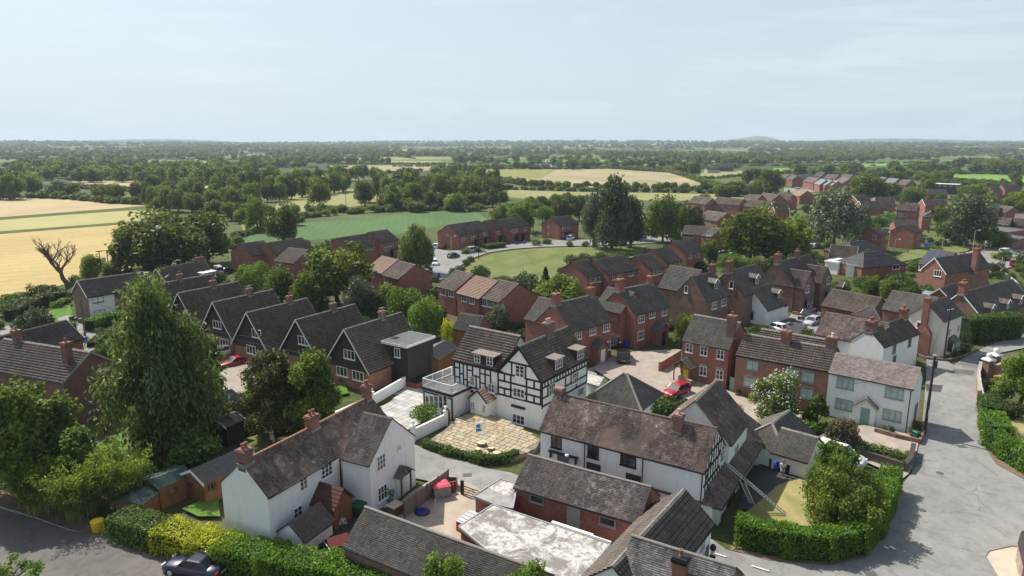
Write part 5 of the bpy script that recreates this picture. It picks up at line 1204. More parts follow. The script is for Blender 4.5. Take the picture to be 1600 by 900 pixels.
def crown_arrays(seed, rx=5, ry=None, rz=4.9, cz=5.2, nl=22, lr=.36, n=3600, leaf=.42, up=.25, droop=0, inner=.22, elong=1.0, shape='ball', jag=.18, tj=.16):
 g = np.random.default_rng(seed); ry = ry or rx
 u = g.normal(size=(nl, 3)); u /= np.linalg.norm(u, axis=1)[:, None]; rr = g.uniform(.45, .78, nl)[:, None]
 C = u*rr*np.array([rx, ry, rz]); lo = u[:, 2] < 0; hz_ = np.maximum(np.linalg.norm(u[:, :2], axis=1), .25); C[lo, :2] *= (.35+.65/hz_[lo])[:, None]**.8;
 C[0] = (0, 0, 0)
 lrr = g.uniform(.75, 1.25, nl)*lr*(rx+ry+rz)/3; lrr[0] *= 1.4
 if shape == 'cone':
  t = g.uniform(0, 1, nl)**.8; a = g.uniform(0, 2*np.pi, nl); rad = (1-t)**.7*.78*g.uniform(.5, 1, nl)
  C = np.stack([np.cos(a)*rad*rx, np.sin(a)*rad*ry, (t*2-1)*rz*.92], 1); lrr = lr*rx*(.35+.9*(1-t))
 if shape == 'birch':
  t = g.uniform(0, 1, nl); a = g.uniform(0, 2*np.pi, nl); pr = np.interp(t, [0, .25, .5, .72, 1], [.75, .95, .9, .7, .42]); rad = pr*g.uniform(.2, .95, nl)
  C = np.stack([np.cos(a)*rad*rx, np.sin(a)*rad*ry, (t*2-1)*rz*.88], 1); lrr = lr*rx*(.55+.65*pr)*g.uniform(.6, 1.4, nl)
 if shape == 'column':
  t = np.linspace(0, 1, nl); a = g.uniform(0, 2*np.pi, nl); rad = g.uniform(.1, .55, nl)*np.sin(np.pi*np.clip(t*.86+.12, 0, 1))**.5
  C = np.stack([np.cos(a)*rad*rx, np.sin(a)*rad*ry, (t*2-1)*rz*.88], 1); lrr = lr*rx*g.uniform(.8, 1.3, nl)*np.sin(np.pi*np.clip(t*.8+.15, 0, 1))**.6
 lt = g.uniform(-.28, .3, nl)
 w = lrr**2; w /= w.sum()
 m = int(n*1.7); k = g.choice(nl, m, p=w)
 d = g.normal(size=(m, 3)); d[:, 2] += up*.6; d /= np.linalg.norm(d, axis=1)[:, None]
 sub = 1 + jag*np.sin(d[:, 0]*5+k)*np.sin(d[:, 1]*6+k*2)*1.2
 rad = lrr[k]*(g.uniform(.80, 1.06, m)*sub)
 inn = g.uniform(size=m) < inner; rad[inn] *= g.uniform(.3, .8, inn.sum())
 p = C[k]+d*rad[:, None]
 keep = np.ones(m, bool)
 for j in range(nl):
  q = np.linalg.norm(p-C[j], axis=1) < lrr[j]*.66
  keep &= ~(q & (k != j) & ~inn)
 p, d, k = p[keep][:n], d[keep][:n], k[keep][:n]; m = len(p)
 if droop:
  s = g.uniform(0, 1, m); p[:, 2] -= s*droop*rz*.5*(np.linalg.norm(p[:, :2], axis=1)/rx)
 p[:, 2] += cz
 nrm = d*.55+g.normal(size=(m, 3))*.65+np.array([0, 0, up]); nrm /= np.linalg.norm(nrm, axis=1)[:, None]
 a = np.cross(nrm, g.normal(size=(m, 3)));
 if droop: a = np.cross(nrm, np.cross(nrm, np.array([0, 0, 1.])+g.normal(size=(m, 3))*.2))
 a /= np.linalg.norm(a, axis=1)[:, None]; b = np.cross(nrm, a)
 s = leaf*g.uniform(.55, 1.35, m)[:, None]; sa = s*elong*.62; sb = s*.42
 V = np.stack([p-a*sa, p+b*sb, p+a*sa, p-b*sb], 1).reshape(-1, 3); F = np.arange(m*4).reshape(m, 4)
 tint = np.clip(.5+lt[k]+g.normal(size=m)*tj, 0, 1)
 return V, F, tint
def crown_mesh(name, mats, seed=1, **k):
 V, F, t = crown_arrays(seed, **k); return np_mesh(name, V, F, mats, attr=t)
def trunk_mesh(h=5, r=.35, limbs=6, spread=3, mat=None, seed=1, lean=0):
 g = random.Random(seed); b = MB(); p = Vector((0, 0, -.2)); n = 5; pts = [p]
 for i in range(1, n+1): pts.append(Vector((lean*i/n+g.uniform(-.12, .12), g.uniform(-.12, .12), h*i/n)))
 for i in range(n): b.tube(pts[i], pts[i+1], r*(1.25 if i == 0 else 1-.7*i/n), r*(1-.7*(i+1)/n), 8)
 for i in range(limbs):
  k = g.uniform(.35, .95); q = pts[0].lerp(pts[-1], k); a = 6.28*i/limbs+g.uniform(-.4, .4)
  e = q+Vector((math.cos(a)*spread*g.uniform(.4, .8), math.sin(a)*spread*g.uniform(.4, .8), h*g.uniform(.2, .55))); mid = q.lerp(e, .5)+Vector((0, 0, h*.05))
  b.tube(q, mid, r*.42, r*.28, 6); b.tube(mid, e, r*.28, r*.1, 6)
 return b.mesh('trunk', mat or M_bark, uv=False)
TR = {}
def proto(kind, var):
 k = (kind, var)
 if k in TR: return TR[k]
 s = hash_s(kind)*7 % 9973+var*131
 a = dict(
  oak=lambda: (crown_mesh('crown', F_oak, s, nl=36, lr=.29, n=5200, leaf=.46, jag=.3), trunk_mesh(5.5, .38, 6, 3.2, seed=s)),
  mid=lambda: (crown_mesh('crown', F_mid, s, nl=34, lr=.29, n=5200, leaf=.44, jag=.3), trunk_mesh(5.5, .34, 6, 3, seed=s)),
  dark=lambda: (crown_mesh('crown', F_dark, s, nl=30, lr=.31, n=5000, leaf=.46, rz=5.0, jag=.3), trunk_mesh(5, .34, 5, 3, seed=s)),
  lime=lambda: (crown_mesh('crown', F_lime, s, nl=24, n=4200, leaf=.42), trunk_mesh(5, .28, 6, 3, seed=s)),
  silver=lambda: (crown_mesh('crown', F_wil, s, nl=34, lr=.28, n=6500, leaf=.40, rz=5.0, cz=5.1, jag=.3, tj=.2), trunk_mesh(5, .4, 7, 3, seed=s)),
  poplar=lambda: (crown_mesh('crown', F_pop, s, nl=36, lr=.30, n=7000, leaf=.40, rz=5.1, cz=5.1, jag=.3, tj=.18), trunk_mesh(5, .4, 7, 3, seed=s)),
  weep=lambda: (crown_mesh('crown', F_birch, s, nl=30, lr=.30, n=7500, leaf=.36, rz=4.6, cz=5.4, droop=1.3, elong=1.7, tj=.14), trunk_mesh(7, .25, 9, 3.2, M_barkw, seed=s)),
  conifer=lambda: (crown_mesh('crown', F_con, s, shape='cone', rx=2.6, rz=4.8, cz=5.1, nl=40, lr=.5, n=4200, leaf=.4), trunk_mesh(8, .22, 0, 1, seed=s)),
  column=lambda: (crown_mesh('crown', F_pop, s, shape='column', rx=2.8, rz=4.8, cz=5.1, nl=26, lr=.62, n=4500, leaf=.38, jag=.25), trunk_mesh(8, .25, 4, 1, seed=s)),
  far=lambda: (crown_mesh('crown', F_oak, s, nl=16, n=900, leaf=1.05, rz=4.6, cz=5.0, inner=.15), trunk_mesh(4, .35, 0, 1, seed=s)),
  farm=lambda: (crown_mesh('crown', F_mid, s, nl=16, n=900, leaf=1.05, rz=4.4, cz=4.8, inner=.15), trunk_mesh(4, .35, 0, 1, seed=s)),
  bush=lambda: (crown_mesh('foliage', F_hedge, s, nl=14, n=1800, leaf=.6, rz=4.6, cz=4.4, lr=.42, rx=4.6), trunk_mesh(2, .2, 0, 1, seed=s)),
  lbush=lambda: (crown_mesh('foliage', F_lime, s, nl=14, n=1800, leaf=.6, rz=4.6, cz=4.4, lr=.42, rx=4.6), trunk_mesh(2, .2, 0, 1, seed=s)),
  dbush=lambda: (crown_mesh('foliage', F_dark, s, nl=14, n=1800, leaf=.6, rz=4.6, cz=4.4, lr=.42, rx=4.6), trunk_mesh(2, .2, 0, 1, seed=s)),
  ybush=lambda: (crown_mesh('foliage', F_yel, s, nl=12, n=1600, leaf=.6, rz=4.6, cz=4.4, lr=.44, rx=4.6), trunk_mesh(2, .2, 0, 1, seed=s)),
  cbush=lambda: (crown_mesh('foliage', F_copper, s, nl=16, n=2000, leaf=.6, rz=4.6, cz=4.4, lr=.38, rx=4.6), trunk_mesh(2, .2, 0, 1, seed=s)),
  brbush=lambda: (crown_mesh('foliage', F_brown, s, nl=18, n=2200, leaf=.55, rz=4.6, cz=4.4, lr=.34, rx=4.6), trunk_mesh(2, .2, 0, 1, seed=s)),
  obush=lambda: (crown_mesh('foliage', F_orange, s, nl=14, n=1800, leaf=.55, rz=4.6, cz=4.4, lr=.4, rx=4.6), trunk_mesh(2, .2, 0, 1, seed=s)),
  wbush=lambda: (crown_mesh('foliage', F_white, s, nl=18, n=1300, leaf=.5, rz=4.6, cz=4.4, lr=.34, rx=4.6), trunk_mesh(2, .2, 0, 1, seed=s)),
 )[kind]()
 TR[k] = a; return a
RW = dict(conifer=6.4, column=7.0, far=11.5, farm=11.5)
tr_rng = random.Random(5)
def tree_at(base, h, w, kind, name='tree', label=None, cat='tree', group=None, var=None, trunk=True):
 v = tr_rng.randrange(4) if var is None else var
 c, t = proto(kind, v); o = empty(name, base, tr_rng.uniform(0, 6.28), label, cat, group)
 wm_ = w/RW.get(kind, 11.2); hm_ = h/10.4
 put('foliage' if 'bush' in kind else 'crown', c, o, sc=(wm_, wm_, hm_))
 if trunk: put('stem' if 'bush' in kind else 'trunk', t, o, sc=(wm_**.5, wm_**.5, hm_))
 return o
def tree(kind, x, yb, yt, wpx, label, name='tree', cat='tree', group=None, var=None, z0=0):
 base = P(x, yb); h = hgt(base, yt); f = proj((base.x, base.y, h*.5))[2]; w = wpx/FPX*f
 return tree_at(base, max(h, .5), w, kind, name, label, cat, group, var)
def bush(kind, x, yb, yt, wpx, label, name='shrub', cat='shrub', group=None): return tree(kind, x, yb, yt, wpx, label, name, cat, group)
# ---- hero trees near the camera (own meshes)
def hero(name, label, x, yb, yt, wpx, mat, seed, trunkmat=None, cat='tree', **k):
 base = P(x, yb); h = hgt(base, yt); f = proj((base.x, base.y, h*.5))[2]; w = wpx/FPX*f
 o = empty(name, base, 0, label, cat); rz = k.pop('rzf', .49)*h; cz = h-rz*1.02
 cm = crown_mesh('crown', mat, seed, rx=w/2*.92, rz=rz, cz=cz, **k); put('crown', cm, o)
 put('trunk', trunk_mesh(h*.62, max(.12, w*.035), 7, w*.3, trunkmat, seed), o); return o, w, h
hero('chestnut_tree', 'big dark horse chestnut tree filling the lower left corner', 42, 775, 583, 190, F_mid, 11, nl=42, lr=.27, n=26000, leaf=.34, up=.5, jag=.3)
hero('young_maple_tree', 'bright green young tree in front of the dark chestnut', 118, 790, 655, 100, F_lime, 12, nl=30, lr=.24, n=8000, leaf=.26, up=.5, jag=.35, inner=.3)
hero('weeping_birch_tree', 'tall weeping birch with hanging dark foliage and pale twigs in the left gardens', 262, 712, 424, 168, F_birch, 13, M_barkw, shape='birch', nl=44, lr=.33, n=32000, leaf=.22, droop=.8, elong=2.0, jag=.4, inner=.3, tj=.15)
hero('sycamore_tree', 'mid green tree right behind the weeping birch', 325, 650, 505, 66, F_mid, 14, nl=26, lr=.3, n=11000, leaf=.26, jag=.3)
hero('ivy_clad_tree', 'half-bare ivy-clad tree with grey dead branches before the second chalet', 425, 690, 525, 105, F_dark, 15, M_barkw, nl=40, lr=.22, n=15000, leaf=.22, jag=.4, inner=.35)
hero('cypress_tree', 'dense green cypress beside the ivy-clad tree above the cottage roof', 487, 690, 535, 100, F_mid, 16, nl=40, lr=.26, n=20000, leaf=.22, jag=.35, rzf=.5)
hero('young_ash_tree', 'bright leafy spray against the ivy-clad tree', 404, 680, 580, 46, F_lime, 17, nl=22, lr=.25, n=4500, leaf=.2, jag=.4)
hero('garden_tree', 'spreading cherry-like tree on the scorched lawn inside the laurel hedge', 1318, 828, 712, 152, F_mid, 18, nl=46, lr=.2, n=19000, leaf=.16, jag=.4, inner=.3, rzf=.5)
hero('garden_tree', 'light green small tree hiding the white car behind the laurel hedge', 1300, 772, 690, 95, F_lime, 19, nl=30, lr=.22, n=9000, leaf=.16, jag=.4, inner=.3, rzf=.36)
ho, hw, hh = hero('flowering_tree', 'rounded shrub-tree covered in white blossom before the sage-windowed brick house', 1208, 660, 574, 92, F_mid, 20, nl=36, lr=.26, n=13000, leaf=.17, jag=.3, rzf=.5)
put('blossom', crown_mesh('blossom', F_white, 20, rx=hw/2*.95, rz=.5*hh, cz=hh-.5*hh, nl=36, lr=.262, n=3000, leaf=.15, jag=.5, inner=0, up=.9), ho)
hero('conifer_tree', 'bright green pointed shrub-tree at the corner of the white cottage', 1275, 672, 612, 60, F_lime, 21, nl=26, lr=.28, n=8000, leaf=.16, jag=.35, shape='cone', rzf=.5)
hero('dark_shrub_tree', 'dark bronze-leaved small tree in front of the sage green door', 1312, 705, 648, 66, F_brown, 22, nl=26, lr=.22, n=6000, leaf=.15, jag=.4, inner=.3)
hero('laurel_tree', 'rounded glossy green tree beside the orange bench at the right edge', 1592, 640, 542, 82, F_lime, 23, nl=30, lr=.3, n=12000, leaf=.2, jag=.25, rzf=.5)
hero('sapling_tree', 'bright leafy sapling growing against the low barn roof', 702, 985, 826, 92, F_lime, 24, nl=26, lr=.2, n=5200, leaf=.16, jag=.5, inner=.3)
hero('sapling_tree', 'leafy sapling in front of the white flat roof', 825, 1000, 858, 96, F_lime, 25, nl=22, lr=.2, n=4600, leaf=.16, jag=.5, inner=.3)
hero('twiggy_shrub', 'leggy green branch tips at the lower left corner of the road', 20, 950, 868, 150, F_lime, 26, cat='shrub', nl=20, lr=.15, n=1500, leaf=.17, jag=.5, inner=.3, elong=1.7)
hero('ash_tree', 'greyish leafed open tree beside the clipped hedges at the left', 58, 540, 470, 72, F_pop, 27, nl=32, lr=.24, n=9000, leaf=.24, jag=.4)
def bamboo(label, x, yb, yt, wpx, seed, nst=90):
 base = P(x, yb); h = hgt(base, yt); f = proj((base.x, base.y, h*.5))[2]; w = wpx/FPX*f
 o = empty('bamboo_clump', base, 0, label, 'bamboo'); g = np.random.default_rng(seed); V = []; F = []; T_ = []; sb = MB(); n = 0
 for s in range(nst):
  a = g.uniform(0, 6.28); r0 = w*.18*g.uniform(0, 1)**.5; hh_ = h*g.uniform(.6, 1.05); ar = w*g.uniform(.05, .42)
  pp = []
  for t in np.linspace(0, 1, 9): pp.append((math.cos(a)*(r0+ar*t**2.2), math.sin(a)*(r0+ar*t**2.2), hh_*(t-.12*t**4)))
  for i in range(0, 8, 2): sb.tube(pp[i], pp[min(i+2, 8)], .02, .014, 3, caps=False)
  m = 95; t = g.uniform(.2, 1, m)**.8; q = np.array(pp); idx = np.clip((t*8).astype(int), 0, 7); fr = (t*8-idx)[:, None]
  c = q[idx]*(1-fr)+q[idx+1]*fr; c += g.normal(size=(m, 3))*np.array([.22, .22, .18])
  d = g.normal(size=(m, 3)); d[:, 2] -= .6; d /= np.linalg.norm(d, axis=1)[:, None]; e = np.cross(d, g.normal(size=(m, 3))); e /= np.linalg.norm(e, axis=1)[:, None]
  L = g.uniform(.12, .24, m)[:, None]; W = L*.24
  V.append(np.stack([c-d*L, c+e*W, c+d*L, c-e*W], 1).reshape(-1, 3)); F.append(np.arange(m*4).reshape(m, 4)+n); n += m*4; T_.append(np.clip(g.normal(.5+g.uniform(-.2, .2), .14, m), 0, 1))
 put('foliage', np_mesh('foliage', np.concatenate(V), np.concatenate(F), F_bam, attr=np.concatenate(T_)), o); sb.obj('canes', simple('bamboo_cane', (.2,.22,.06), .6), o, uv=False)
bamboo('feathery bamboo clump leaning over the brown verge, leftmost', 70, 800, 700, 125, 31, 110)
bamboo('feathery bamboo clump behind the yellow bin', 128, 806, 706, 125, 32, 130)
bamboo('yellow-green bamboo clump beside the green-roofed shed', 192, 790, 698, 100, 33, 110)
# ---- individually placed trees (picture column, base row, top row, width)
for q in [
('oak', 265, 424, 322, 160, 'great dark oak standing behind the roofs of the chalet bungalows'), ('oak', 325, 412, 322, 100, 'dark oak right of the great oak by the crop field'), ('oak', 212, 428, 348, 92, 'lower left shoulder oak of the group beside the wheat'),
('mid', 232, 428, 365, 70, 'mid green tree between the great oak and the bungalow roof'),
('mid', 145, 447, 394, 44, 'bushy tree beside the twin-pole transformer at the wheat edge'), ('mid', 172, 436, 408, 34, 'low round tree right of the twin-pole transformer'),
('lime', 396, 470, 402, 62, 'rounded grey-green tree left of the garden hedges behind the chalets'), ('mid', 440, 475, 415, 70, 'tree among the gardens left of the round maple'), ('mid', 483, 488, 420, 74, 'olive tree in the gardens in front of the round maple'),
('oak', 528, 474, 374, 130, 'big round maple covering the middle of the terrace roofs'), ('weep', 650, 428, 346, 64, 'weeping ash standing right of the terrace by the parked cars'),
('poplar', 565, 494, 428, 68, 'feathery grey-green tree behind the chalet chimneys'), ('lime', 634, 510, 438, 66, 'bright green garden tree, left of a pair behind the flat-roofed box'), ('lime', 664, 528, 455, 66, 'bright green garden tree, right of a pair behind the flat-roofed box'),
('mid', 604, 490, 440, 50, 'garden tree between the feathery tree and the bright pair'), ('cbush', 690, 520, 475, 34, 'copper-leaved tree beside the yellow-topped conifer'),
('oak', 443, 382, 313, 66, 'dark bushy oak at the near corner of the crop field'), ('mid', 403, 362, 304, 44, 'tall rounded tree left of the dark corner oak'), ('mid', 455, 352, 318, 36, 'tree behind the dark corner oak'),
('poplar', 955, 392, 262, 82, 'tallest grey-green poplar rising above the green'), ('silver', 927, 388, 292, 46, 'silvery side crown at the left foot of the tallest poplar'), ('poplar', 985, 388, 300, 52, 'dark grey poplar leaning right of the tallest poplar'),
('mid', 1035, 380, 302, 72, 'rounded tree with open trunk beside the red car'), ('dark', 1083, 372, 312, 40, 'dark narrow tree between the round tree and the terrace'), ('mid', 1062, 374, 318, 40, 'green tree behind the round tree by the red car'),
('oak', 1172, 412, 316, 128, 'great round lime tree between the terraces and the court houses'), ('mid', 1228, 412, 334, 92, 'right-hand shoulder tree of the great round lime'), ('mid', 1112, 372, 352, 36, 'small tree hiding the terrace windows by the great lime'),
('silver', 1302, 392, 286, 96, 'large silver willow in the middle of the right-hand houses'), ('silver', 1343, 372, 318, 34, 'small silver willow branch cluster right of the large one'),
('poplar', 1508, 386, 296, 84, 'broad tall birch beside the estate road'), ('mid', 1478, 380, 340, 44, 'green tree at the left foot of the tall birch'), ('lime', 1545, 388, 352, 44, 'bright shrubby tree behind the road sign'), ('mid', 1562, 388, 360, 34, 'dark tree left of the garage block'),
('mid', 1590, 335, 296, 60, 'large rounded tree at the right edge above the pink roof'), ('oak', 1355, 318, 272, 74, 'wide oak beyond the silver willow'), ('oak', 1392, 312, 286, 44, 'oak behind the brown bungalows'), ('oak', 1318, 312, 292, 30, 'small oak above the willow'),
('mid', 1425, 322, 290, 50, 'tree behind the solar panelled house'), ('oak', 1452, 298, 270, 34, 'dark tree left of the black terrace block'), ('mid', 1520, 312, 285, 52, 'trees right of the black terrace block'), ('oak', 1205, 302, 260, 46, 'dark oak left of the red estate house'),
('mid', 815, 362, 312, 54, 'pale green tree behind the terrace at the crop field end'), ('mid', 782, 352, 318, 40, 'green tree at the corner of the crop field'), ('lime', 848, 350, 318, 40, 'bright bushy tree left of the detached end house') , ('dark', 878, 345, 306, 44, 'dark tree behind the detached end house'), ('dark', 905, 345, 300, 36, 'dark tree left of the tallest poplar'),
('mid', 872, 492, 424, 92, 'bushy green tree behind the red house chimneys'), ('conifer', 852, 470, 413, 26, 'small dark fir at the edge of the green'), ('mid', 822, 500, 448, 40, 'ivy-covered tree against the dark terrace gable'),
('mid', 1063, 545, 488, 34, 'slim green tree beside the gravel court') , ('lime', 1078, 535, 485, 40, 'bright green tree in front of the white-gabled garage wing'),
('mid', 990, 375, 330, 40, 'tree behind the blue car'), ('lime', 1140, 424, 392, 50, 'light green tree left of the double-fronted court houses'), ('mid', 1108, 412, 372, 36, 'pale tree at the end of the terrace row'),
('lime', 1180, 425, 400, 50, 'yellow-green bushy tree behind the court houses'), ('lime', 1215, 420, 398, 40, 'yellow-green tree above the twin chimneys'),
('mid', 1390, 480, 432, 44, 'rounded garden tree in front of the grey bungalow'), ('mid', 1360, 470, 428, 34, 'garden tree between flower beds and the grey bungalow'),
('silver', 1440, 460, 444, 22, 'pale shrub beside the brick gable'), ('mid', 1468, 350, 322, 30, 'tree behind the hipped-roof house'), ('silver', 1352, 558, 514, 36, 'airy pale green small tree against the white gable'), ('bush', 1412, 566, 540, 54, 'dark spreading shrub beside the pink-roofed cottage'),
('mid', 20, 312, 268, 46, 'oak at the left end of the wheat edge hedge'), ('mid', 45, 307, 268, 52, 'broad oak on the wheat field edge, left part'), ('silver', 92, 308, 280, 46, 'greyish shrubby tree right of the broad oak'), ('mid', 110, 308, 284, 40, 'round shrubby tree in the wheat edge hedge'),
('oak', 160, 313, 286, 36, 'left tree of the dark clump behind the wheat'), ('oak', 182, 314, 285, 34, 'right tree of the dark clump behind the wheat'), ('oak', 213, 314, 283, 28, 'single dark tree right of the clump'), ('dark', 5, 312, 282, 26, 'dark tree at the left edge behind the wheat'),
('mid', 250, 318, 288, 46, 'tree in the belt beyond the wheat corner, pale top'), ('mid', 285, 325, 300, 50, 'tree in the belt above the great oak, leftmost'), ('oak', 330, 330, 296, 44, 'tree in the belt above the great oak, middle'), ('oak', 360, 326, 288, 44, 'tree in the belt above the great oak, right'),
('oak', 500, 322, 275, 48, 'dark spreading tree standing in the pasture'), ('oak', 570, 322, 278, 36, 'tall dark tree at the pasture end of the wood'), ('mid', 650, 325, 282, 52, 'rounded pale tree on the front edge of the wood'),
('oak', 690, 322, 268, 50, 'dark tree in the wood behind the crop field'), ('oak', 735, 318, 272, 50, 'dark tree near the right end of the wood'), ('oak', 770, 312, 275, 44, 'last dark tree at the right end of the wood'), ('mid', 712, 330, 300, 46, 'green tree on the wood edge above the crop field'), ('mid', 610, 322, 285, 44, 'tree on the wood edge behind the tall dark one'),
('oak', 1028, 300, 284, 22, 'lone dark tree in the dry field'), ('oak', 1085, 276, 250, 24, 'dark tree beside the farm sheds'), ('oak', 895, 265, 246, 18, 'dark clump by the farm buildings, left'), ('oak', 912, 264, 250, 16, 'dark clump by the farm buildings, right'),
]:
 kind, x, yb, yt, w, lb = q; tree(kind, x, yb, yt, w, lb)
for q in [
('ybush', 699, 540, 492, 28, 'golden-topped columnar conifer beside the brick garage'), ('silver', 778, 520, 474, 50, 'pale variegated shrub by the brick garage'), ('lbush', 663, 660, 626, 58, 'bright green shrub behind the white garden wall of the inn'),
('lbush', 92, 482, 464, 24, 'clipped round shrub on the lawn, left one'), ('lbush', 105, 477, 462, 18, 'clipped round shrub on the lawn, right one'), ('bush', 70, 474, 455, 40, 'hedge shrub at the wheat field edge behind the lawn'), ('bush', 40, 485, 463, 50, 'hedge shrub at the wheat edge left of the lawn'), ('bush', 130, 582, 545, 44, 'rounded shrub below the grey parasol'), ('bush', 160, 572, 534, 36, 'shrub beside the blue bin in the left drive'),
('bush', 75, 560, 530, 30, 'shrub beside the left driveway'), ('brbush', 168, 690, 640, 30, 'pale flowered shrub at the foot of the brick gable'), ('bush', 310, 742, 668, 110, 'wide dark shrub beside the dark shed roof'), ('bush', 270, 720, 690, 50, 'shrub in the cottage back garden'),
('lbush', 390, 462, 445, 22, 'yellow clipped conifer behind the chalet roofs'), ('lbush', 440, 465, 445, 28, 'bright clipped conifer behind the chalet roofs, second'), ('bush', 375, 462, 444, 20, 'dark green conifer beside the yellow clipped one'),
('bush', 1025, 657, 614, 62, 'leafy shrub behind the long brown roof, left'), ('dbush', 1062, 654, 617, 58, 'grey-leaved shrub behind the long brown roof'), ('bush', 1115, 640, 615, 40, 'dark shrub above the red-brown cross wing'), ('obush', 1148, 655, 628, 30, 'orange-red leaved shrub beside the gravel court'),
('bush', 1250, 690, 650, 66, 'dark mass of shrubs left of the pink-roofed cottage garden'), ('bush', 1290, 722, 690, 60, 'mixed shrub above the parked white car'), ('brbush', 1330, 700, 668, 40, 'bronze shrub beside the porch'), ('obush', 1432, 672, 655, 20, 'golden shrub at the corner of the white cottage'), ('bush', 1378, 678, 664, 18, 'small shrub under the white cottage window'),
('bush', 1345, 712, 692, 50, 'low shrub inside the stone planter'), ('wbush', 1402, 718, 698, 26, 'white roses in the stone planter'), ('obush', 1418, 716, 702, 16, 'pink roses at the planter corner'), ('dbush', 1391, 748, 733, 34, 'low grey-green shrub at the planter foot'),
('dbush', 1575, 655, 615, 50, 'dark shrub behind the bright trimmed hedge'), ('bush', 1555, 640, 600, 34, 'shrub beside the garden bench'), ('wbush', 1602, 690, 668, 20, 'white flowering bush at the right edge'), ('dbush', 1545, 610, 585, 20, 'dark climber on the garden fence'),
('lbush', 1446, 552, 538, 14, 'yellow-green shrub at the foot of the big brick chimney'), ('bush', 1461, 557, 546, 10, 'small round shrub left of the telegraph pole'), ('bush', 1490, 556, 545, 18, 'low shrubs under the bay window'), ('bush', 1508, 553, 541, 22, 'dark shrubs at the corner of the cream house'),
('lbush', 1335, 470, 448, 32, 'yellow flowering shrub behind the dark fence'), ('lbush', 1310, 462, 432, 40, 'green garden shrub by the white extension'), ('brbush', 1372, 466, 444, 22, 'purple-brown shrub in the flower garden'), ('bush', 1345, 450, 428, 34, 'mixed shrub below the bungalow roof'), ('bush', 1420, 470, 440, 30, 'shrub beside the glass roof'),
('ybush', 1552, 405, 392, 18, 'golden shrub by the estate road'), ('bush', 1568, 408, 388, 28, 'rounded shrub behind the golden one'), ('lbush', 1460, 392, 382, 26, 'clipped bright bush on the small green'), ('bush', 1592, 415, 398, 26, 'bush behind the white picket fence'),
('lbush', 980, 400, 390, 24, 'bright low shrub on the shaded green'), ('bush', 728, 397, 386, 20, 'dark clipped shrub before the long terrace'), ('bush', 745, 394, 384, 30, 'hedge shrub before the long terrace'), ('bush', 855, 382, 372, 22, 'garden shrub by the detached end house'), ('bush', 838, 384, 374, 20, 'hedge shrub right of the blue bins'),
('dbush', 680, 440, 428, 20, 'dark round shrub beside the white car'), ('lbush', 1170, 440, 415, 40, 'yellow-green shrub left of the dark-roofed pair'), ('lbush', 1115, 410, 400, 20, 'bright shrub by the white van'), ('dbush', 1095, 424, 405, 30, 'dark garden shrub in front of the stepped terrace'), ('brbush', 1075, 428, 412, 30, 'brown shrub row behind the court houses'),
('bush', 1242, 480, 462, 14, 'small green shrub at the foot of the brown gables'), ('bush', 596, 790, 752, 42, 'green shrub against the cottage gable window'), ('bush', 540, 600, 586, 26, 'low shrub before the nearest chalet'), ('dbush', 385, 640, 600, 40, 'ragged shrub by the gravel drive'), ('bush', 350, 655, 622, 44, 'shrub at the edge of the gravel drive'),
('bush', 1060, 380, 366, 22, 'dark shrub beside the red car'), ('bush', 970, 384, 370, 30, 'dark shrub behind the poplar trunks'), ('bush', 1395, 345, 330, 44, 'green shrub mass beside the solar panelled house'), ('bush', 1350, 368, 342, 60, 'green hedge shrub right of the silver willow'), ('bush', 1375, 352, 336, 44, 'garden shrub below the brown bungalow'),
('brbush', 545, 850, 836, 20, 'dry shrub between the hedge and the low barn'), ('bush', 620, 905, 880, 60, 'low scrub at the foot of the low barn'), ('bush', 680, 915, 893, 60, 'second low scrub at the foot of the low barn'),
('bush', 15, 492, 470, 40, 'hedge shrub at the left edge by the wheat'),
]:
 kind, x, yb, yt, w, lb = q; bush(kind, x, yb, yt, w, lb)
# ---- belts of countable background trees
brng = random.Random(77); NB = [0]
def ordw(i):
 return ('first','second','third','fourth','fifth','sixth','seventh','eighth','ninth','tenth')[i] if i < 10 else '%d%s' % (i+1, 'th' if 10 < (i+1) % 100 < 14 else {1: 'st', 2: 'nd', 3: 'rd'}.get((i+1) % 10, 'th'))
def belt(where, group, pts, n, h=(8, 13), w=(8, 13), kinds=('far', 'farm'), dj=10, name='tree'):
 q = [P(*p) for p in pts]; ls = [(b-a).length for a, b in zip(q, q[1:])]; tot = sum(ls); it = []
 for i in range(n):
  s = tot*(i+brng.uniform(.2, .8))/n; j = 0
  while s > ls[j] and j < len(ls)-1: s -= ls[j]; j += 1
  p = q[j].lerp(q[j+1], s/ls[j]); p = p+Vector((0, brng.uniform(-dj, dj), 0)); p.z = th(p.x, p.y); it.append((proj(p)[0], p, brng.uniform(*h), brng.uniform(*w), brng.choice(kinds)))
 it.sort(key=lambda t: t[0]); mh = sum(t[2] for t in it)/n
 for i, (x, p, hh_, ww, kd) in enumerate(it):
  lb = '%s %s tree, %s from the left %s' % ('taller' if hh_ > mh else 'lower', {'far': 'dark', 'oak': 'dark', 'dark': 'dense dark'}.get(kd, 'green'), ordw(i), where)
  tree_at(p, hh_, ww, kd, name, lb, 'tree', group); NB[0] += 1
mk = ('mid', 'oak', 'far', 'dark')
belt('in the wood behind the crop field', 'wood behind the crop field', [(560,316),(640,312),(700,306),(770,302)], 16, (10,14), (9,13), ('oak', 'mid', 'dark'), 12)
belt('along the wood edge above the crop field', 'wood edge above the crop field', [(585,330),(640,331),(700,326),(750,325),(785,322)], 14, (5,10), (7,11), ('mid', 'oak'), 6)
belt('in the wood middle behind the crop field', 'middle rows of the wood', [(590,300),(660,296),(740,292),(780,294)], 16, (10,15), (10,14), ('far', 'farm'), 18)
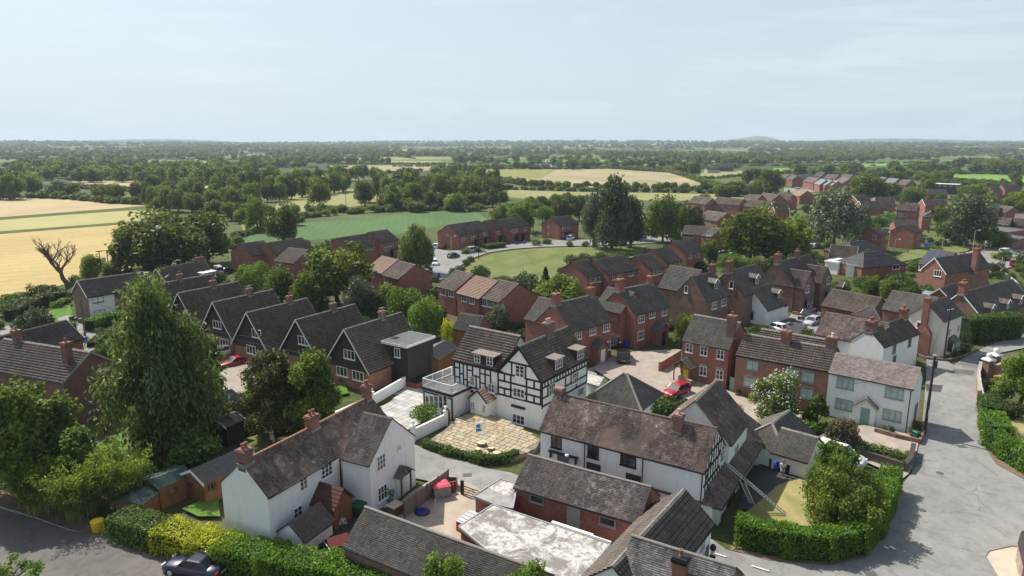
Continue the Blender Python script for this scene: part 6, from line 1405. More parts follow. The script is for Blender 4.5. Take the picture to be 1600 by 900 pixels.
belt('in the back row of that wood', 'back row of the central wood', [(620,282),(700,276),(760,272)], 10, (9,14), (10,14), ('far', 'farm'), 25)
belt('in the wood left of the pasture', 'dark wood left of the pasture', [(395,318),(450,312),(500,305),(545,298)], 15, (10,14), (9,13), ('oak', 'mid', 'far'), 12)
belt('in the rows behind the left wood', 'second rows of the left wood', [(390,296),(450,292),(520,285),(590,280)], 20, (10,15), (10,14), ('far', 'farm'), 22)
belt('beyond the narrow wheat strip', 'wood beyond the narrow wheat strip', [(115,286),(190,283),(290,287),(400,295)], 26, (10,15), (10,15), ('far', 'farm'), 14)
belt('in the rear wood beyond the wheat', 'rear rows beyond the narrow wheat strip', [(0,272),(100,272),(220,271),(330,275),(420,280)], 34, (10,15), (11,16), ('far', 'farm'), 30)
belt('in the belt above the wheat corner', 'tree belt above the wheat corner', [(225,322),(290,330),(350,335),(390,330)], 12, (6,11), (8,12), ('mid', 'oak'), 8)
belt('in the row between wheat fields', 'row between the wheat strips', [(230,302),(300,306),(380,310)], 12, (8,12), (8,12), ('mid', 'oak', 'far'), 8)
belt('by the path to the crop field', 'trees by the field path', [(375,352),(360,345),(390,338),(430,335)], 8, (4,8), (6,9), ('mid', 'oak'), 5)
belt('in the scrub right of the crop field', 'scrub right of the crop field', [(790,335),(830,330),(880,325),(910,322)], 12, (4,8), (7,11), ('mid', 'oak'), 8)
belt('right of the dry field', 'trees right of the dry field', [(1120,312),(1150,305),(1180,308),(1200,312)], 10, (7,11), (8,13), ('mid', 'far'), 8)
belt('in the belt before the estate houses', 'belt left of the estate', [(1160,290),(1190,285),(1210,290),(1195,298)], 8, (9,13), (9,12), ('far', 'oak'), 8)
belt('behind the far estate roofs', 'hedge behind the estate', [(1330,275),(1380,276),(1440,279),(1470,283)], 14, (7,11), (8,12), ('far', 'farm'), 8)
belt('beyond the bright green field', 'woodland beyond the bright field', [(1400,272),(1460,268),(1530,270),(1600,276)], 20, (10,15), (11,15), ('far', 'farm'), 20)
belt('among the right edge houses', 'trees among the right-hand houses', [(1500,330),(1560,328),(1600,322)], 6, (6,9), (7,9), ('mid',), 8)
belt('round the black terrace block', 'trees round the black terrace block', [(1440,300),(1490,297),(1540,300),(1600,298)], 9, (6,9), (8,11), ('mid', 'far'), 8)
print('belt trees', NB[0])
# ---- far-off woodland and hedgerows: masses nobody could count
def gn_scatter(name, pts, src, sc, label=None):
 """one object: points carry scale; each point shows the crown mesh of a real tree"""
 me = bpy.data.meshes.new(name); me.vertices.add(len(pts)); me.vertices.foreach_set('co', np.array([p[:3] for p in pts], 'f').ravel())
 a = me.attributes.new('sz', 'FLOAT_VECTOR', 'POINT'); a.data.foreach_set('vector', np.array([(p[3], p[3], p[4]) for p in pts], 'f').ravel())
 r = me.attributes.new('rt', 'FLOAT_VECTOR', 'POINT'); r.data.foreach_set('vector', np.array([(0, 0, brng.uniform(0, 6.28)) for p in pts], 'f').ravel())
 o = put(name, me); ng = bpy.data.node_groups.new(name, 'GeometryNodeTree')
 ng.interface.new_socket('Geometry', in_out='INPUT', socket_type='NodeSocketGeometry'); ng.interface.new_socket('Geometry', in_out='OUTPUT', socket_type='NodeSocketGeometry')
 gi = ng.nodes.new('NodeGroupInput'); go = ng.nodes.new('NodeGroupOutput'); mp_ = ng.nodes.new('GeometryNodeMeshToPoints'); ip = ng.nodes.new('GeometryNodeInstanceOnPoints')
 oi = ng.nodes.new('GeometryNodeObjectInfo'); oi.inputs['Object'].default_value = src; oi.transform_space = 'ORIGINAL'
 for nm, dt, sock in (('sz', 'FLOAT_VECTOR', 'Scale'), ('rt', 'FLOAT_VECTOR', 'Rotation')):
  na = ng.nodes.new('GeometryNodeInputNamedAttribute'); na.data_type = dt; na.inputs['Name'].default_value = nm; ng.links.new(na.outputs['Attribute'], ip.inputs[sock])
 ng.links.new(gi.outputs[0], mp_.inputs['Mesh']); ng.links.new(mp_.outputs[0], ip.inputs['Points']); ng.links.new(oi.outputs['Geometry'], ip.inputs['Instance']); ng.links.new(ip.outputs[0], go.inputs[0])
 md = o.modifiers.new('scatter', 'NODES'); md.node_group = ng
 return tag(o, label, None, None, 'stuff')
srcs = []
for kd in ('far', 'farm'):
 for v in (0, 1, 2):
  proto(kd, v); srcs.append(next((o for o in bpy.data.objects if o.data == TR[(kd, v)][0]), None))
srcs = [s for s in srcs if s]
wood = [[] for _ in srcs]
def noise2(x, y): return math.sin(x*1.7+3*math.sin(y*.9))*math.cos(y*1.3+2*math.sin(x*.8))
def scat(px, dist, h, w):
 p = P2(px, dist); wood[brng.randrange(len(srcs))].append((p.x, p.y, p.z-.5, w/11.5, h/10.4))
def in_clear(x, y):
 """fields kept open: tests picture position of a ground point against the open polygons"""
 q = proj((x, y, th(x, y)))
 for poly in CLEAR:
  ins = False; n = len(poly); j = n-1
  for i in range(n):
   (xi, yi), (xj, yj) = poly[i], poly[j]
   if (yi > q[1]) != (yj > q[1]) and q[0] < (xj-xi)*(q[1]-yi)/(yj-yi)+xi: ins = not ins
   j = i
  if ins: return True
 return False
CLEAR = [[(430,300),(560,290),(660,296),(570,325),(430,340)], [(510,256),(730,256),(740,262),(650,272),(515,271)], [(700,260),(870,262),(1040,264),(1120,292),(1200,300),(1200,316),(780,318),(750,280)],
  [(1085,268),(1225,262),(1240,270),(1110,284)], [(1205,261),(1310,260),(1320,272),(1210,276)], [(1345,266),(1440,265),(1440,276),(1350,277)], [(1450,270),(1530,270),(1720,277),(1720,295),(1450,285)], [(-80,262),(35,268),(30,280),(-80,282)],
  [(100,281),(200,281),(410,294),(410,306),(110,294)], [(60,249.5),(260,250.5),(220,254.5),(80,254)], [(295,247.5),(390,252),(390,259),(300,257)], [(590,245),(710,245),(710,257),(590,257)], [(925,232),(1180,232),(1170,239),(940,240)], [(625,229.5),(800,229.5),(800,235),(640,236)], [(1325,255),(1405,253),(1405,261),(1330,262)], [(855,251),(1015,250),(1000,257),(870,257)]]
for i in range(12500):
 az = brng.uniform(-60, 1660); d = 640*(6200/640)**(brng.random()**.75)
 p = P2(az, d); nn = noise2(p.x/240, p.y/300) + .5*noise2(p.x/90+4, p.y/110)
 thr = .10 if d < 1500 else -.03
 if nn < thr - (.35 if (az > 1180 and d < 1700) else 0): continue
 if in_clear(p.x, p.y): continue
 h_ = brng.uniform(8, 14); k_ = 1+min(.7, max(0, d-1400)/2500); scat(az, d, h_*(1+(k_-1)*.4), brng.uniform(9, 16)*k_)
def hedge_row(pts, h=3, w=5, step=3.4, far=False):
 q = [P(*p) for p in pts] if not far else [P2(*p) for p in pts]
 for a, b in zip(q, q[1:]):
  n = max(1, int((b-a).length/step))
  for i in range(n):
   p = a.lerp(b, (i+brng.random())/n); hh_ = h*brng.uniform(.7, 1.3); ww = w*brng.uniform(.8, 1.2)
   wood[brng.randrange(len(srcs))].append((p.x+brng.uniform(-1, 1), p.y+brng.uniform(-1, 1), th(p.x, p.y)-.4, ww/11.5, hh_/10.4))
for a, h, w in (([(0,312),(60,309),(120,312),(180,318),(235,320),(262,326)], 4, 7), ([(480,330),(560,333),(640,329),(760,330)], 4, 6), ([(430,345),(480,340),(560,334)], 3.5, 5), ([(755,279),(820,290),(900,294),(1000,297),(1100,297),(1180,300)], 5, 7),
    ([(780,296),(900,299),(1000,300),(1150,303),(1200,306)], 4, 6), ([(970,265),(1050,270),(1090,282),(1130,296),(1200,300)], 4, 8), ([(1090,281),(1150,276),(1225,270)], 3, 5), ([(1200,272),(1300,270),(1350,274),(1470,285),(1560,290),(1700,294)], 4, 6),
    ([(700,262),(800,260),(950,262)], 3, 6), ([(510,257),(600,256.5),(720,258)], 3, 6), ([(510,271),(600,271),(660,268)], 4, 7), ([(100,282),(200,281),(300,287),(410,294)], 4, 7), ([(120,294),(200,299),(300,301),(410,306)], 4, 7),
    ([(366,392),(370,372),(400,362),(470,346)], 3, 4), ([(0,482),(40,468),(100,452),(125,442)], 2.2, 4), ([(860,315),(900,318),(930,318)], 5, 7), ([(440,333),(470,330),(500,328)], 3, 5)): hedge_row(a, h, w)
for i in range(230):      # far hedgerows
 px = brng.uniform(-60, 1660); d = brng.uniform(750, 4500); L = brng.uniform(120, 420); ang = brng.choice((0, 0, 1.2, -1.1))+brng.uniform(-.2, .2)
 a = P2(px, d); b_ = Vector((a.x+L*math.cos(ang), a.y+L*math.sin(ang), 0)); n = int(L/7)
 for j in range(n):
  p = a.lerp(b_, j/n)
  if brng.random() < .12: continue
  hh_ = 3.2 if brng.random() < .85 else brng.uniform(7, 12)
  wood[brng.randrange(len(srcs))].append((p.x+brng.uniform(-2, 2), p.y+brng.uniform(-2, 2), th(p.x, p.y)-.5, (9 if hh_ < 4 else 11)/11.5, hh_/10.4))
for s, w_ in zip(srcs, wood):
 if w_: gn_scatter('distant_woodland', w_, s, 1)
print('woodland instances', sum(map(len, wood)))
# ---- garden greenery between the houses
def in_poly(x, y, poly):
 ins = False; n = len(poly); j = n-1
 for i in range(n):
  (xi, yi), (xj, yj) = poly[i], poly[j]
  if (yi > y) != (yj > y) and x < (xj-xi)*(y-yi)/(yj-yi)+xi: ins = not ins
  j = i
 return ins
KEEP += [[(1415,540),(1500,540),(1500,700),(1415,700)], [(1500,545),(1640,540),(1640,650),(1500,650)], [(1180,590),(1290,610),(1290,700),(1180,690)], [(500,690),(520,600),(640,590),(720,560),(760,600),(860,680),(840,760),(700,720)], [(600,820),(640,770),(700,740),(1130,840),(1200,880),(1100,1000),(600,1000)], [(840,760),(840,600),(1000,600),(1300,640),(1400,760),(1400,880),(1100,880)], [(-100,900),(0,760),(400,700),(600,820),(500,1000)], [(430,860),(560,780),(640,800),(560,880)]]
gb = [[], []]; gs = []
for kd in ('bush', 'dbush'):
 gs.append(next(o for o in bpy.data.objects if o.data and o.data.name.startswith('foliage') and any(o.data == TR[(kd, v)][0] for v in range(4) if (kd, v) in TR)))
for i in range(9000):
 px = brng.uniform(-40, 1640); py = 290+brng.random()**1.3*390; p = P(px, py)
 if p.x < -60 and p.y > 160: continue
 if py < 380 and px < 700: continue
 if py < 345 and px < 1050: continue
 if noise2(p.x/13, p.y/11) < -.05+.35*brng.random(): continue
 if any(in_poly(px, py, k) for k in KEEP): continue
 bad = False
 for (ox, oy, ux, uy, l_, w_) in FOOT:
  dx, dy = p.x-ox, p.y-oy; a = dx*ux+dy*uy; b_ = -dx*uy+dy*ux
  if -1.2 < a < l_+1.2 and -1.4 < b_ < w_+1.4: bad = True; break
 if bad: continue
 hh_ = brng.uniform(.9, 2.4) if brng.random() < .85 or py > 470 else brng.uniform(3, 5.5); ww = hh_*brng.uniform(.9, 1.5); gb[brng.randrange(2)].append((p.x, p.y, -.1, ww/11, hh_/10.4))
for s_, w_ in zip(gs, gb): gn_scatter('garden_shrubbery', w_, s_, 1)
print('garden shrubs', len(gb[0])+len(gb[1]))
# ---- hedges
def hedge(label, pts, width, h, mat, seed=1, leaf=.16, dens=90, name='hedge', world=False, wob=.12, round_=.25, coremat=None, parent=None):
 q = [Vector((p[0], p[1], 0)) for p in pts] if world else [P(*p) for p in pts]
 g = np.random.default_rng(seed); V = []; F = []; T_ = []; n = 0; core = MB()
 tot = sum((b-a).length for a, b in zip(q, q[1:]))
 o = empty(name, q[0], 0, label, 'hedge'); q = [v-q[0] for v in q]
 for a, b in zip(q, q[1:]):
  L = (b-a).length; u = (b-a)/L; nn = Vector((-u.y, u.x, 0)); per = width+2*h; m = int(L*per*dens)
  t = g.uniform(-.5*width/L*.6, 1+.5*width/L*.6, m)*L; s = g.uniform(0, per, m)
  y = np.where(s < h, -width/2, np.where(s < h+width, s-h-width/2, width/2)); z = np.where(s < h, s, np.where(s < h+width, h, per-s))
  hw = width/2; k = np.clip((z/h-.6)/.4, 0, 1)*round_; y = y*(1-k*.4);
  und = wob*1.1*(np.sin(t*.9+seed)+np.sin(t*2.7+y*2)*.7+np.sin(t*6+y*4)*.3); z = z*(1+und*.5/h*1.2); y = y+np.sign(y)*und*.5
  z = z-np.where((s >= h) & (s < h+width), round_*.35*(np.abs(y)/hw)**2, 0)
  p = np.stack([a.x+u.x*t+nn.x*y, a.y+u.y*t+nn.y*y, z], 1)+g.normal(size=(m, 3))*.06
  side = np.stack([nn.x*np.sign(y), nn.y*np.sign(y), np.zeros(m)], 1); top = (s >= h) & (s < h+width); side[top] = (0, 0, 1)
  nr = side*.7+g.normal(size=(m, 3))*.55; nr /= np.linalg.norm(nr, axis=1)[:, None]
  e = np.cross(nr, g.normal(size=(m, 3))); e /= np.linalg.norm(e, axis=1)[:, None]; f = np.cross(nr, e); sz = leaf*g.uniform(.6, 1.4, m)[:, None]
  V.append(np.stack([p-e*sz*.6, p+f*sz*.42, p+e*sz*.6, p-f*sz*.42], 1).reshape(-1, 3)); F.append(np.arange(m*4).reshape(m, 4)+n); n += 4*m
  T_.append(np.clip(.5+.13*np.sin(t*2.1+s*1.9)+g.normal(size=m)*.16, 0, 1))
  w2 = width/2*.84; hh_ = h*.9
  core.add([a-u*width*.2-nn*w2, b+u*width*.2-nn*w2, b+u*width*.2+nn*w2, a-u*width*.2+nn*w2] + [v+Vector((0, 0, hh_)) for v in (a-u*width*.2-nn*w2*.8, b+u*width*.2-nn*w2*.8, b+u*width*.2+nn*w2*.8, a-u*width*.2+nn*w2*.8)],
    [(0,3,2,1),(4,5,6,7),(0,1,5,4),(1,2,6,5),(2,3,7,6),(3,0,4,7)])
 put('foliage', np_mesh('foliage', np.concatenate(V), np.concatenate(F), mat, attr=np.concatenate(T_)), o)
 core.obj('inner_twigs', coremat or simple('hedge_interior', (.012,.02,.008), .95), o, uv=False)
 return o
hedge('tall glossy laurel hedge curving round the scorched front lawn at the junction', [(1158,852),(1230,868),(1290,873),(1335,862),(1362,835),(1380,795),(1388,768)], 1.7, 2.3, F_laurel, 41, .13, 200)
hedge('bright trimmed hedge along the road on the right, near end', [(1552,700),(1575,718),(1610,740),(1680,770)], 2.2, 1.9, F_laurel, 42, .15, 110)
hedge('bright trimmed hedge along the road on the right, middle section', [(1548,668),(1556,690)], 2.4, 1.9, F_laurel, 43, .15, 110)
hedge('small trimmed hedge block at the end of the picket fence', [(1546,640),(1550,655)], 2.4, 1.7, F_hedge, 44, .14, 110)
hedge('green hedge beside the yellow bin along the side road', [(196,837),(225,845),(265,858)], 2.4, 1.9, F_hedge, 45, .13, 190)
hedge('golden yellow hedge stretch before the cottage gable', [(268,858),(320,872),(358,882)], 2.4, 2.0, F_yel, 46, .13, 190)
hedge('green hedge running from the golden stretch towards the low barn', [(362,883),(430,898),(520,915),(600,935)], 2.6, 2.0, F_laurel, 47, .13, 180)
hedge('low dark hedge along the front of the stone patio', [(664,700),(700,713),(750,725),(785,724),(806,716)], .9, .95, F_hedge, 48, .12, 150)
hedge('tall dark clipped hedge beside the cream house', [(1508,534),(1545,532),(1580,528)], 2.5, 4.0, F_hedge, 49, .2, 60)
hedge('square dark hedge left of the driveway by the telegraph pole', [(82,531),(116,527)], 2.2, 2.4, F_hedge, 50, .2, 60)
hedge('long clipped hedge right of the telegraph pole', [(144,520),(165,512),(195,505)], 2.0, 2.2, F_laurel, 51, .2, 60)
hedge('low curved hedge by the left driveway', [(145,545),(160,535),(178,528)], 1.6, 1.2, F_hedge, 52, .2, 60)
hedge('dark hedge at the foot of the nearest chalet', [(520,592),(545,600),(572,606)], 1.0, 1.1, F_dark, 53, .16, 90)
hedge('clipped green hedge end by the low brown outbuilding', [(1358,490),(1378,491)], 2.0, 2.6, F_laurel, 54, .2, 50)
hedge('clipped hedge before the long terrace by the crop field', [(760,390),(785,387)], 2.4, 1.5, F_hedge, 55, .3, 25)
hedge('hedge behind the twin-pole garden at the wheat edge', [(20,500),(60,480),(95,472)], 2.4, 2.0, F_dark, 56, .25, 40)
hedge('flower bed greenery along the top of the stone planter wall', [(1345,706),(1375,714),(1412,724)], 1.2, .9, F_mid, 57, .14, 110)
# ---- bare dead tree
def dead_tree(x, yb, yt):
 base = P(x, yb); h = hgt(base, yt); g = random.Random(4); b = MB(); o = empty('dead_tree', base, 0, 'bare dead tree with forked grey-brown limbs at the wheat field edge', 'tree')
 def grow(p, d, L, r, lv):
  e = p; n = 3
  for i in range(n):
   d = (d+Vector((g.uniform(-.22, .22), g.uniform(-.22, .22), g.uniform(-.02, .16)))).normalized(); q = e+d*L/n; b.tube(e, q, r*(1-.16*i), r*(1-.16*(i+1)), 6 if lv < 2 else 4, caps=False); e = q
   if lv >= 1 and g.random() < .7 and lv < 5:
    s = (d+Vector((g.uniform(-1, 1), g.uniform(-.6, .6), g.uniform(-.1, .5)))).normalized(); grow(e, s, L*.5, r*.42, lv+1)
  if lv < 5:
   for s_ in range(2 if lv else 4):
    s = (d+Vector((g.uniform(-.9, .9), g.uniform(-.7, .7), g.uniform(.0, .5)))).normalized(); grow(e, s, L*g.uniform(.6, .8), r*.58, lv+1)
 grow(Vector((0, 0, -.3)), Vector((.02, 0, 1)), h*.3, .42, 0)
 me = b.mesh('trunk', M_barkd, uv=False)
 zs = max(v.co.z for v in me.vertices); put('trunk', me, o, sc=(h/zs*1.35, h/zs*1.2, h/zs*.95))
dead_tree(108, 449, 364)
# -- generic makers
def ang_of(a, b): d = b-a; return math.atan2(d.y, d.x)
def part(b, name, mat, parent, smooth=False, **k): return put(name, b.mesh(name, mat, smooth, uv=k.pop('uv', False)), parent, **k)
def slab(name, label, pts, z, wall, roof, cat, over=.15, t=.14, trim=M_grey, group=None):
 """flat-roofed building from the picture outline of its roof edge"""
 q = [P(p[0], p[1], z) for p in pts]; c = sum(q, Vector())/len(q); o = empty(name, (c.x, c.y, 0), 0, label, cat, group)
 r = [(v.x-c.x, v.y-c.y) for v in q]; b = MB(); b.prism(r, z-t, z); rf = part(b, 'roof', roof, o, uv=True)
 k = [(x*(1-over/max(1, math.hypot(x, y))), y*(1-over/max(1, math.hypot(x, y)))) for x, y in r]; b = MB(); b.prism(k, 0, z-t-.002); part(b, 'wall', wm(wall), o, uv=True)
 b = MB()
 for a, d in zip(r, r[1:]+r[:1]): b.bar((a[0], a[1], z-.03), (d[0], d[1], z-.03), .1, .2)
 part(b, 'roof_edge', trim, o); return o, c
def wall_run(name, label, pts, h, t, mat, cat='wall', cap=None, capm=None, z=None, piers=0, pierm=None, ball=None, z0=0):
 q = [P(*p) for p in pts]; o = empty(name, q[0], 0, label, cat); q = [v-q[0] for v in q]; b = MB()
 for a, c in zip(q, q[1:]): b.bar((a.x, a.y, z0+h/2-.05), (c.x, c.y, z0+h/2-.05), t, h+.1)
 part(b, 'wall', mat, o, uv=True)
 if capm:
  b = MB()
  for a, c in zip(q, q[1:]): b.bar((a.x, a.y, z0+h+.03), (c.x, c.y, z0+h+.03), t+.08, .06)
  part(b, 'coping', capm, o)
 if piers:
  for i in (range(len(q)) if piers == 1 else piers):
   v = q[i]; b = MB(); b.box(v.x-.24, v.x+.24, v.y-.24, v.y+.24, 0, h+.35); b.box(v.x-.3, v.x+.3, v.y-.3, v.y+.3, h+.351, h+.43); pr = part(b, 'pier', pierm or mat, o, uv=True)
   if ball: b = MB(); b.lathe([(.1,0),(.07,.08),(.17,.2),(.2,.32),(.15,.45),(.02,.52)], 12, (v.x, v.y, h+.43)); part(b, 'ball_finial', ball, pr, True)
 return o
def fence(name, label, pts, h, mat, kind='panel', cat='fence', post=1.8, postm=None):
 q = [P(*p) for p in pts]; o = empty(name, q[0], 0, label, cat); q = [v-q[0] for v in q]; cache = {}
 for a, c in zip(q, q[1:]):
  L = (c-a).length; n = max(1, round(L/post)); u = (c-a)/L; rz = math.atan2(u.y, u.x); st = L/n
  for i in range(n):
   p = a+u*st*i
   if 'post' not in cache: b = MB(); b.box(-.05, .05, -.05, .05, 0, h+.08); cache['post'] = b.mesh('post', postm or mat, uv=False)
   put('post', cache['post'], o, p, rz)
   if kind == 'panel':
    k = ('pl', round(st, 2))
    if k not in cache: b = MB(); b.box(.05, st-.05, -.012, .012, .05, h); cache[k] = b.mesh('panel', mat)
    put('panel', cache[k], o, p, rz)
   if kind == 'boards':
    m = max(2, int(h/.27))
    for j in range(m):
     k = ('bd', round(st, 2))
     if k not in cache: b = MB(); b.box(.05, st-.05, -.02, .02, .01, .255*h/(m*.27)+.0); cache[k] = b.mesh('board', mat)
     put('board', cache[k], o, p+Vector((0, 0, .02+j*h/m)), rz)
   if kind in ('picket', 'rail'):
    k = ('rl', round(st, 2))
    if k not in cache: b = MB(); b.box(.05, st-.05, -.02, .02, -.045, .045); cache[k] = b.mesh('rail', mat, uv=False)
    for zz in ((.3, h-.2) if kind == 'picket' else (h*.3, h*.62, h*.92)): put('rail', cache[k], o, p+Vector((0, 0, zz)), rz)
   if kind == 'picket':
    if 'pk' not in cache: b = MB(); b.box(-.04, .04, -.035, -.02, .08, h); b.add([(-.04,-.035,h),(.04,-.035,h),(0,-.035,h+.08),(-.04,-.02,h),(.04,-.02,h),(0,-.02,h+.08)], [(0,1,2),(5,4,3),(0,3,4,1),(1,4,5,2),(2,5,3,0)]); cache['pk'] = b.mesh('picket', mat, uv=False)
    m = int(st/.16)
    for j in range(m): put('picket', cache['pk'], o, p+u*(j+.5)*st/m, rz)
 put('post', cache['post'], o, q[-1], 0); return o
# -- cars
def paint(name, c): return simple('car_paint_'+name, c, .28, .03, 2, .5, coat=.6)
PAINT = dict(navy=paint('navy', (.012,.016,.05)), red=paint('red', (.32,.012,.018)), white=paint('white', (.72,.73,.74)), black=paint('black', (.012,.012,.014)), silver=paint('silver', (.42,.44,.46)), blue=paint('blue', (.02,.08,.38)), darkred=paint('dark_red', (.16,.015,.02)), grey=paint('grey', (.13,.14,.15)), teal=paint('teal', (.10,.30,.28)))
M_tyre = simple('tyre_rubber', (.015,.015,.015), .9); M_cglass = simple('car_glass', (.015,.02,.024), .06, .2, 2, .8); M_light = simple('lamp_lens', (.7,.72,.72), .15, .05, 5, .8); M_tail = simple('tail_lamp', (.4,.01,.01), .2, .1, 5, .6); M_plate = simple('number_plate', (.6,.5,.08), .5); M_trimk = simple('black_plastic', (.02,.02,.02), .7)
CARC = {}
def car_meshes(kind, col):
 k = (kind, col)
 if k in CARC: return CARC[k]
 L, W, H, belt, hood = dict(hatch=(4.0,1.74,1.46,.92,.88), saloon=(4.6,1.82,1.42,.92,.90), suv=(4.6,1.9,1.75,1.08,1.05), van=(4.9,1.95,1.95,1.1,1.05), sports=(4.3,1.8,1.28,.84,.80))[kind]
 h = L/2; zb = .2
 st = [(-h, .70, .74*belt), (-h+.06, .84, .88*belt), (-h+.35, .95, belt), (-h+.9, 1, belt+.01), (0, 1, belt), (h*.42, 1, belt-.01), (h*.50, .98, hood), (h-.5, .95, hood*.93), (h-.15, .87, hood*.82), (h, .70, hood*.62)]
 rings = []
 for x, w, zt in st:
  w = w*W/2; rings.append([(x, -w*.82, zb), (x, -w*.98, zb+.10), (x, -w, (zb+zt)*.5), (x, -w*.97, zt-.10), (x, -w*.86, zt-.01), (x, 0, zt+.03), (x, w*.86, zt-.01), (x, w*.97, zt-.10), (x, w, (zb+zt)*.5), (x, w*.98, zb+.10), (x, w*.82, zb)])
 b = MB(); m = 11; vs = [v for r in rings for v in r]; fs = []
 for i in range(len(rings)-1):
  for j in range(m): a = i*m+j; c = i*m+(j+1) % m; fs.append((a, c, c+m, a+m))
 fs += [tuple(range(m-1, -1, -1)), tuple(range((len(rings)-1)*m, len(rings)*m))]; b.add(vs, fs)
 body = b.mesh('body', PAINT[col], True, False)
 xr = {'hatch': (-h+.12, -h+.55, h*.12, h*.46), 'saloon': (-h+.75, -h+1.35, h*.06, h*.42), 'suv': (-h+.08, -h+.35, h*.18, h*.46), 'van': (-h+.05, -h+.2, h*.38, h*.62), 'sports': (-h+.6, -h+1.3, h*.0, h*.40)}[kind]
 def gl(ins, z0, z1, x0, x1, x2, x3):
  w0, w1 = W/2*.88-ins, W/2*.72-ins
  return [(x0,-w0,z0),(x3,-w0,z0),(x3,w0,z0),(x0,w0,z0),(x1,-w1,z1),(x2,-w1,z1),(x2,w1,z1),(x1,w1,z1)]
 box_f = [(0,3,2,1),(4,5,6,7),(0,1,5,4),(1,2,6,5),(2,3,7,6),(3,0,4,7)]
 b = MB(); b.add(gl(0, belt-.03, H-.05, *xr), box_f); glass = b.mesh('windows', M_cglass, False, False)
 b = MB(); x0, x1, x2, x3 = xr; w0, w1 = W/2*.88, W/2*.72
 b.add([(x1-.04,-w1-.01,H-.06),(x2+.04,-w1-.01,H-.06),(x2+.04,w1+.01,H-.06),(x1-.04,w1+.01,H-.06),(x1+.1,-w1+.12,H),(x2-.12,-w1+.12,H),(x2-.12,w1-.12,H),(x1+.1,w1-.12,H)], box_f)
 for s in (-1, 1):
  b.bar((x3, s*w0, belt-.02), (x2, s*w1, H-.05), .07, .05); b.bar((x0, s*w0, belt-.02), (x1, s*w1, H-.05), .12, .06)
  xm = (x1+x2)/2; b.bar((xm, s*(w0+.005), belt-.02), (xm, s*(w1+.005), H-.05), .09, .03)
 roof = b.mesh('roof', PAINT[col], False, False)
 b = MB(); b.tube((0,-.11,0), (0,.11,0), .33, .33, 16); ty = b.mesh('tyre', M_tyre, False, False); b = MB(); b.tube((0,-.118,0), (0,.118,0), .21, .21, 10); ri = b.mesh('rim', M_metal, False, False)
 b = MB(); b.box(-.05,.05,-.2,.2,-.08,.08); hl = b.mesh('headlight', M_light, False, False); b = MB(); b.box(-.04,.04,-.14,.14,-.1,.1); tl = b.mesh('tail_light', M_tail, False, False)
 b = MB(); b.box(-.01,.01,-.26,.26,-.055,.055); pl = b.mesh('number_plate', M_plate, False, False)
 b = MB(); b.box(-.08,.08,-.1,.1,-.06,.06); mr = b.mesh('wing_mirror', PAINT[col], False, False)
 CARC[k] = (body, glass, roof, ty, ri, hl, tl, pl, mr, L, W, belt, hood, xr); return CARC[k]
def car(label, rear, front, col, kind='hatch', group=None, detail=True):
 a, c = P(*rear), P(*front); m = (a+c)/2; rz = ang_of(a, c)
 body, glass, roof, ty, ri, hl, tl, pl, mr, L, W, belt, hood, xr = car_meshes(kind, col)
 o = empty('parked_car', (m.x, m.y, .06), rz, label, 'van' if kind == 'van' else 'car', group)
 bd = put('body', body, o); put('windows', glass, o); put('roof', roof, o)
 for sx in (-1, 1):
  for sy in (-1, 1):
   w = put('wheel', ty, o, (sx*L*.31, sy*(W/2-.12), .33)); put('rim', ri, w)
 if detail:
  for sy in (-1, 1): put('headlight', hl, o, (L/2-.12, sy*W*.30, hood*.74)); put('tail_light', tl, o, (-L/2+.03, sy*W*.34, belt*.78)); put('wing_mirror', mr, o, (xr[3]-.25, sy*(W/2+.06), belt+.05))
  put('number_plate', pl, o, (-L/2-.02, 0, belt*.62)); put('number_plate', pl, o, (L/2+.01, 0, .38))
 return o
car('dark navy saloon car at the bottom edge beside the hedge', (348,904), (266,889), 'navy', 'saloon')
car('red sports car with black roof on the gravel before the chalet row', (384,568), (347,577), 'red', 'sports'); car('white car behind the red sports car', (361,553), (337,559), 'white')
car('black off-roader with red number plate lamp on the gravel court, seen from behind', (974,571), (974,557), 'black', 'suv'); car('dark car parked close to the brick house by the bins', (957,545), (962,534), 'black')
car('red hatchback half behind the dark slate garage roof', (1070,613), (1043,623), 'red');
car('white estate car in the dark back yard behind the small tree', (1285,714), (1338,731), 'white', 'suv')
car('black off-roader in the small courtyard', (1272,494), (1250,504), 'black', 'suv'); car('silver car beside the black off-roader in the courtyard', (1279,503), (1257,513), 'silver'); car('white car at the corner of the courtyard', (1221,520), (1203,515), 'white')
car('silver hatchback on the curved estate road', (732,396), (746,393), 'silver', 'suv'); car('black hatchback at the road junction by the green', (702,405), (716,402), 'black'); car('white and blue car in front of the garden hedge by the green', (677,410), (682,419), 'white')
car('white car parked in the bay left of the dark red one', (679,390), (685,386), 'white', detail=False); car('dark red car in the bay beside the end terrace', (688,391), (699,386), 'darkred', detail=False); car('white car beside the small tree at the end of the green', (886,378), (897,373), 'white', 'suv')
car('dark blue car behind the poplars', (991,374), (1008,373), 'blue', 'saloon'); car('bright red car in front of the round tree', (1042,372), (1056,371), 'red'); car('white van in the hedged car park', (1118,405), (1132,402), 'white', 'van'); car('teal green car beside the white van', (1136,405), (1150,402), 'teal')
car('black car parked beyond the bungalow', (348,429), (361,425), 'black'); car('white van beyond the bungalow', (345,431), (337,425), 'white', 'van');
car('white car under the silver willow', (1266,389), (1282,387), 'white'); car('blue car under the silver willow', (1272,378), (1284,376), 'blue', detail=False); car('red car left of the blue one under the willow', (1262,380), (1268,377), 'darkred', detail=False)
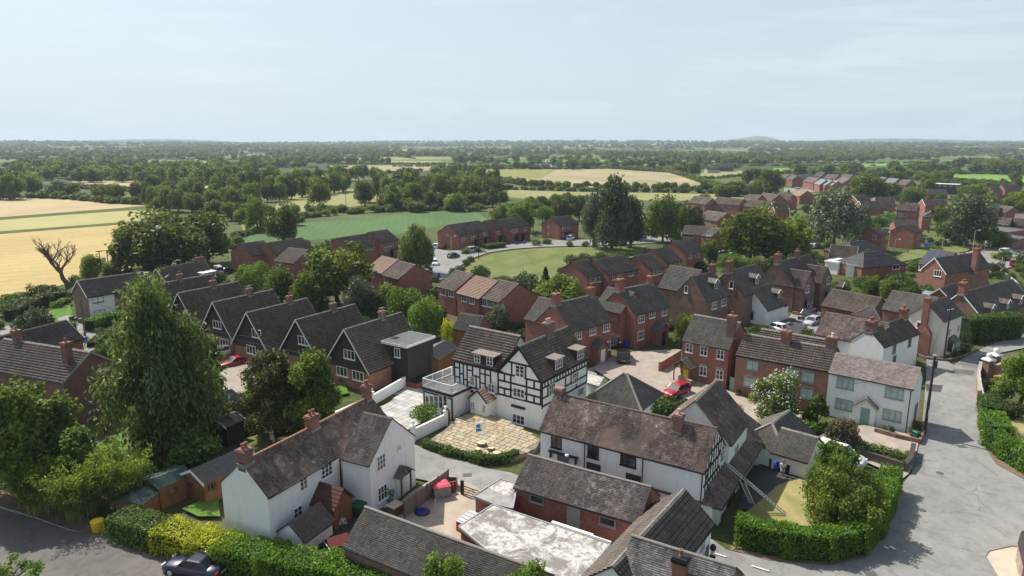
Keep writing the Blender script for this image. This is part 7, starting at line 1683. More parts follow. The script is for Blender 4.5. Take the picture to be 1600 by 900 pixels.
car('white car on the estate road at the right', (1563,399), (1579,396), 'white', 'suv'); car('red car inside the white-fenced yard', (1584,424), (1583,408), 'red', 'suv'); car('blue car at the right edge in the white-fenced yard', (1598,424), (1597,409), 'blue')
car('white van on the far estate court', (1243,299), (1250,298), 'white', 'van', detail=False)
# -- wheelie bins
BINC = {}
def wbin(label, x, y, col, rz=0, group=None, big=False):
 mats = dict(blue=(.01,.06,.38), green=(.01,.09,.04), black=(.02,.02,.022), grey=(.1,.11,.12)); k = (col, big)
 if k not in BINC:
  m = simple('bin_plastic_'+col, mats[col], .5, .1, 4); s = (1.9, 1.0, 1.25) if big else (.58, .7, 1.0)
  b = MB(); b.taper(-s[0]*.42, s[0]*.42, -s[1]*.4, s[1]*.4, .08, s[2], 1.18, ky=1.2); me = b.mesh('body', m, uv=False)
  b = MB(); b.box(-s[0]*.52, s[0]*.52, -s[1]*.52, s[1]*.5, s[2]+.002, s[2]+.05); b.taper(-s[0]*.5, s[0]*.5, -s[1]*.48, s[1]*.46, s[2]+.051, s[2]+.1, .8); b.box(-s[0]*.4, s[0]*.4, s[1]*.5, s[1]*.58, s[2]-.04, s[2]+.02); ld = b.mesh('lid', m, uv=False)
  b = MB(); b.tube((-.04,0,0), (.04,0,0), .11, .11, 10); BINC[k] = (me, ld, b.mesh('wheel', M_tyre, uv=False), s)
 me, ld, wh, s = BINC[k]; o = empty('wheelie_bin' if not big else 'waste_container', P(x, y), rz, label, 'bin', group); put('body', me, o); put('lid', ld, o)
 for sx in (-1, 1): put('wheel', wh, o, (sx*s[0]*.42, s[1]*.35, .11))
 return o
for q in ((537,800,'blue','blue wheelie bin beside the cottage drainpipes',.8,False), (566,806,'green','big green waste container with dark lid behind the cottage',1.1,True), (1205,733,'green','green wheelie bin under the garage eaves',0,False), (1214,738,'blue','blue wheelie bin left of the man in white',0,False), (1228,742,'black','black wheelie bin right of the man in white',0,False),
  (1430,689,'green','green wheelie bin at the corner of the pink-roofed cottage',.4,False), (113,504,'black','black wheelie bin beside the catslide house',0,False), (120,506,'black','second dark bin by the catslide house',0,False), (127,507,'grey','grey bin by the catslide house, rightmost',0,False), (133,537,'blue','blue bin at the foot of the left telegraph pole',0,False),
  (783,387,'blue','blue bin at the end of the clipped terrace hedge',0,False), (806,383,'blue','blue bin on the verge, left of two',0,False), (819,382,'blue','blue bin on the verge, right of two',0,False), (857,379,'blue','blue bin by the detached end house',0,False), (817,441,'blue','blue bin behind the ivy-gabled terrace, left',0,False), (825,444,'blue','blue bin behind the ivy-gabled terrace, right',0,False),
  (674,425,'blue','blue bin by the hedge below the white car',0,False), (686,434,'blue','blue bin at the roadside above the dark-roofed terrace',0,False), (1446,386,'blue','blue bin under the tall birch, left of three',0,False), (1451,386,'blue','blue bin under the tall birch, middle of three',0,False), (1456,386,'blue','blue bin under the tall birch, right of three',0,False),
  (970,545,'black','dark bin left of the blue lid on the gravel court',.5,False), (977,543,'blue','blue bin between dark bins on the gravel court',.5,False), (984,542,'black','dark bin right of the blue one on the gravel court',.5,False)):
 wbin(q[3], q[0], q[1], q[2], q[4], big=q[5])
o = empty('salt_bin', P(154,831), 0, 'yellow grit bin with sloping lid on the brown verge', 'bin'); b = MB(); b.lathe([(.34,0),(.42,.1),(.47,.85),(.47,.9)], 14); part(b, 'body', simple('yellow_plastic', (.75,.52,.02), .5, .1, 4), o, True); b = MB(); b.lathe([(.5,.9),(.5,.98),(.3,1.08),(.02,1.12)], 14); part(b, 'lid', MATS['yellow_plastic'], o)
# -- poles and lamps
M_pole = simple('creosoted_pole', (.055,.042,.035), .85, .3, 5); M_polel = simple('weathered_pole', (.17,.13,.10), .85, .3, 5); M_conc = simple('concrete', (.45,.43,.40), .85, .2, 4)
def pole(label, x, yb, yt, mat=M_pole, r=.14, arms=1, name='telegraph_pole', cat='telegraph pole', lean=0):
 base = P(x, yb); h = hgt(base, yt); o = empty(name, base, .5, label, cat); b = MB(); b.tube((0,0,-.2), (lean,0,h), r, r*.7, 8); part(b, 'shaft', mat, o)
 if arms:
  for k in range(arms): b = MB(); b.bar((-.75,0,h-.35-.5*k), (.75,0,h-.35-.5*k), .09); part(b, 'crossarm', mat, o)
  b = MB()
  for s in (-.65, -.3, .3, .65): b.lathe([(.04,0),(.06,.05),(.03,.12)], 6, (s, 0, h-.3))
  tag(part(b, 'insulators', M_white, o), kind='stuff')
 return o, base, h
_, pb, ph_ = pole('black telegraph pole with streaks beside the end of the pink-roofed cottage', 1444, 681, 556, r=.17, arms=0); o = _; b = MB(); b.box(-.16,.16,-.28,-.13,ph_-1.2,ph_-.5); part(b, 'junction_box', M_black, o); b = MB(); b.tube((0,0,ph_-.02),(0,0,ph_+.1),.2,.2,8); part(b, 'cap', M_grey, o); b = MB(); b.box(-.12,.12,-.2,-.17,2.2,3.0); part(b, 'notice', M_white, o)
pole('dark telegraph pole with crossarm before the cream house', 1474, 565, 481); pole('brown telegraph pole on the left drive', 134, 529, 467, M_polel, arms=0);
o, base, h = pole('twin-pole transformer at the wheat field edge', 158, 420, 391, M_polel, r=.13, arms=1, name='transformer_pole'); b = MB(); b.tube((1.6,0,-.2),(1.6,0,h),.13,.1,8); part(b, 'second_shaft', M_polel, o); b = MB(); b.bar((-.6,0,h-.2),(2.2,0,h-.2),.14); part(b, 'beam', M_polel, o); b = MB(); b.box(.5,1.2,-.3,.3,h*.35,h*.6); part(b, 'transformer', M_grey, o)
pole('thin black pole on the edge of the green', 748, 407, 362, M_black, r=.1, arms=0); pole('wooden pole before the twin brick houses', 1418, 397, 360, M_polel, arms=0); pole('wooden pole by the road sign on the estate road', 1530, 403, 381, M_polel, arms=0); pole('pole standing in the pasture before the wood', 541, 325, 300, M_polel, arms=0)
def lamp(label, x, yb, yt, mat=M_conc, arm=1.0, rz=0):
 base = P(x, yb); h = hgt(base, yt); o = empty('street_lamp', base, rz, label, 'street lamp'); b = MB(); b.tube((0,0,-.1),(0,0,h),.08,.05,8); part(b, 'shaft', mat, o); b = MB(); b.bar((0,0,h-.03),(arm,0,h+.08),.05); part(b, 'bracket', mat, o); b = MB(); b.taper(arm-.1,arm+.5,-.12,.12,h+.0,h+.14,.7); part(b, 'lamp_head', M_white, o)
for q in (('lamp post by the parked cars at the end terrace', 705, 397, 369), ('tall grey lamp post on the small green', 1519, 396, 360), ('short lamp post by the blue bins under the tall birch', 1472, 389, 375), ('lamp post at the right of the silver willow', 1316, 378, 356), ('lamp post beside the white cottage wing', 1411, 563, 529), ('lamp post in front of the grey bungalow roof', 1397, 395, 374)): lamp(*q)
wmat = simple('cable_black', (.02,.02,.02), .6)
def wire(label, a, b_, za, zb_, sag=.6):
 p, q = P(a[0], a[1], za), P(b_[0], b_[1], zb_); b = MB(); v = [p.lerp(q, i/12)-p-Vector((0, 0, sag*4*(i/12)*(1-i/12))) for i in range(13)]
 for c, d in zip(v, v[1:]): b.tube(c, d, .018, .018, 4, caps=False)
 o = b.obj('overhead_wire', wmat, uv=False, loc=p); tag(o, label, 'wire')
wire('overhead wire from the left telegraph pole towards the chalets', (125,467), (520,560), 8, 7); wire('overhead wire crossing above the weeping birch gardens', (125,467), (418,530), 8.2, 6); wire('overhead wire from the cottage garden to its eaves', (395,640), (440,692), 6, 4.5); wire('thin wire running to the white cottage wing', (1453,557), (1330,600), 8.5, 5); wire('overhead wire from the black pole to the cream house pole', (1453,557), (1477,482), 8.8, 8.4)
# -- stone patio of the inn
stone_m = [fieldmat('flagstone_%s' % n, a, tuple(x*.8 for x in a), None, 0, 1.6) for n, a in (('honey', (.41,.335,.22)), ('cream', (.43,.37,.26)), ('sand', (.37,.305,.205)), ('grey', (.35,.31,.235)))]
M_stone = brickmat('rough_stone', (.17,.145,.115), (.10,.085,.07), (.05,.045,.04), .6)
pout = [(664,691),(693,672),(716,652),(742,640),(790,655),(846,686),(838,700),(806,713),(786,719),(750,715),(700,704)]
pz = .5; pw = [P(x, y, pz) for x, y in pout]; pc = sum(pw, Vector())/len(pw)
pat = empty('stone_patio', (pc.x, pc.y, 0), T.ang-R(90), 'raised honey-coloured flagstone patio in front of the timber-framed inn', 'patio')
inv = (Matrix.Translation((pc.x, pc.y, 0)) @ Matrix.Rotation(T.ang-R(90), 4, 'Z')).inverted(); loc_ = [inv @ Vector((v.x, v.y, 0)) for v in pw]
b = MB(); b.prism([(v.x*.992, v.y*.992) for v in loc_], 0, pz-.03); part(b, 'base', brickmat('patio_base_stone', (.24,.20,.15), (.16,.135,.10), (.08,.07,.055), .6), pat, uv=True)
def inside(x, y, poly):
 ins = False; n = len(poly); j = n-1
 for i in range(n):
  if (poly[i].y > y) != (poly[j].y > y) and x < (poly[j].x-poly[i].x)*(y-poly[i].y)/(poly[j].y-poly[i].y)+poly[i].x: ins = not ins
  j = i
 return ins
g = random.Random(9); fm_ = []
for m in stone_m: b = MB(); b.taper(-.5,.5,-.5,.5,0,1,.97); fm_.append(b.mesh('flagstone', m))
y = min(v.y for v in loc_); ymax = max(v.y for v in loc_); cnt = 0; xs0, xs1 = min(v.x for v in loc_), max(v.x for v in loc_)
while y < ymax:
 d = g.choice((.45, .6, .6, .8)); x = xs0-g.uniform(0, .8)
 while x < xs1:
  w = g.choice((.6, .75, .9, 1.2))
  if inside(x+w/2, y+d/2, loc_) and inside(x+w*.2, y+d*.5, loc_) and inside(x+w*.8, y+d*.5, loc_):
   put('flagstone', g.choice(fm_), pat, (x+w/2, y+d/2, pz-.05+g.uniform(0, .012)), g.uniform(-.01, .01), (w-.06, d-.06, .055)); cnt += 1
  x += w
 y += d
print('flagstones', cnt)
M_patiowall = M_white
wall_run('garden_wall', 'white rendered garden wall with ball finials left of the stone patio', [(646,689),(697,664)], 1.3, .25, wm('white'), capm=None, piers=[0, 1], pierm=wm('white'), ball=M_white)
wall_run('garden_wall', 'white rendered wall with ball finials along the far side of the pale paved terrace', [(517,664),(581,634),(637,601)], 1.25, .25, wm('white'), piers=[0, 1, 2], pierm=wm('white'), ball=M_white)
wall_run('garden_wall', 'grey return of the terrace wall beside the cypress', [(517,664),(541,674)], 1.2, .25, wm('greywall'))
tq = [P(*p) for p in ((548,665),(610,628),(640,600),(664,606),(700,640),(646,668),(600,690))]; tcn = sum(tq, Vector())/len(tq); ter = empty('paved_terrace', (tcn.x, tcn.y, 0), T.ang, 'pale grey slab terrace between the white wall and the inn', 'terrace'); ter['kind'] = 'structure'
inv = (Matrix.Translation((tcn.x, tcn.y, 0)) @ Matrix.Rotation(T.ang, 4, 'Z')).inverted(); loc_ = [inv @ v for v in tq]
b = MB(); b.prism([(v.x, v.y) for v in loc_], -.1, .05); part(b, 'bed', simple('slab_joint', (.22,.21,.2), .9), ter)
sl = [fieldmat('pale_slab_%s' % n, a, tuple(x*.82 for x in a), None, 0, 1.4) for n, a in (('light', (.47,.47,.45)), ('mid', (.36,.36,.35)), ('warm', (.42,.40,.37)))]; sm_ = []
for m in sl: b = MB(); b.taper(-.5,.5,-.5,.5,0,1,.98); sm_.append(b.mesh('paving_slab', m))
y = min(v.y for v in loc_); ymax = max(v.y for v in loc_); xs0, xs1 = min(v.x for v in loc_), max(v.x for v in loc_); cnt = 0
while y < ymax:
 x = xs0
 while x < xs1:
  if inside(x+.5, y+.4, loc_): put('paving_slab', g.choice(sm_), ter, (x+.5, y+.4, .05), 0, (.97, .77, .03+g.uniform(0, .01))); cnt += 1
  x += 1.0
 y += .8
print('slabs', cnt)
o = empty('sale_board', P(753,702), .3, 'white post with blue and white sale board on the patio', 'sign'); b = MB(); b.box(-.05,.05,-.05,.05,.4,3.0); part(b, 'post', M_white, o); b = MB(); b.box(-.62,-.06,-.02,.02,1.95,2.85); part(b, 'board', M_white, o); b = MB(); b.box(-.60,-.08,-.026,-.021,1.97,2.25); b.box(-.55,-.14,-.026,-.021,2.35,2.7); part(b, 'blue_print', simple('sign_blue', (.02,.15,.35), .5), o)
for i, (x, y, lb) in enumerate(((747,706,'sawn log round left of the sale board'), (768,704,'sawn log round right of the sale board'), (776,712,'largest sawn log round on the patio edge'), (753,696,'pale millstone behind the sale board post'))):
 o = empty('log_round', P(x, y, pz), 0, lb, 'log'); o.location.z = pz+.01; b = MB(); b.tube((0,0,0),(0,0,.32),.34+.05*i,.32+.05*i,12); part(b, 'log', simple('log_bark', (.16,.11,.07), .9), o); b = MB(); b.tube((0,0,.321),(0,0,.34),.29+.05*i,.28+.05*i,12); part(b, 'sawn_face', simple('sawn_wood', (.60,.50,.34), .8), o)
# -- service yard
def wf_mat():
 t = NT('white_coated_felt'); p = t.pos(); n = t.noise(p, .55, 8, .7, .8); n2 = t.noise(t.pos((1, 1, 1)), 3.0, 6, .7); f = t.ramp(n, [(.42, 0.0), (.52, 1.0)]); f2 = t.ramp(n2, [(.36, 0.0), (.5, 1.0)])
 c = t.mix(t.math('MULTIPLY', f, f2), (.20,.185,.17), (.47,.46,.435)); return t.bsdf(c, .9, t.bump(n2, .6, .03), .15)
M_wf = wf_mat(); M_gf = simple('grey_roof_felt', (.27,.26,.245), .9, .35, 1.2, bump=.4)
def felt_roof(o, c, pts, z, n, mat, along=0):
 q = [P(p[0], p[1], z)-Vector((c.x, c.y, z)) for p in pts]
 if along: q = q[1:]+q[:1]
 for i in range(n):
  k0, k1 = i/n, (i+1)/n; a0, a1 = q[0].lerp(q[1], k0), q[0].lerp(q[1], k1); b0, b1 = q[3].lerp(q[2], k0), q[3].lerp(q[2], k1); m = 3; cuts = [0, g.uniform(.25, .4), g.uniform(.6, .75), 1]
  for j in range(m):
   s0, s1 = cuts[j], cuts[j+1]; e = .012
   v = [a0.lerp(b0, s0), a1.lerp(b1, s0), a1.lerp(b1, s1), a0.lerp(b0, s1)]; h_ = g.uniform(.012, .03); cc = sum(v, Vector())/4; v = [cc+(w-cc)*.992 for w in v]
   bb = MB(); bb.prism([(w.x, w.y) for w in v], z+.001, z+h_); part(bb, 'felt_sheet', mat, o)
fr = [(770,789),(953,850),(870,952),(717,823)]
o, c = slab('flat_roofed_building', 'long building with peeling white-coated flat felt roof in the service yard', fr, 2.7, 'brickbn', M_gf, 'outbuilding', trim=M_grey); felt_roof(o, c, fr, 2.7, 7, M_wf)
fr2 = [(740,775),(782,749),(809,757),(801,795),(772,788)]
o, c = slab('flat_roofed_shed', 'small shed with half grey half white felt roof next to the yard gate', fr2, 2.5, 'brickbn', M_gf, 'shed', trim=M_grey); felt_roof(o, c, [(762,762),(782,750),(807,757),(800,780)], 2.5, 3, M_wf)
fence('yard_fence', 'grey concrete-board fence with dark posts between the cottage and the yard', [(632,815),(668,787),(701,762)], 1.75, wm('greytimber'), 'boards', postm=M_wood)
wall_run('gate_post', 'thick dark gatepost of the yard', [(722,778),(723,777)], 1.6, .3, M_black, cat='gatepost')
def gate(label, a, b_, h=1.2, mat=M_wood):
 p, q = P(*a), P(*b_); L = (q-p).length; o = empty('field_gate', p, ang_of(p, q), label, 'gate')
 for k in range(5): bb = MB(); bb.box(.05, L-.05, -.02, .02, .18+k*(h-.25)/4-.04, .18+k*(h-.25)/4+.04); part(bb, 'rail', mat, o)
 for x in (.03, L-.03): bb = MB(); bb.box(x-.04, x+.04, -.035, .035, .05, h+.1); part(bb, 'stile', mat, o)
 bb = MB(); bb.bar((.06,-.03,.18),(L/2,-.03,h-.05),.06,.03); bb.bar((L-.06,-.03,.18),(L/2,-.03,h-.05),.06,.03); part(bb, 'brace', mat, o)
gate('brown five-bar gate into the service yard', (724,778), (752,788)); gate('brown field gate at the end of the left drive', (118,535), (133,532), mat=M_polel);
o = empty('storage_chest', P(733,830), ang_of(P(718,833), P(740,818)), 'bright red storage chest with corrugated grey lid in the yard', 'chest'); b = MB(); b.box(-.9,.9,-.55,.55,0,1.15); part(b, 'body', simple('red_painted_metal', (.5,.02,.015), .5, .15, 3), o); b = MB()
for i in range(9): b.box(-.98+i*.218, -.98+i*.218+.16, -.62,.62,1.152,1.2+.03*(i % 2))
b.box(-.98,.98,-.6,.6,1.15,1.17); part(b, 'lid', M_metal, o); b = MB(); b.box(-.3,.3,-.56,-.551,.6,.8); part(b, 'label', simple('yellow_label', (.6,.4,.03), .5), o)
o = empty('bulk_bag', P(688,778), .4, 'clear builders bulk bag of scrap with pink sheet on top by the fence', 'bag'); b = MB(); b.taper(-.7,.7,-.65,.65,0,1.3,1.06); b.v = [(x+.05*math.sin(z*9+y*5), y+.05*math.cos(z*7+x*4), z) for x, y, z in b.v]; part(b, 'bag', simple('grey_wrap_plastic', (.22,.22,.23), .3, .5, 5), o)
b = MB(); b.taper(-.75,.75,-.7,.7,1.31,1.42,.7); part(b, 'pink_sheet', simple('pink_sheet', (.7,.08,.12), .5, .2, 5), o)
for i, (x, y, cc, lb) in enumerate(((700,773,(.25,.02,.02),'dark red crate stack beside the bulk bag'), (707,766,(.16,.10,.07),'brown garden furniture pile by the gatepost'), (696,770,(.2,.21,.22),'grey wrapped bundle behind the bulk bag'))):
 o = empty('crate', P(x, y), .5+i, lb, 'crate'); m = simple('crate_%d' % i, cc, .7, .4, 6)
 for k in range(3):
  b = MB(); w = .55-.06*k; b.box(-w,w,-.4,.4,k*.36,k*.36+.06); b.box(-w,-w+.05,-.4,.4,k*.36+.06,k*.36+.33); b.box(w-.05,w,-.4,.4,k*.36+.06,k*.36+.33); b.box(-w+.05,w-.05,-.4,-.35,k*.36+.06,k*.36+.33); b.box(-w+.05,w-.05,.35,.4,k*.36+.06,k*.36+.33); part(b, 'tray', m, o)
def wood_chair(label, x, y, rz, m):
 o = empty('garden_chair', P(x, y), rz, label, 'chair'); b = MB(); b.box(-.25,.25,-.25,.25,.42,.46); part(b, 'seat', m, o); b = MB(); b.box(-.25,.25,.22,.26,.46,.95); part(b, 'backrest', m, o)
 for sx in (-.22,.22):
  for sy in (-.22,.22): b = MB(); b.box(sx-.025,sx+.025,sy-.025,sy+.025,0,.42); part(b, 'leg', m, o)
wood_chair('pale garden chair upturned on the yard pile', 705, 761, 1.0, M_white)
o = empty('round_tub', P(660,806), 0, 'round black tub with bright blue lining in the yard', 'tub'); b = MB(); b.lathe([(.5,0),(.58,.3),(.62,.42),(.55,.42)], 16); part(b, 'tub', M_black, o, True); b = MB(); b.lathe([(.53,.36),(.53,.425),(.3,.44),(.02,.44)], 16); part(b, 'blue_lining', simple('blue_lining', (.01,.02,.22), .5), o)
o = empty('sign_stand', P(681,806), .3, 'thin grey sign stand on the yard floor', 'stand'); b = MB(); b.box(-.03,.03,-.03,.03,0,1.5); part(b, 'post', M_metal, o); b = MB(); b.box(-.5,.5,-.03,.03,0,.05); b.box(-.03,.03,-.4,.4,.051,.09); part(b, 'foot', M_metal, o)
o = empty('rabbit_hutch', P(618,808), .9, 'wooden hutch with pale slatted roof beside the yard fence', 'hutch'); b = MB(); b.box(-.5,.5,-.4,.4,.3,1.1); part(b, 'body', M_wood, o)
for sx in (-.44,.44):
 for sy in (-.34,.34): b = MB(); b.box(sx-.04,sx+.04,sy-.04,sy+.04,0,.3); part(b, 'leg', M_wood, o)
for i in range(6): b = MB(); b.box(-.6+i*.2,-.6+i*.2+.17,-.5,.5,1.12,1.16); part(b, 'roof_slat', simple('pale_wood', (.55,.42,.33), .8, .2, 6), o)
def tent(label, x, y, w, h, m1, m2, posts, rz=0, name='garden_gazebo', cat='gazebo'):
 o = empty(name, P(x, y), rz, label, cat); W = w/2
 for sx in (-1,1):
  for sy in (-1,1): b = MB(); b.box(sx*W-.04,sx*W+.04,sy*W-.04,sy*W+.04,0,h*.62); part(b, 'post', posts, o)
 b = MB(); z = h*.62; V = [(-W,-W,z),(0,-W,h),(W,-W,z),(W,0,h),(W,W,z),(0,W,h),(-W,W,z),(-W,0,h),(0,0,h*.92)]; b.add(V, [(0,1,8),(1,2,8),(2,3,8),(3,4,8),(4,5,8),(5,6,8),(6,7,8),(7,0,8)]); part(b, 'canopy', m1, o)
 b = MB(); b.box(-W+.05,W-.05,W-.06,W-.03,.1,z-.05); b.box(-W+.03,-W+.06,-W+.05,W-.07,.1,z-.05); part(b, 'curtain', m2, o); return o
tent('play gazebo with pale pointed canopy and dark sides before the cottage', 481, 846, 1.5, 2.0, simple('pale_canvas', (.55,.60,.58), .7, .1, 4), M_black, simple('yellow_pole', (.5,.38,.1), .6), .4)
o = empty('toy_house', P(528,860), ang_of(P(510,868), P(540,858)), 'small playhouse with red roof and white trim in front of the cottage', 'playhouse'); o.scale = (.7, .7, .7); b = MB(); b.box(-1,1,-.8,.8,0,1.1); part(b, 'wall', M_wood, o); b = MB()
for s in (-1,1): b.add([(-1.15,s*1.0,1.0),(1.15,s*1.0,1.0),(1.15,0,1.75),(-1.15,0,1.75),(-1.15,s*1.0,1.06),(1.15,s*1.0,1.06),(1.15,0,1.81),(-1.15,0,1.81)], [(0,1,2,3),(4,7,6,5),(0,4,5,1),(1,5,6,2),(2,6,7,3),(3,7,4,0)])
part(b, 'roof', simple('red_toy_roof', (.20,.05,.045), .7, .2, 4), o); b = MB(); b.box(-1.2,-1.151,-1.0,1.0,.98,1.06); part(b, 'trim', M_white, o)
o = empty('garden_ornament', P(461,841), 0, 'small red and white ornament beside the gazebo', 'ornament'); b = MB(); b.lathe([(.16,0),(.2,.3),(.1,.42)], 10); part(b, 'base', M_white, o, True); b = MB(); b.lathe([(.22,.42),(.16,.7),(.05,1.0),(.01,1.05)], 10); part(b, 'red_hat', simple('red_gloss', (.5,.02,.03), .4), o, True)
o = empty('flower_stand', P(537,836), 0, 'dark stand of white flowers by the cottage door', 'flower stand'); b = MB(); b.tube((0,0,0),(0,0,1.1),.04,.03,6); part(b, 'stem', M_wood, o); put('blossom', crown_mesh('blossom', F_white, 5, rx=.35, rz=.35, cz=1.2, nl=8, lr=.3, n=120, leaf=.12), o)
# -- garden sheds
def shed(label, A, B, Rr, ze, pitch, wall, roof, w=None, L=None, name='garden_shed', ang=None, barge=None, cat='shed', wins=(), doors=(), flat=False):
 h = House(name, label, A, B, ze, Rr, pitch, wall, roof, near=1, w=w, L=L, ang=ang, over=.15, gov=.15, barge=barge, gutter=None, ridge=None, cat=cat, flat=flat)
 for q in wins: h.win(q[0], q[1], q[2], .7, .6, 2, 1, fm=M_wood)
 for q in doors: h.door(q[0], q[1], q[2], .8, 1.8, wm(wall), frame=M_wood)
 return h
shed('orange-brown log cabin with dark felt roof behind the cottage gable', (318,757), (352,741), (288,742), 2.1, 26, 'timber', 'felt', L=5.6, barge=M_white, w=3.4, wins=(('L', 298, 758), ('F', 322, 763), ('F', 333, 758)))
shed('timber shed with green felt roof beside the bamboo', (247,765), (283,750), (0,0), 2.0, 14, 'timber', 'feltgreen', w=3.0, L=3.2, wins=(('F', 270, 766),), doors=(('L', 240, 775),))
sh = shed('second low timber shed with green felt roof nearer the hedge', (222,790), (250,768), (0,0), 1.7, 12, 'timber', 'feltgreen', w=2.6, L=2.6)
shed('dark roofed garden shed with brown wall under the birch', (262,693), (276,678), (0,0), 2.0, 32, 'greytimber', 'felt', w=2.8, L=3.4, barge=M_white)
shed('dark timber garage beside the weeping birch', (318,650), (345,640), (0,0), 2.3, 25, 'dark', 'felt', w=4.2, L=5)
shed('open dark shelter with white roof edge under the ivy-clad tree', (353,668), (372,660), (0,0), 2.2, 20, 'black', 'greyl', w=3.0, L=2.4, barge=M_white)
shed('brown timber shed with pale ribbed roof behind the hot tub', (685,563), (708,549), (664,549), 2.4, 25, 'timber', 'greyl', L=6, w=4.0, barge=M_wood)
fence('close_board_fence', 'brown close-board fence between the flat-roofed box and the terrace', [(640,600),(664,590)], 1.9, wm('timber'), 'panel', postm=M_wood)
o = empty('hot_tub', P(655,600), T.ang, 'low reddish hot tub with black lid by the brown shed', 'hot tub'); b = MB(); b.box(-1.6,1.6,-1.1,1.1,0,.75); part(b, 'tub', simple('red_brown_panel', (.26,.07,.05), .7, .2, 5), o); b = MB(); b.box(-1.68,1.68,-1.18,1.18,.752,.86); part(b, 'lid', M_black, o)
o = empty('arched_gate', P(697,664), T.ang+R(90), 'arched brown timber gate beside the sun lounge', 'gate'); b = MB(); b.box(-.6,.6,-.04,.04,0,1.6)
for i in range(8): a0, a1 = math.pi*i/8, math.pi*(i+1)/8; b.add([(0,-.04,1.6),(.6*math.cos(a0),-.04,1.6+.45*math.sin(a0)),(.6*math.cos(a1),-.04,1.6+.45*math.sin(a1)),(0,.04,1.6),(.6*math.cos(a0),.04,1.6+.45*math.sin(a0)),(.6*math.cos(a1),.04,1.6+.45*math.sin(a1))], [(0,1,2),(5,4,3),(1,4,5,2)])
part(b, 'gate', M_wood, o)
slate = House('garage', 'dark slate hip-roofed garage between the inn and the long brown roof', (912,624), (1003,636), 2.6, (935,584), 40, 'white', 'grey', near=1, hip=(1,1), cat='garage', ridge=M_ridge, ang=F8.ang, w=6.4)
o, c = slab('flat_roofed_store', 'small white flat roof between the inn and the slate garage', [(917,583),(944,590),(935,604),(915,598)], 2.4, 'white', M_wf, 'store')
# -- boundary walls and fences, right side
wall_run('brick_wall', 'low red brick wall with sloping top left of the yellow-door house', [(1030,583),(1062,563)], 1.5, .3, wm('brickor'), capm=wm('brick'))
wall_run('brick_wall', 'low brick wall round the open porch of the yellow-door house', [(1060,597),(1080,606)], .9, .25, wm('brick'), capm=wm('brickdk'))
wall_run('planter_wall', 'curved dark stone planter wall beside the pink-roofed cottage drive', [(1338,716),(1375,728),(1412,740),(1422,728),(1426,708)], 1.0, .35, M_stone, capm=M_stone)
wall_run('stone_wall', 'low stone wall at the corner of the pink-roofed cottage', [(1366,678),(1400,688),(1436,696),(1444,678)], .7, .25, wm('brickbr'))
wall_run('brick_wall', 'tall weathered brick wall with orange face along the bend', [(1528,627),(1527,598),(1531,580)], 1.3, .3, wm('brickor'), capm=wm('brick'))
fence('picket_fence', 'white and grey picket fence on the brick wall at the bend', [(1538,650),(1531,622),(1528,598)], 1.6, simple('weathered_white', (.5,.52,.48), .7, .15, 4), 'picket', postm=M_white)
for k, (x, y) in enumerate(((1541,588), (1552,580))):
 o = empty('gate_pier', P(x, y), .3, ('nearer' if k == 0 else 'farther')+' brick gate pier topped with a white stone ball', 'pier'); b = MB(); b.box(-.45,.45,-.45,.45,0,2.2); part(b, 'pier', wm('brickbr'), o, uv=True); b = MB(); b.box(-.6,.6,-.6,.6,2.202,2.4); b.taper(-.55,.55,-.55,.55,2.401,2.6,.5); part(b, 'cap', M_white, o); b = MB(); b.lathe([(.12,2.6),(.28,2.72),(.34,2.9),(.26,3.1),(.05,3.2)], 12); part(b, 'ball_finial', M_white, o, True)
wall_run('brick_wall', 'long red brick garden wall running to the right edge', [(1552,590),(1580,577),(1640,560)], 1.6, .25, wm('brick'), capm=wm('brickdk'))
fence('metal_railing', 'thin grey railing beside the lane at the right edge', [(1556,572),(1600,560),(1650,548)], 1.0, M_metal, 'rail', cat='railing')
wall_run('kerb_wall', 'low stone edging wall round the cream house flower bed', [(1428,556),(1450,563),(1480,566),(1505,560),(1528,549)], .45, .3, M_stone, cat='wall')
wall_run('stone_wall', 'rough rounded stone wall at the lower right corner', [(1600,915),(1592,880),(1597,862),(1640,850)], 1.5, .45, brickmat('pink_rubble_stone', (.42,.30,.25), (.28,.20,.17), (.12,.1,.09), .6), capm=M_stone)
bush('bush', 1612, 880, 840, 40, 'green shrub behind the rough stone wall')
def bench(label, x, y, rz, m, w=1.5):
 o = empty('garden_bench', P(x, y), rz, label, 'bench')
 for k in range(3): b = MB(); b.box(-w/2,w/2,-.25+k*.17,-.25+k*.17+.14,.42,.46); part(b, 'seat_slat', m, o)
 for k in range(4): b = MB(); b.box(-w/2,w/2,.27,.30,.5+k*.13,.5+k*.13+.11); part(b, 'back_slat', m, o)
 for sx in (-1,1):
  for sy in (-.2,.27): b = MB(); b.box(sx*(w/2-.05)-.03,sx*(w/2-.05)+.03,sy-.03,sy+.03,0,.42 if sy < 0 else .98); part(b, 'leg', m, o)
M_orange = simple('orange_stained_wood', (.42,.16,.08), .7, .2, 6)
bench('orange-brown garden bench in front of the glossy round tree', 1567, 612, .4, M_orange, 1.8)
def table(label, x, y, w, d, h, m, rz=0):
 o = empty('garden_table', P(x, y), rz, label, 'table')
 for k in range(6): b = MB(); b.box(-w/2,w/2,-d/2+k*d/6,-d/2+(k+1)*d/6-.02,h-.04,h); part(b, 'top_slat', m, o)
 for sx in (-1,1):
  for sy in (-1,1): b = MB(); b.box(sx*(w/2-.1)-.04,sx*(w/2-.1)+.04,sy*(d/2-.1)-.04,sy*(d/2-.1)+.04,0,h-.04); part(b, 'leg', m, o)
table('orange-brown square raised table beside the garden bench', 1565, 602, 1.7, 1.2, 1.2, M_orange, .3)
bench('white garden bench by the yellow-door house', 1162, 618, -.5, M_white, 1.2)
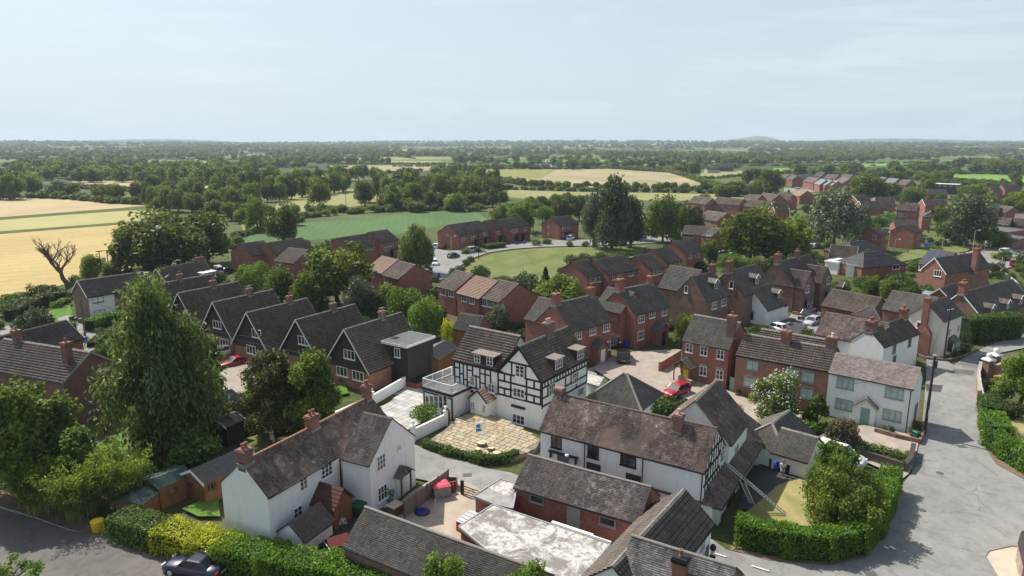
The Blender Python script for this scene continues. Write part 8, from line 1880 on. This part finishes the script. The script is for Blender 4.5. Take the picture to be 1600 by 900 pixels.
for q in ((1146,610,'dark potted ball shrub by the green side gate', .35), (1152,620,'second potted plant by the white bench', .3), (1424,684,'terracotta pot beside the green bin', .3), (1392,680,'potted plant beneath the cottage window', .25)):
 o = empty('plant_pot', P(q[0], q[1]), 0, q[2], 'pot'); b = MB(); b.lathe([(.2,0),(.3,.4),(.32,.45),(.24,.45)], 12); part(b, 'pot', M_terra, o, True); put('foliage', crown_mesh('foliage', F_dark, 5, rx=q[3]+.1, rz=q[3]+.1, cz=.45+q[3]+.05, nl=8, lr=.5, n=350, leaf=.1), o)
fence('side_gate', 'tall sage green side gate between the brick houses', [(1140,612),(1149,614)], 1.9, M_sage, 'panel', cat='gate')
fence('picket_fence', 'white picket fence round the small yard at the right edge', [(1566,408),(1562,428),(1590,450),(1640,470)], 1.2, M_white, 'picket', post=2.4)
fence('rear_picket_fence', 'white picket fence behind the red and blue cars', [(1568,407),(1610,405)], 1.2, M_white, 'picket', post=2.4)
fence('dark_garden_fence', 'dark panelled fence in front of the yellow flower garden', [(1312,475),(1350,478),(1400,482),(1420,487)], 1.9, wm('dark'), 'panel')
fence('low_garden_fence', 'pale grey fence above the brick wall by the black off-roader', [(1240,487),(1262,492),(1290,500)], 1.1, M_grey, 'panel')
wall_run('brick_wall', 'brown brick wall under the pale fence by the black off-roader', [(1238,493),(1262,498),(1290,506)], .8, .25, wm('brickbr'))
fence('close_board_fence', 'pale fence among the gardens behind the feathery tree', [(590,478),(604,484),(620,490)], 1.8, wm('greytimber'), 'panel')
shed('grey glass-roofed lean-to beside the orange-brick house', (1440,459), (1462,462), (0,0), 2.3, 12, 'greywall', 'glass', w=3.5, L=5.5, name='conservatory', cat='conservatory')
def parasol(label, x, yb, yt, w, col):
 base = P(x, yb); h = hgt(base, yt); o = empty('parasol', base, 0, label, 'parasol'); b = MB(); b.tube((0,0,0),(0,0,h),.03,.03,6); part(b, 'pole', M_metal, o); b = MB(); n = 8; W = w/2
 V = [(0,0,h)]+[(W*math.cos(6.283*i/n), W*math.sin(6.283*i/n), h-.55) for i in range(n)]; b.add(V+[(v[0],v[1],v[2]-.04) for v in V], [(0,i+1,(i+1) % n+1) for i in range(n)]+[(n+1,(i+1) % n+n+2,i+n+2) for i in range(n)]+[(i+1,i+n+2,(i+1) % n+n+2,(i+1) % n+1) for i in range(n)]); part(b, 'canopy', col, o)
parasol('pale grey parasol over the garden left of the weeping birch', 149, 585, 555, 2.8, simple('grey_canvas', (.45,.45,.46), .8, .1, 3)); parasol('big white parasol above the great lime tree', 1213, 342, 330, 3.6, M_white)
o = empty('mill_wheel_ornament', P(325,655), .2, 'white ring ornament in the dark garden under the birch', 'ornament'); b = MB(); n = 20
for i in range(n): a0, a1 = 6.283*i/n, 6.283*(i+1)/n; b.bar((.42*math.cos(a0),0,.6+.42*math.sin(a0)),(.42*math.cos(a1),0,.6+.42*math.sin(a1)),.1,.2)
part(b, 'ring', M_white, o); b = MB(); b.tube((0,-.05,.6),(0,.05,.6),.3,.3,14); part(b, 'hub', M_black, o)
def ladder(label, top, zt, bot, w=.42, name='ladder'):
 a, c = P(top[0], top[1], zt), P(bot[0], bot[1], 0); o = empty(name, c, 0, label, 'ladder'); v = a-c; u = v.normalized(); s = u.cross(Vector((0,0,1))).normalized()*w/2
 for k in (-1,1): b = MB(); b.bar(s*k, v+s*k, .035, .09); part(b, 'stile', M_metal, o)
 n = int(v.length/.28); b = MB(); b.tube(-s, s, .018, .018, 5); rg = b.mesh('rung', M_metal, uv=False)
 for i in range(1, n): put('rung', rg, o, u*(i*v.length/n))
 return o
ladder('long aluminium ladder leaning from the lawn onto the side roof', (1137,726), 3.7, (1236,811)); ladder('steep aluminium step ladder standing under the long ladder', (1160,752), 2.9, (1177,792), .5, 'step_ladder')
def bracket_sign():
 p = F8.hit('F', 881, 716); b = MB(); z = 3.15
 b.box(p.x-1.3, p.x-1.18, -.14, .13, z-.55, z); b.box(p.x+1.18, p.x+1.3, -.14, .13, z-.55, z); b.box(p.x-1.45, p.x+1.45, -.16, .12, z+.002, z+.14); F8._o(b.mesh('sign_frame', M_black, uv=False), 'sign_frame')
 b = MB(); b.box(p.x-.55, p.x+.55, -.1, -.02, z-.6, z-.01); F8._o(b.mesh('sign_board', simple('slate_blue_sign', (.09,.11,.15), .6, .3, 5), uv=False), 'sign_board')
bracket_sign()
o = empty('floodlight', P(885,715,3.6), 0, 'white floodlight above the black sign frame', 'lamp'); b = MB(); b.tube((0,0,0),(0,-.5,.35),.03,.03,6); part(b, 'arm', M_metal, o); b = MB(); b.lathe([(.05,0),(.16,.1),(.18,.22),(.05,.28)], 10, (0,-.55,.3)); part(b, 'lamp_head', M_white, o, True)
def aerial(label, x, y, z, s=1.0):
 o = empty('satellite_dish', P(x, y, z), .4, label, 'satellite dish'); b = MB(); b.tube((0,0,-.6),(0,0,.1),.025,.025,6); part(b, 'mast', M_metal, o); b = MB(); b.lathe([(.02,0),(.25,.04),(.36,.12),(.36,.14),(.24,.07),(.02,.03)], 14); m = b.mesh('dish', M_white, True, False); q = put('dish', m, o, (0,0,.2)); q.rotation_euler = (R(70), 0, .3); q.scale = (s,)*3
aerial('white satellite dish on the front lean-to roof', 1066, 747, 3.3, 1.3); aerial('satellite dish on the gable of the twin brick house', 1378, 361, 5.5); aerial('grey dish at the end gable of the pink-roofed cottage', 1433, 586, 5.2)
def tv_aerial(label, x, y, z):
 o = empty('tv_aerial', P(x, y, z), .8, label, 'aerial'); b = MB(); b.tube((0,0,-1.2),(0,0,.6),.02,.02,5); b.bar((-.5,0,.5),(.5,0,.5),.02); part(b, 'mast', M_metal, o)
 for k in range(5): b = MB(); b.bar((-.4+k*.2,-.22,.5),(-.4+k*.2,.22,.5),.015); part(b, 'element', M_metal, o)
tv_aerial('TV aerial on the chalet ridge chimney', 597, 487, 8.6); tv_aerial('TV aerial on the row end chalet', 389, 452, 8.6); tv_aerial('TV aerial on the pantiled house chimney', 1231, 511, 9.0)
o = empty('wall_lantern', P(1114,858,2.3), 0, 'dark double lantern post at the corner of the street wall', 'lamp'); b = MB(); b.tube((0,0,-2.3),(0,0,-.3),.05,.05,6); part(b, 'post', M_black, o); b = MB(); b.lathe([(.1,-.9),(.22,-.75),(.22,-.55),(.1,-.4)], 8); b.lathe([(.1,-.1),(.22,0),(.22,.2),(.1,.35)], 8); part(b, 'lamp_globes', M_black, o, True); b = MB(); b.lathe([(.14,-.38),(.16,-.3),(.14,-.12)], 8); part(b, 'lamp_glass', M_light, o)
a, c_ = P(862,817,2.75), P(955,848,2.75); o = empty('white_gutter_lengths', a, ang_of(a, c_), 'white gutter lengths lying on the flat roof against the brick outbuilding', 'guttering'); L_ = (c_-a).length
for k in range(2): b = MB(); b.box(0, L_*(1-.3*k), -.1+k*.16, .0+k*.16, .02+k*.02, .12); part(b, 'length', M_white, o)
def roadsign(label, x, yb, yt, face, col):
 base = P(x, yb); h = hgt(base, yt); o = empty('road_sign', base, 0, label, 'sign'); b = MB(); b.tube((0,0,0),(0,0,h),.04,.04,6); part(b, 'post', M_metal, o); b = MB()
 if face == 'tri': b.add([(-.4,-.05,h-.75),(.4,-.05,h-.75),(0,-.05,h),(-.4,-.03,h-.75),(.4,-.03,h-.75),(0,-.03,h)], [(0,1,2),(5,4,3),(0,3,4,1),(1,4,5,2),(2,5,3,0)])
 else: b.box(-.3,.3,-.05,-.03,h-.8,h)
 part(b, 'plate', col, o)
roadsign('triangular road sign by the estate hedge', 1538, 393, 375, 'tri', M_white); roadsign('dark square sign by the estate road', 1553, 412, 399, 'sq', M_black); o = empty('red_post_box', P(1532,394), 0, 'red box beside the estate road', 'post box'); b = MB(); b.lathe([(.3,0),(.3,1.3),(.36,1.34),(.3,1.5),(.05,1.6)], 12); part(b, 'body', simple('post_red', (.45,.02,.02), .5), o, True)
def farm(label, R1, R2, zr, w, pitch, wall, roof, name='farm_shed'):
 q = from_ridge(R1, R2, zr, w, pitch); House(name, label, wall=wall, roof=roof, cat='farm building', **q)
farm('low farm shed with pale roof beyond the dry field, left', (827,257.5), (843,257.5), 5, 16, 15, 'black', 'greyl'); farm('brown farm shed beyond the dry field, middle', (845,257), (857,257), 5, 14, 20, 'brick', 'brown'); farm('small farm shed beyond the dry field, right', (861,255.5), (871,255.5), 5, 12, 20, 'white', 'brown')
farm('long pale farm roof on the horizon side of the dry field', (852,248), (872,248), 5, 14, 15, 'white', 'white'); farm('wide green-sided barn on the right pasture', (1124,258.5), (1145,258.8), 6, 14, 15, 'dark', 'greyl'); farm('grey barn roof left of the green-sided barn', (1103,263), (1122,263), 4.5, 12, 15, 'greywall', 'greyl'); farm('small white farmhouse left of the barns', (1071,257), (1077,257), 6, 8, 35, 'white', 'brown', 'farmhouse')
farm('white farmhouse beyond the left wood', (484,245.5), (499,245.5), 8, 9, 35, 'white', 'grey', 'farmhouse'); farm('red brick farm range beside the white farmhouse', (502,247), (521,247), 6.5, 9, 30, 'brick', 'brown'); farm('house half hidden in the central wood', (664,270), (677,271), 7, 9, 35, 'brickdk', 'brown', 'farmhouse')
farm('white house on the skyline rise, left', (425,231.5), (433,231.5), 9, 10, 35, 'white', 'greyl', 'farmhouse')
# -- the man in white
def skin_mesh(name, pts, edges, mat, parent, sub=1):
 me = bpy.data.meshes.new(name); me.from_pydata([p[:3] for p in pts], edges, []); me.materials.append(mat); o = bpy.data.objects.new(name, me); COL.objects.link(o); o.parent = parent
 md = o.modifiers.new('skin', 'SKIN'); lay = me.skin_vertices[0] if me.skin_vertices else None
 if lay is None:
  import bmesh
  bm = bmesh.new(); bm.from_mesh(me); bm.verts.layers.skin.verify(); bm.to_mesh(me); bm.free(); lay = me.skin_vertices[0]
 for i, p in enumerate(pts): lay.data[i].radius = (p[3], p[4] if len(p) > 4 else p[3]); lay.data[i].use_root = (i == 0)
 md.use_smooth_shade = True; s = o.modifiers.new('sub', 'SUBSURF'); s.levels = s.render_levels = sub; return o
M_skin = simple('skin', (.42,.24,.17), .6, .05, 5); M_cloth = simple('white_cotton', (.72,.72,.72), .85, .08, 8); M_hair = simple('grey_hair', (.18,.16,.14), .8, .2, 10)
man = empty('person', P(1222,747), -.5, 'man in white T-shirt and long white shorts standing by the bins', 'person')
pts = [(0,0,.95,.13,.10),(0,0,1.15,.135,.10),(0,0,1.38,.15,.10),(0,0,1.47,.065,.06),(0,-.01,1.54,.055,.055),(0,-.015,1.63,.082,.095),(0,-.01,1.71,.075,.085),
 (-.19,0,1.40,.055),(-.25,-.03,1.14,.042),(-.17,-.22,1.05,.032),(-.13,-.29,1.07,.03,.018), (.19,0,1.40,.055),(.26,-.02,1.14,.042),(.20,-.20,1.17,.032),(.15,-.27,1.24,.03,.018),
 (-.09,0,.85,.085),(-.11,-.02,.50,.055),(-.12,.02,.10,.038),(-.13,-.10,.04,.04,.03),(-.13,-.17,.03,.03,.02), (.09,0,.85,.085),(.11,.0,.50,.055),(.13,.03,.10,.038),(.14,-.09,.04,.04,.03),(.14,-.16,.03,.03,.02)]
ed = [(0,1),(1,2),(2,3),(3,4),(4,5),(5,6),(2,7),(7,8),(8,9),(9,10),(2,11),(11,12),(12,13),(13,14),(0,15),(15,16),(16,17),(17,18),(18,19),(0,20),(20,21),(21,22),(22,23),(23,24)]
for hand, d in ((10, Vector((.04,-.07,.0))), (14, Vector((-.02,-.06,.04)))):
 bx_, by_, bz_ = pts[hand][:3]
 for f in range(5):
  off = (f-2)*.014; n0 = len(pts); ln = (.6, .95, 1.05, .98, .8)[f]
  pts.append((bx_+off+d.x*.4*ln, by_+d.y*.5*ln, bz_+d.z*.5, .0095)); pts.append((bx_+off+d.x*ln, by_+d.y*ln*.95, bz_+d.z-.012, .008)); ed += [(hand, n0), (n0, n0+1)]
skin_mesh('body', pts, ed, M_skin, man)
skin_mesh('shirt', [(0,0,1.0,.17,.13),(0,0,1.2,.165,.125),(0,0,1.39,.175,.12),(0,0,1.46,.10,.08),(-.2,0,1.395,.078),(-.24,-.015,1.24,.07),(.2,0,1.395,.078),(.25,-.01,1.24,.07)], [(0,1),(1,2),(2,3),(2,4),(4,5),(2,6),(6,7)], M_cloth, man)
skin_mesh('shorts', [(0,0,.98,.165,.125),(-.09,0,.86,.11),(-.11,-.01,.55,.095),(.09,0,.86,.11),(.11,0,.55,.095)], [(0,1),(1,2),(0,3),(3,4)], simple('pale_shorts', (.60,.62,.66), .85, .1, 8), man)
b = MB(); b.lathe([(.098,1.655),(.10,1.71),(.085,1.765),(.045,1.80),(.01,1.808)], 14, (0,.008,0)); part(b, 'hair', M_hair, man, True)
b = MB()
for s in (-.032,.032): b.lathe([(.001,-.008),(.010,0),(.001,.008)], 8, (s,-.105,1.645))
part(b, 'eyes', M_black, man, True); b = MB(); b.taper(-.014,.014,-.135,-.10,1.595,1.64,.4); part(b, 'nose', M_skin, man); b = MB(); b.box(-.026,.026,-.112,-.10,1.567,1.576); part(b, 'mouth', simple('lips', (.3,.1,.09), .6), man)
for s in (-1,1): b = MB(); b.lathe([(.005,-.03),(.017,0),(.005,.03)], 8, (s*.088,-.005,1.63)); part(b, 'ear', M_skin, man, True);
for s, yy in ((-.13,-.07),(.14,-.06)): b = MB(); b.taper(s-.055,s+.055,yy-.15,yy+.13,0,.1,.75); part(b, 'shoe', M_white, man)
# -- the summer haze
hz = MB(); hz.box(-9800, 9800, -60, 9800, -2, 190)
hm = NT('summer_haze'); pv = hm.n('VolumePrincipled'); pv.inputs['Color'].default_value = (.74, .88, 1.0, 1); pv.inputs['Density'].default_value = 1.25e-4; pv.inputs['Anisotropy'].default_value = .1
hm.l(pv.outputs[0], hm.out.inputs['Volume'])
tag(hz.obj('haze', hm.m, uv=False), kind='stuff')
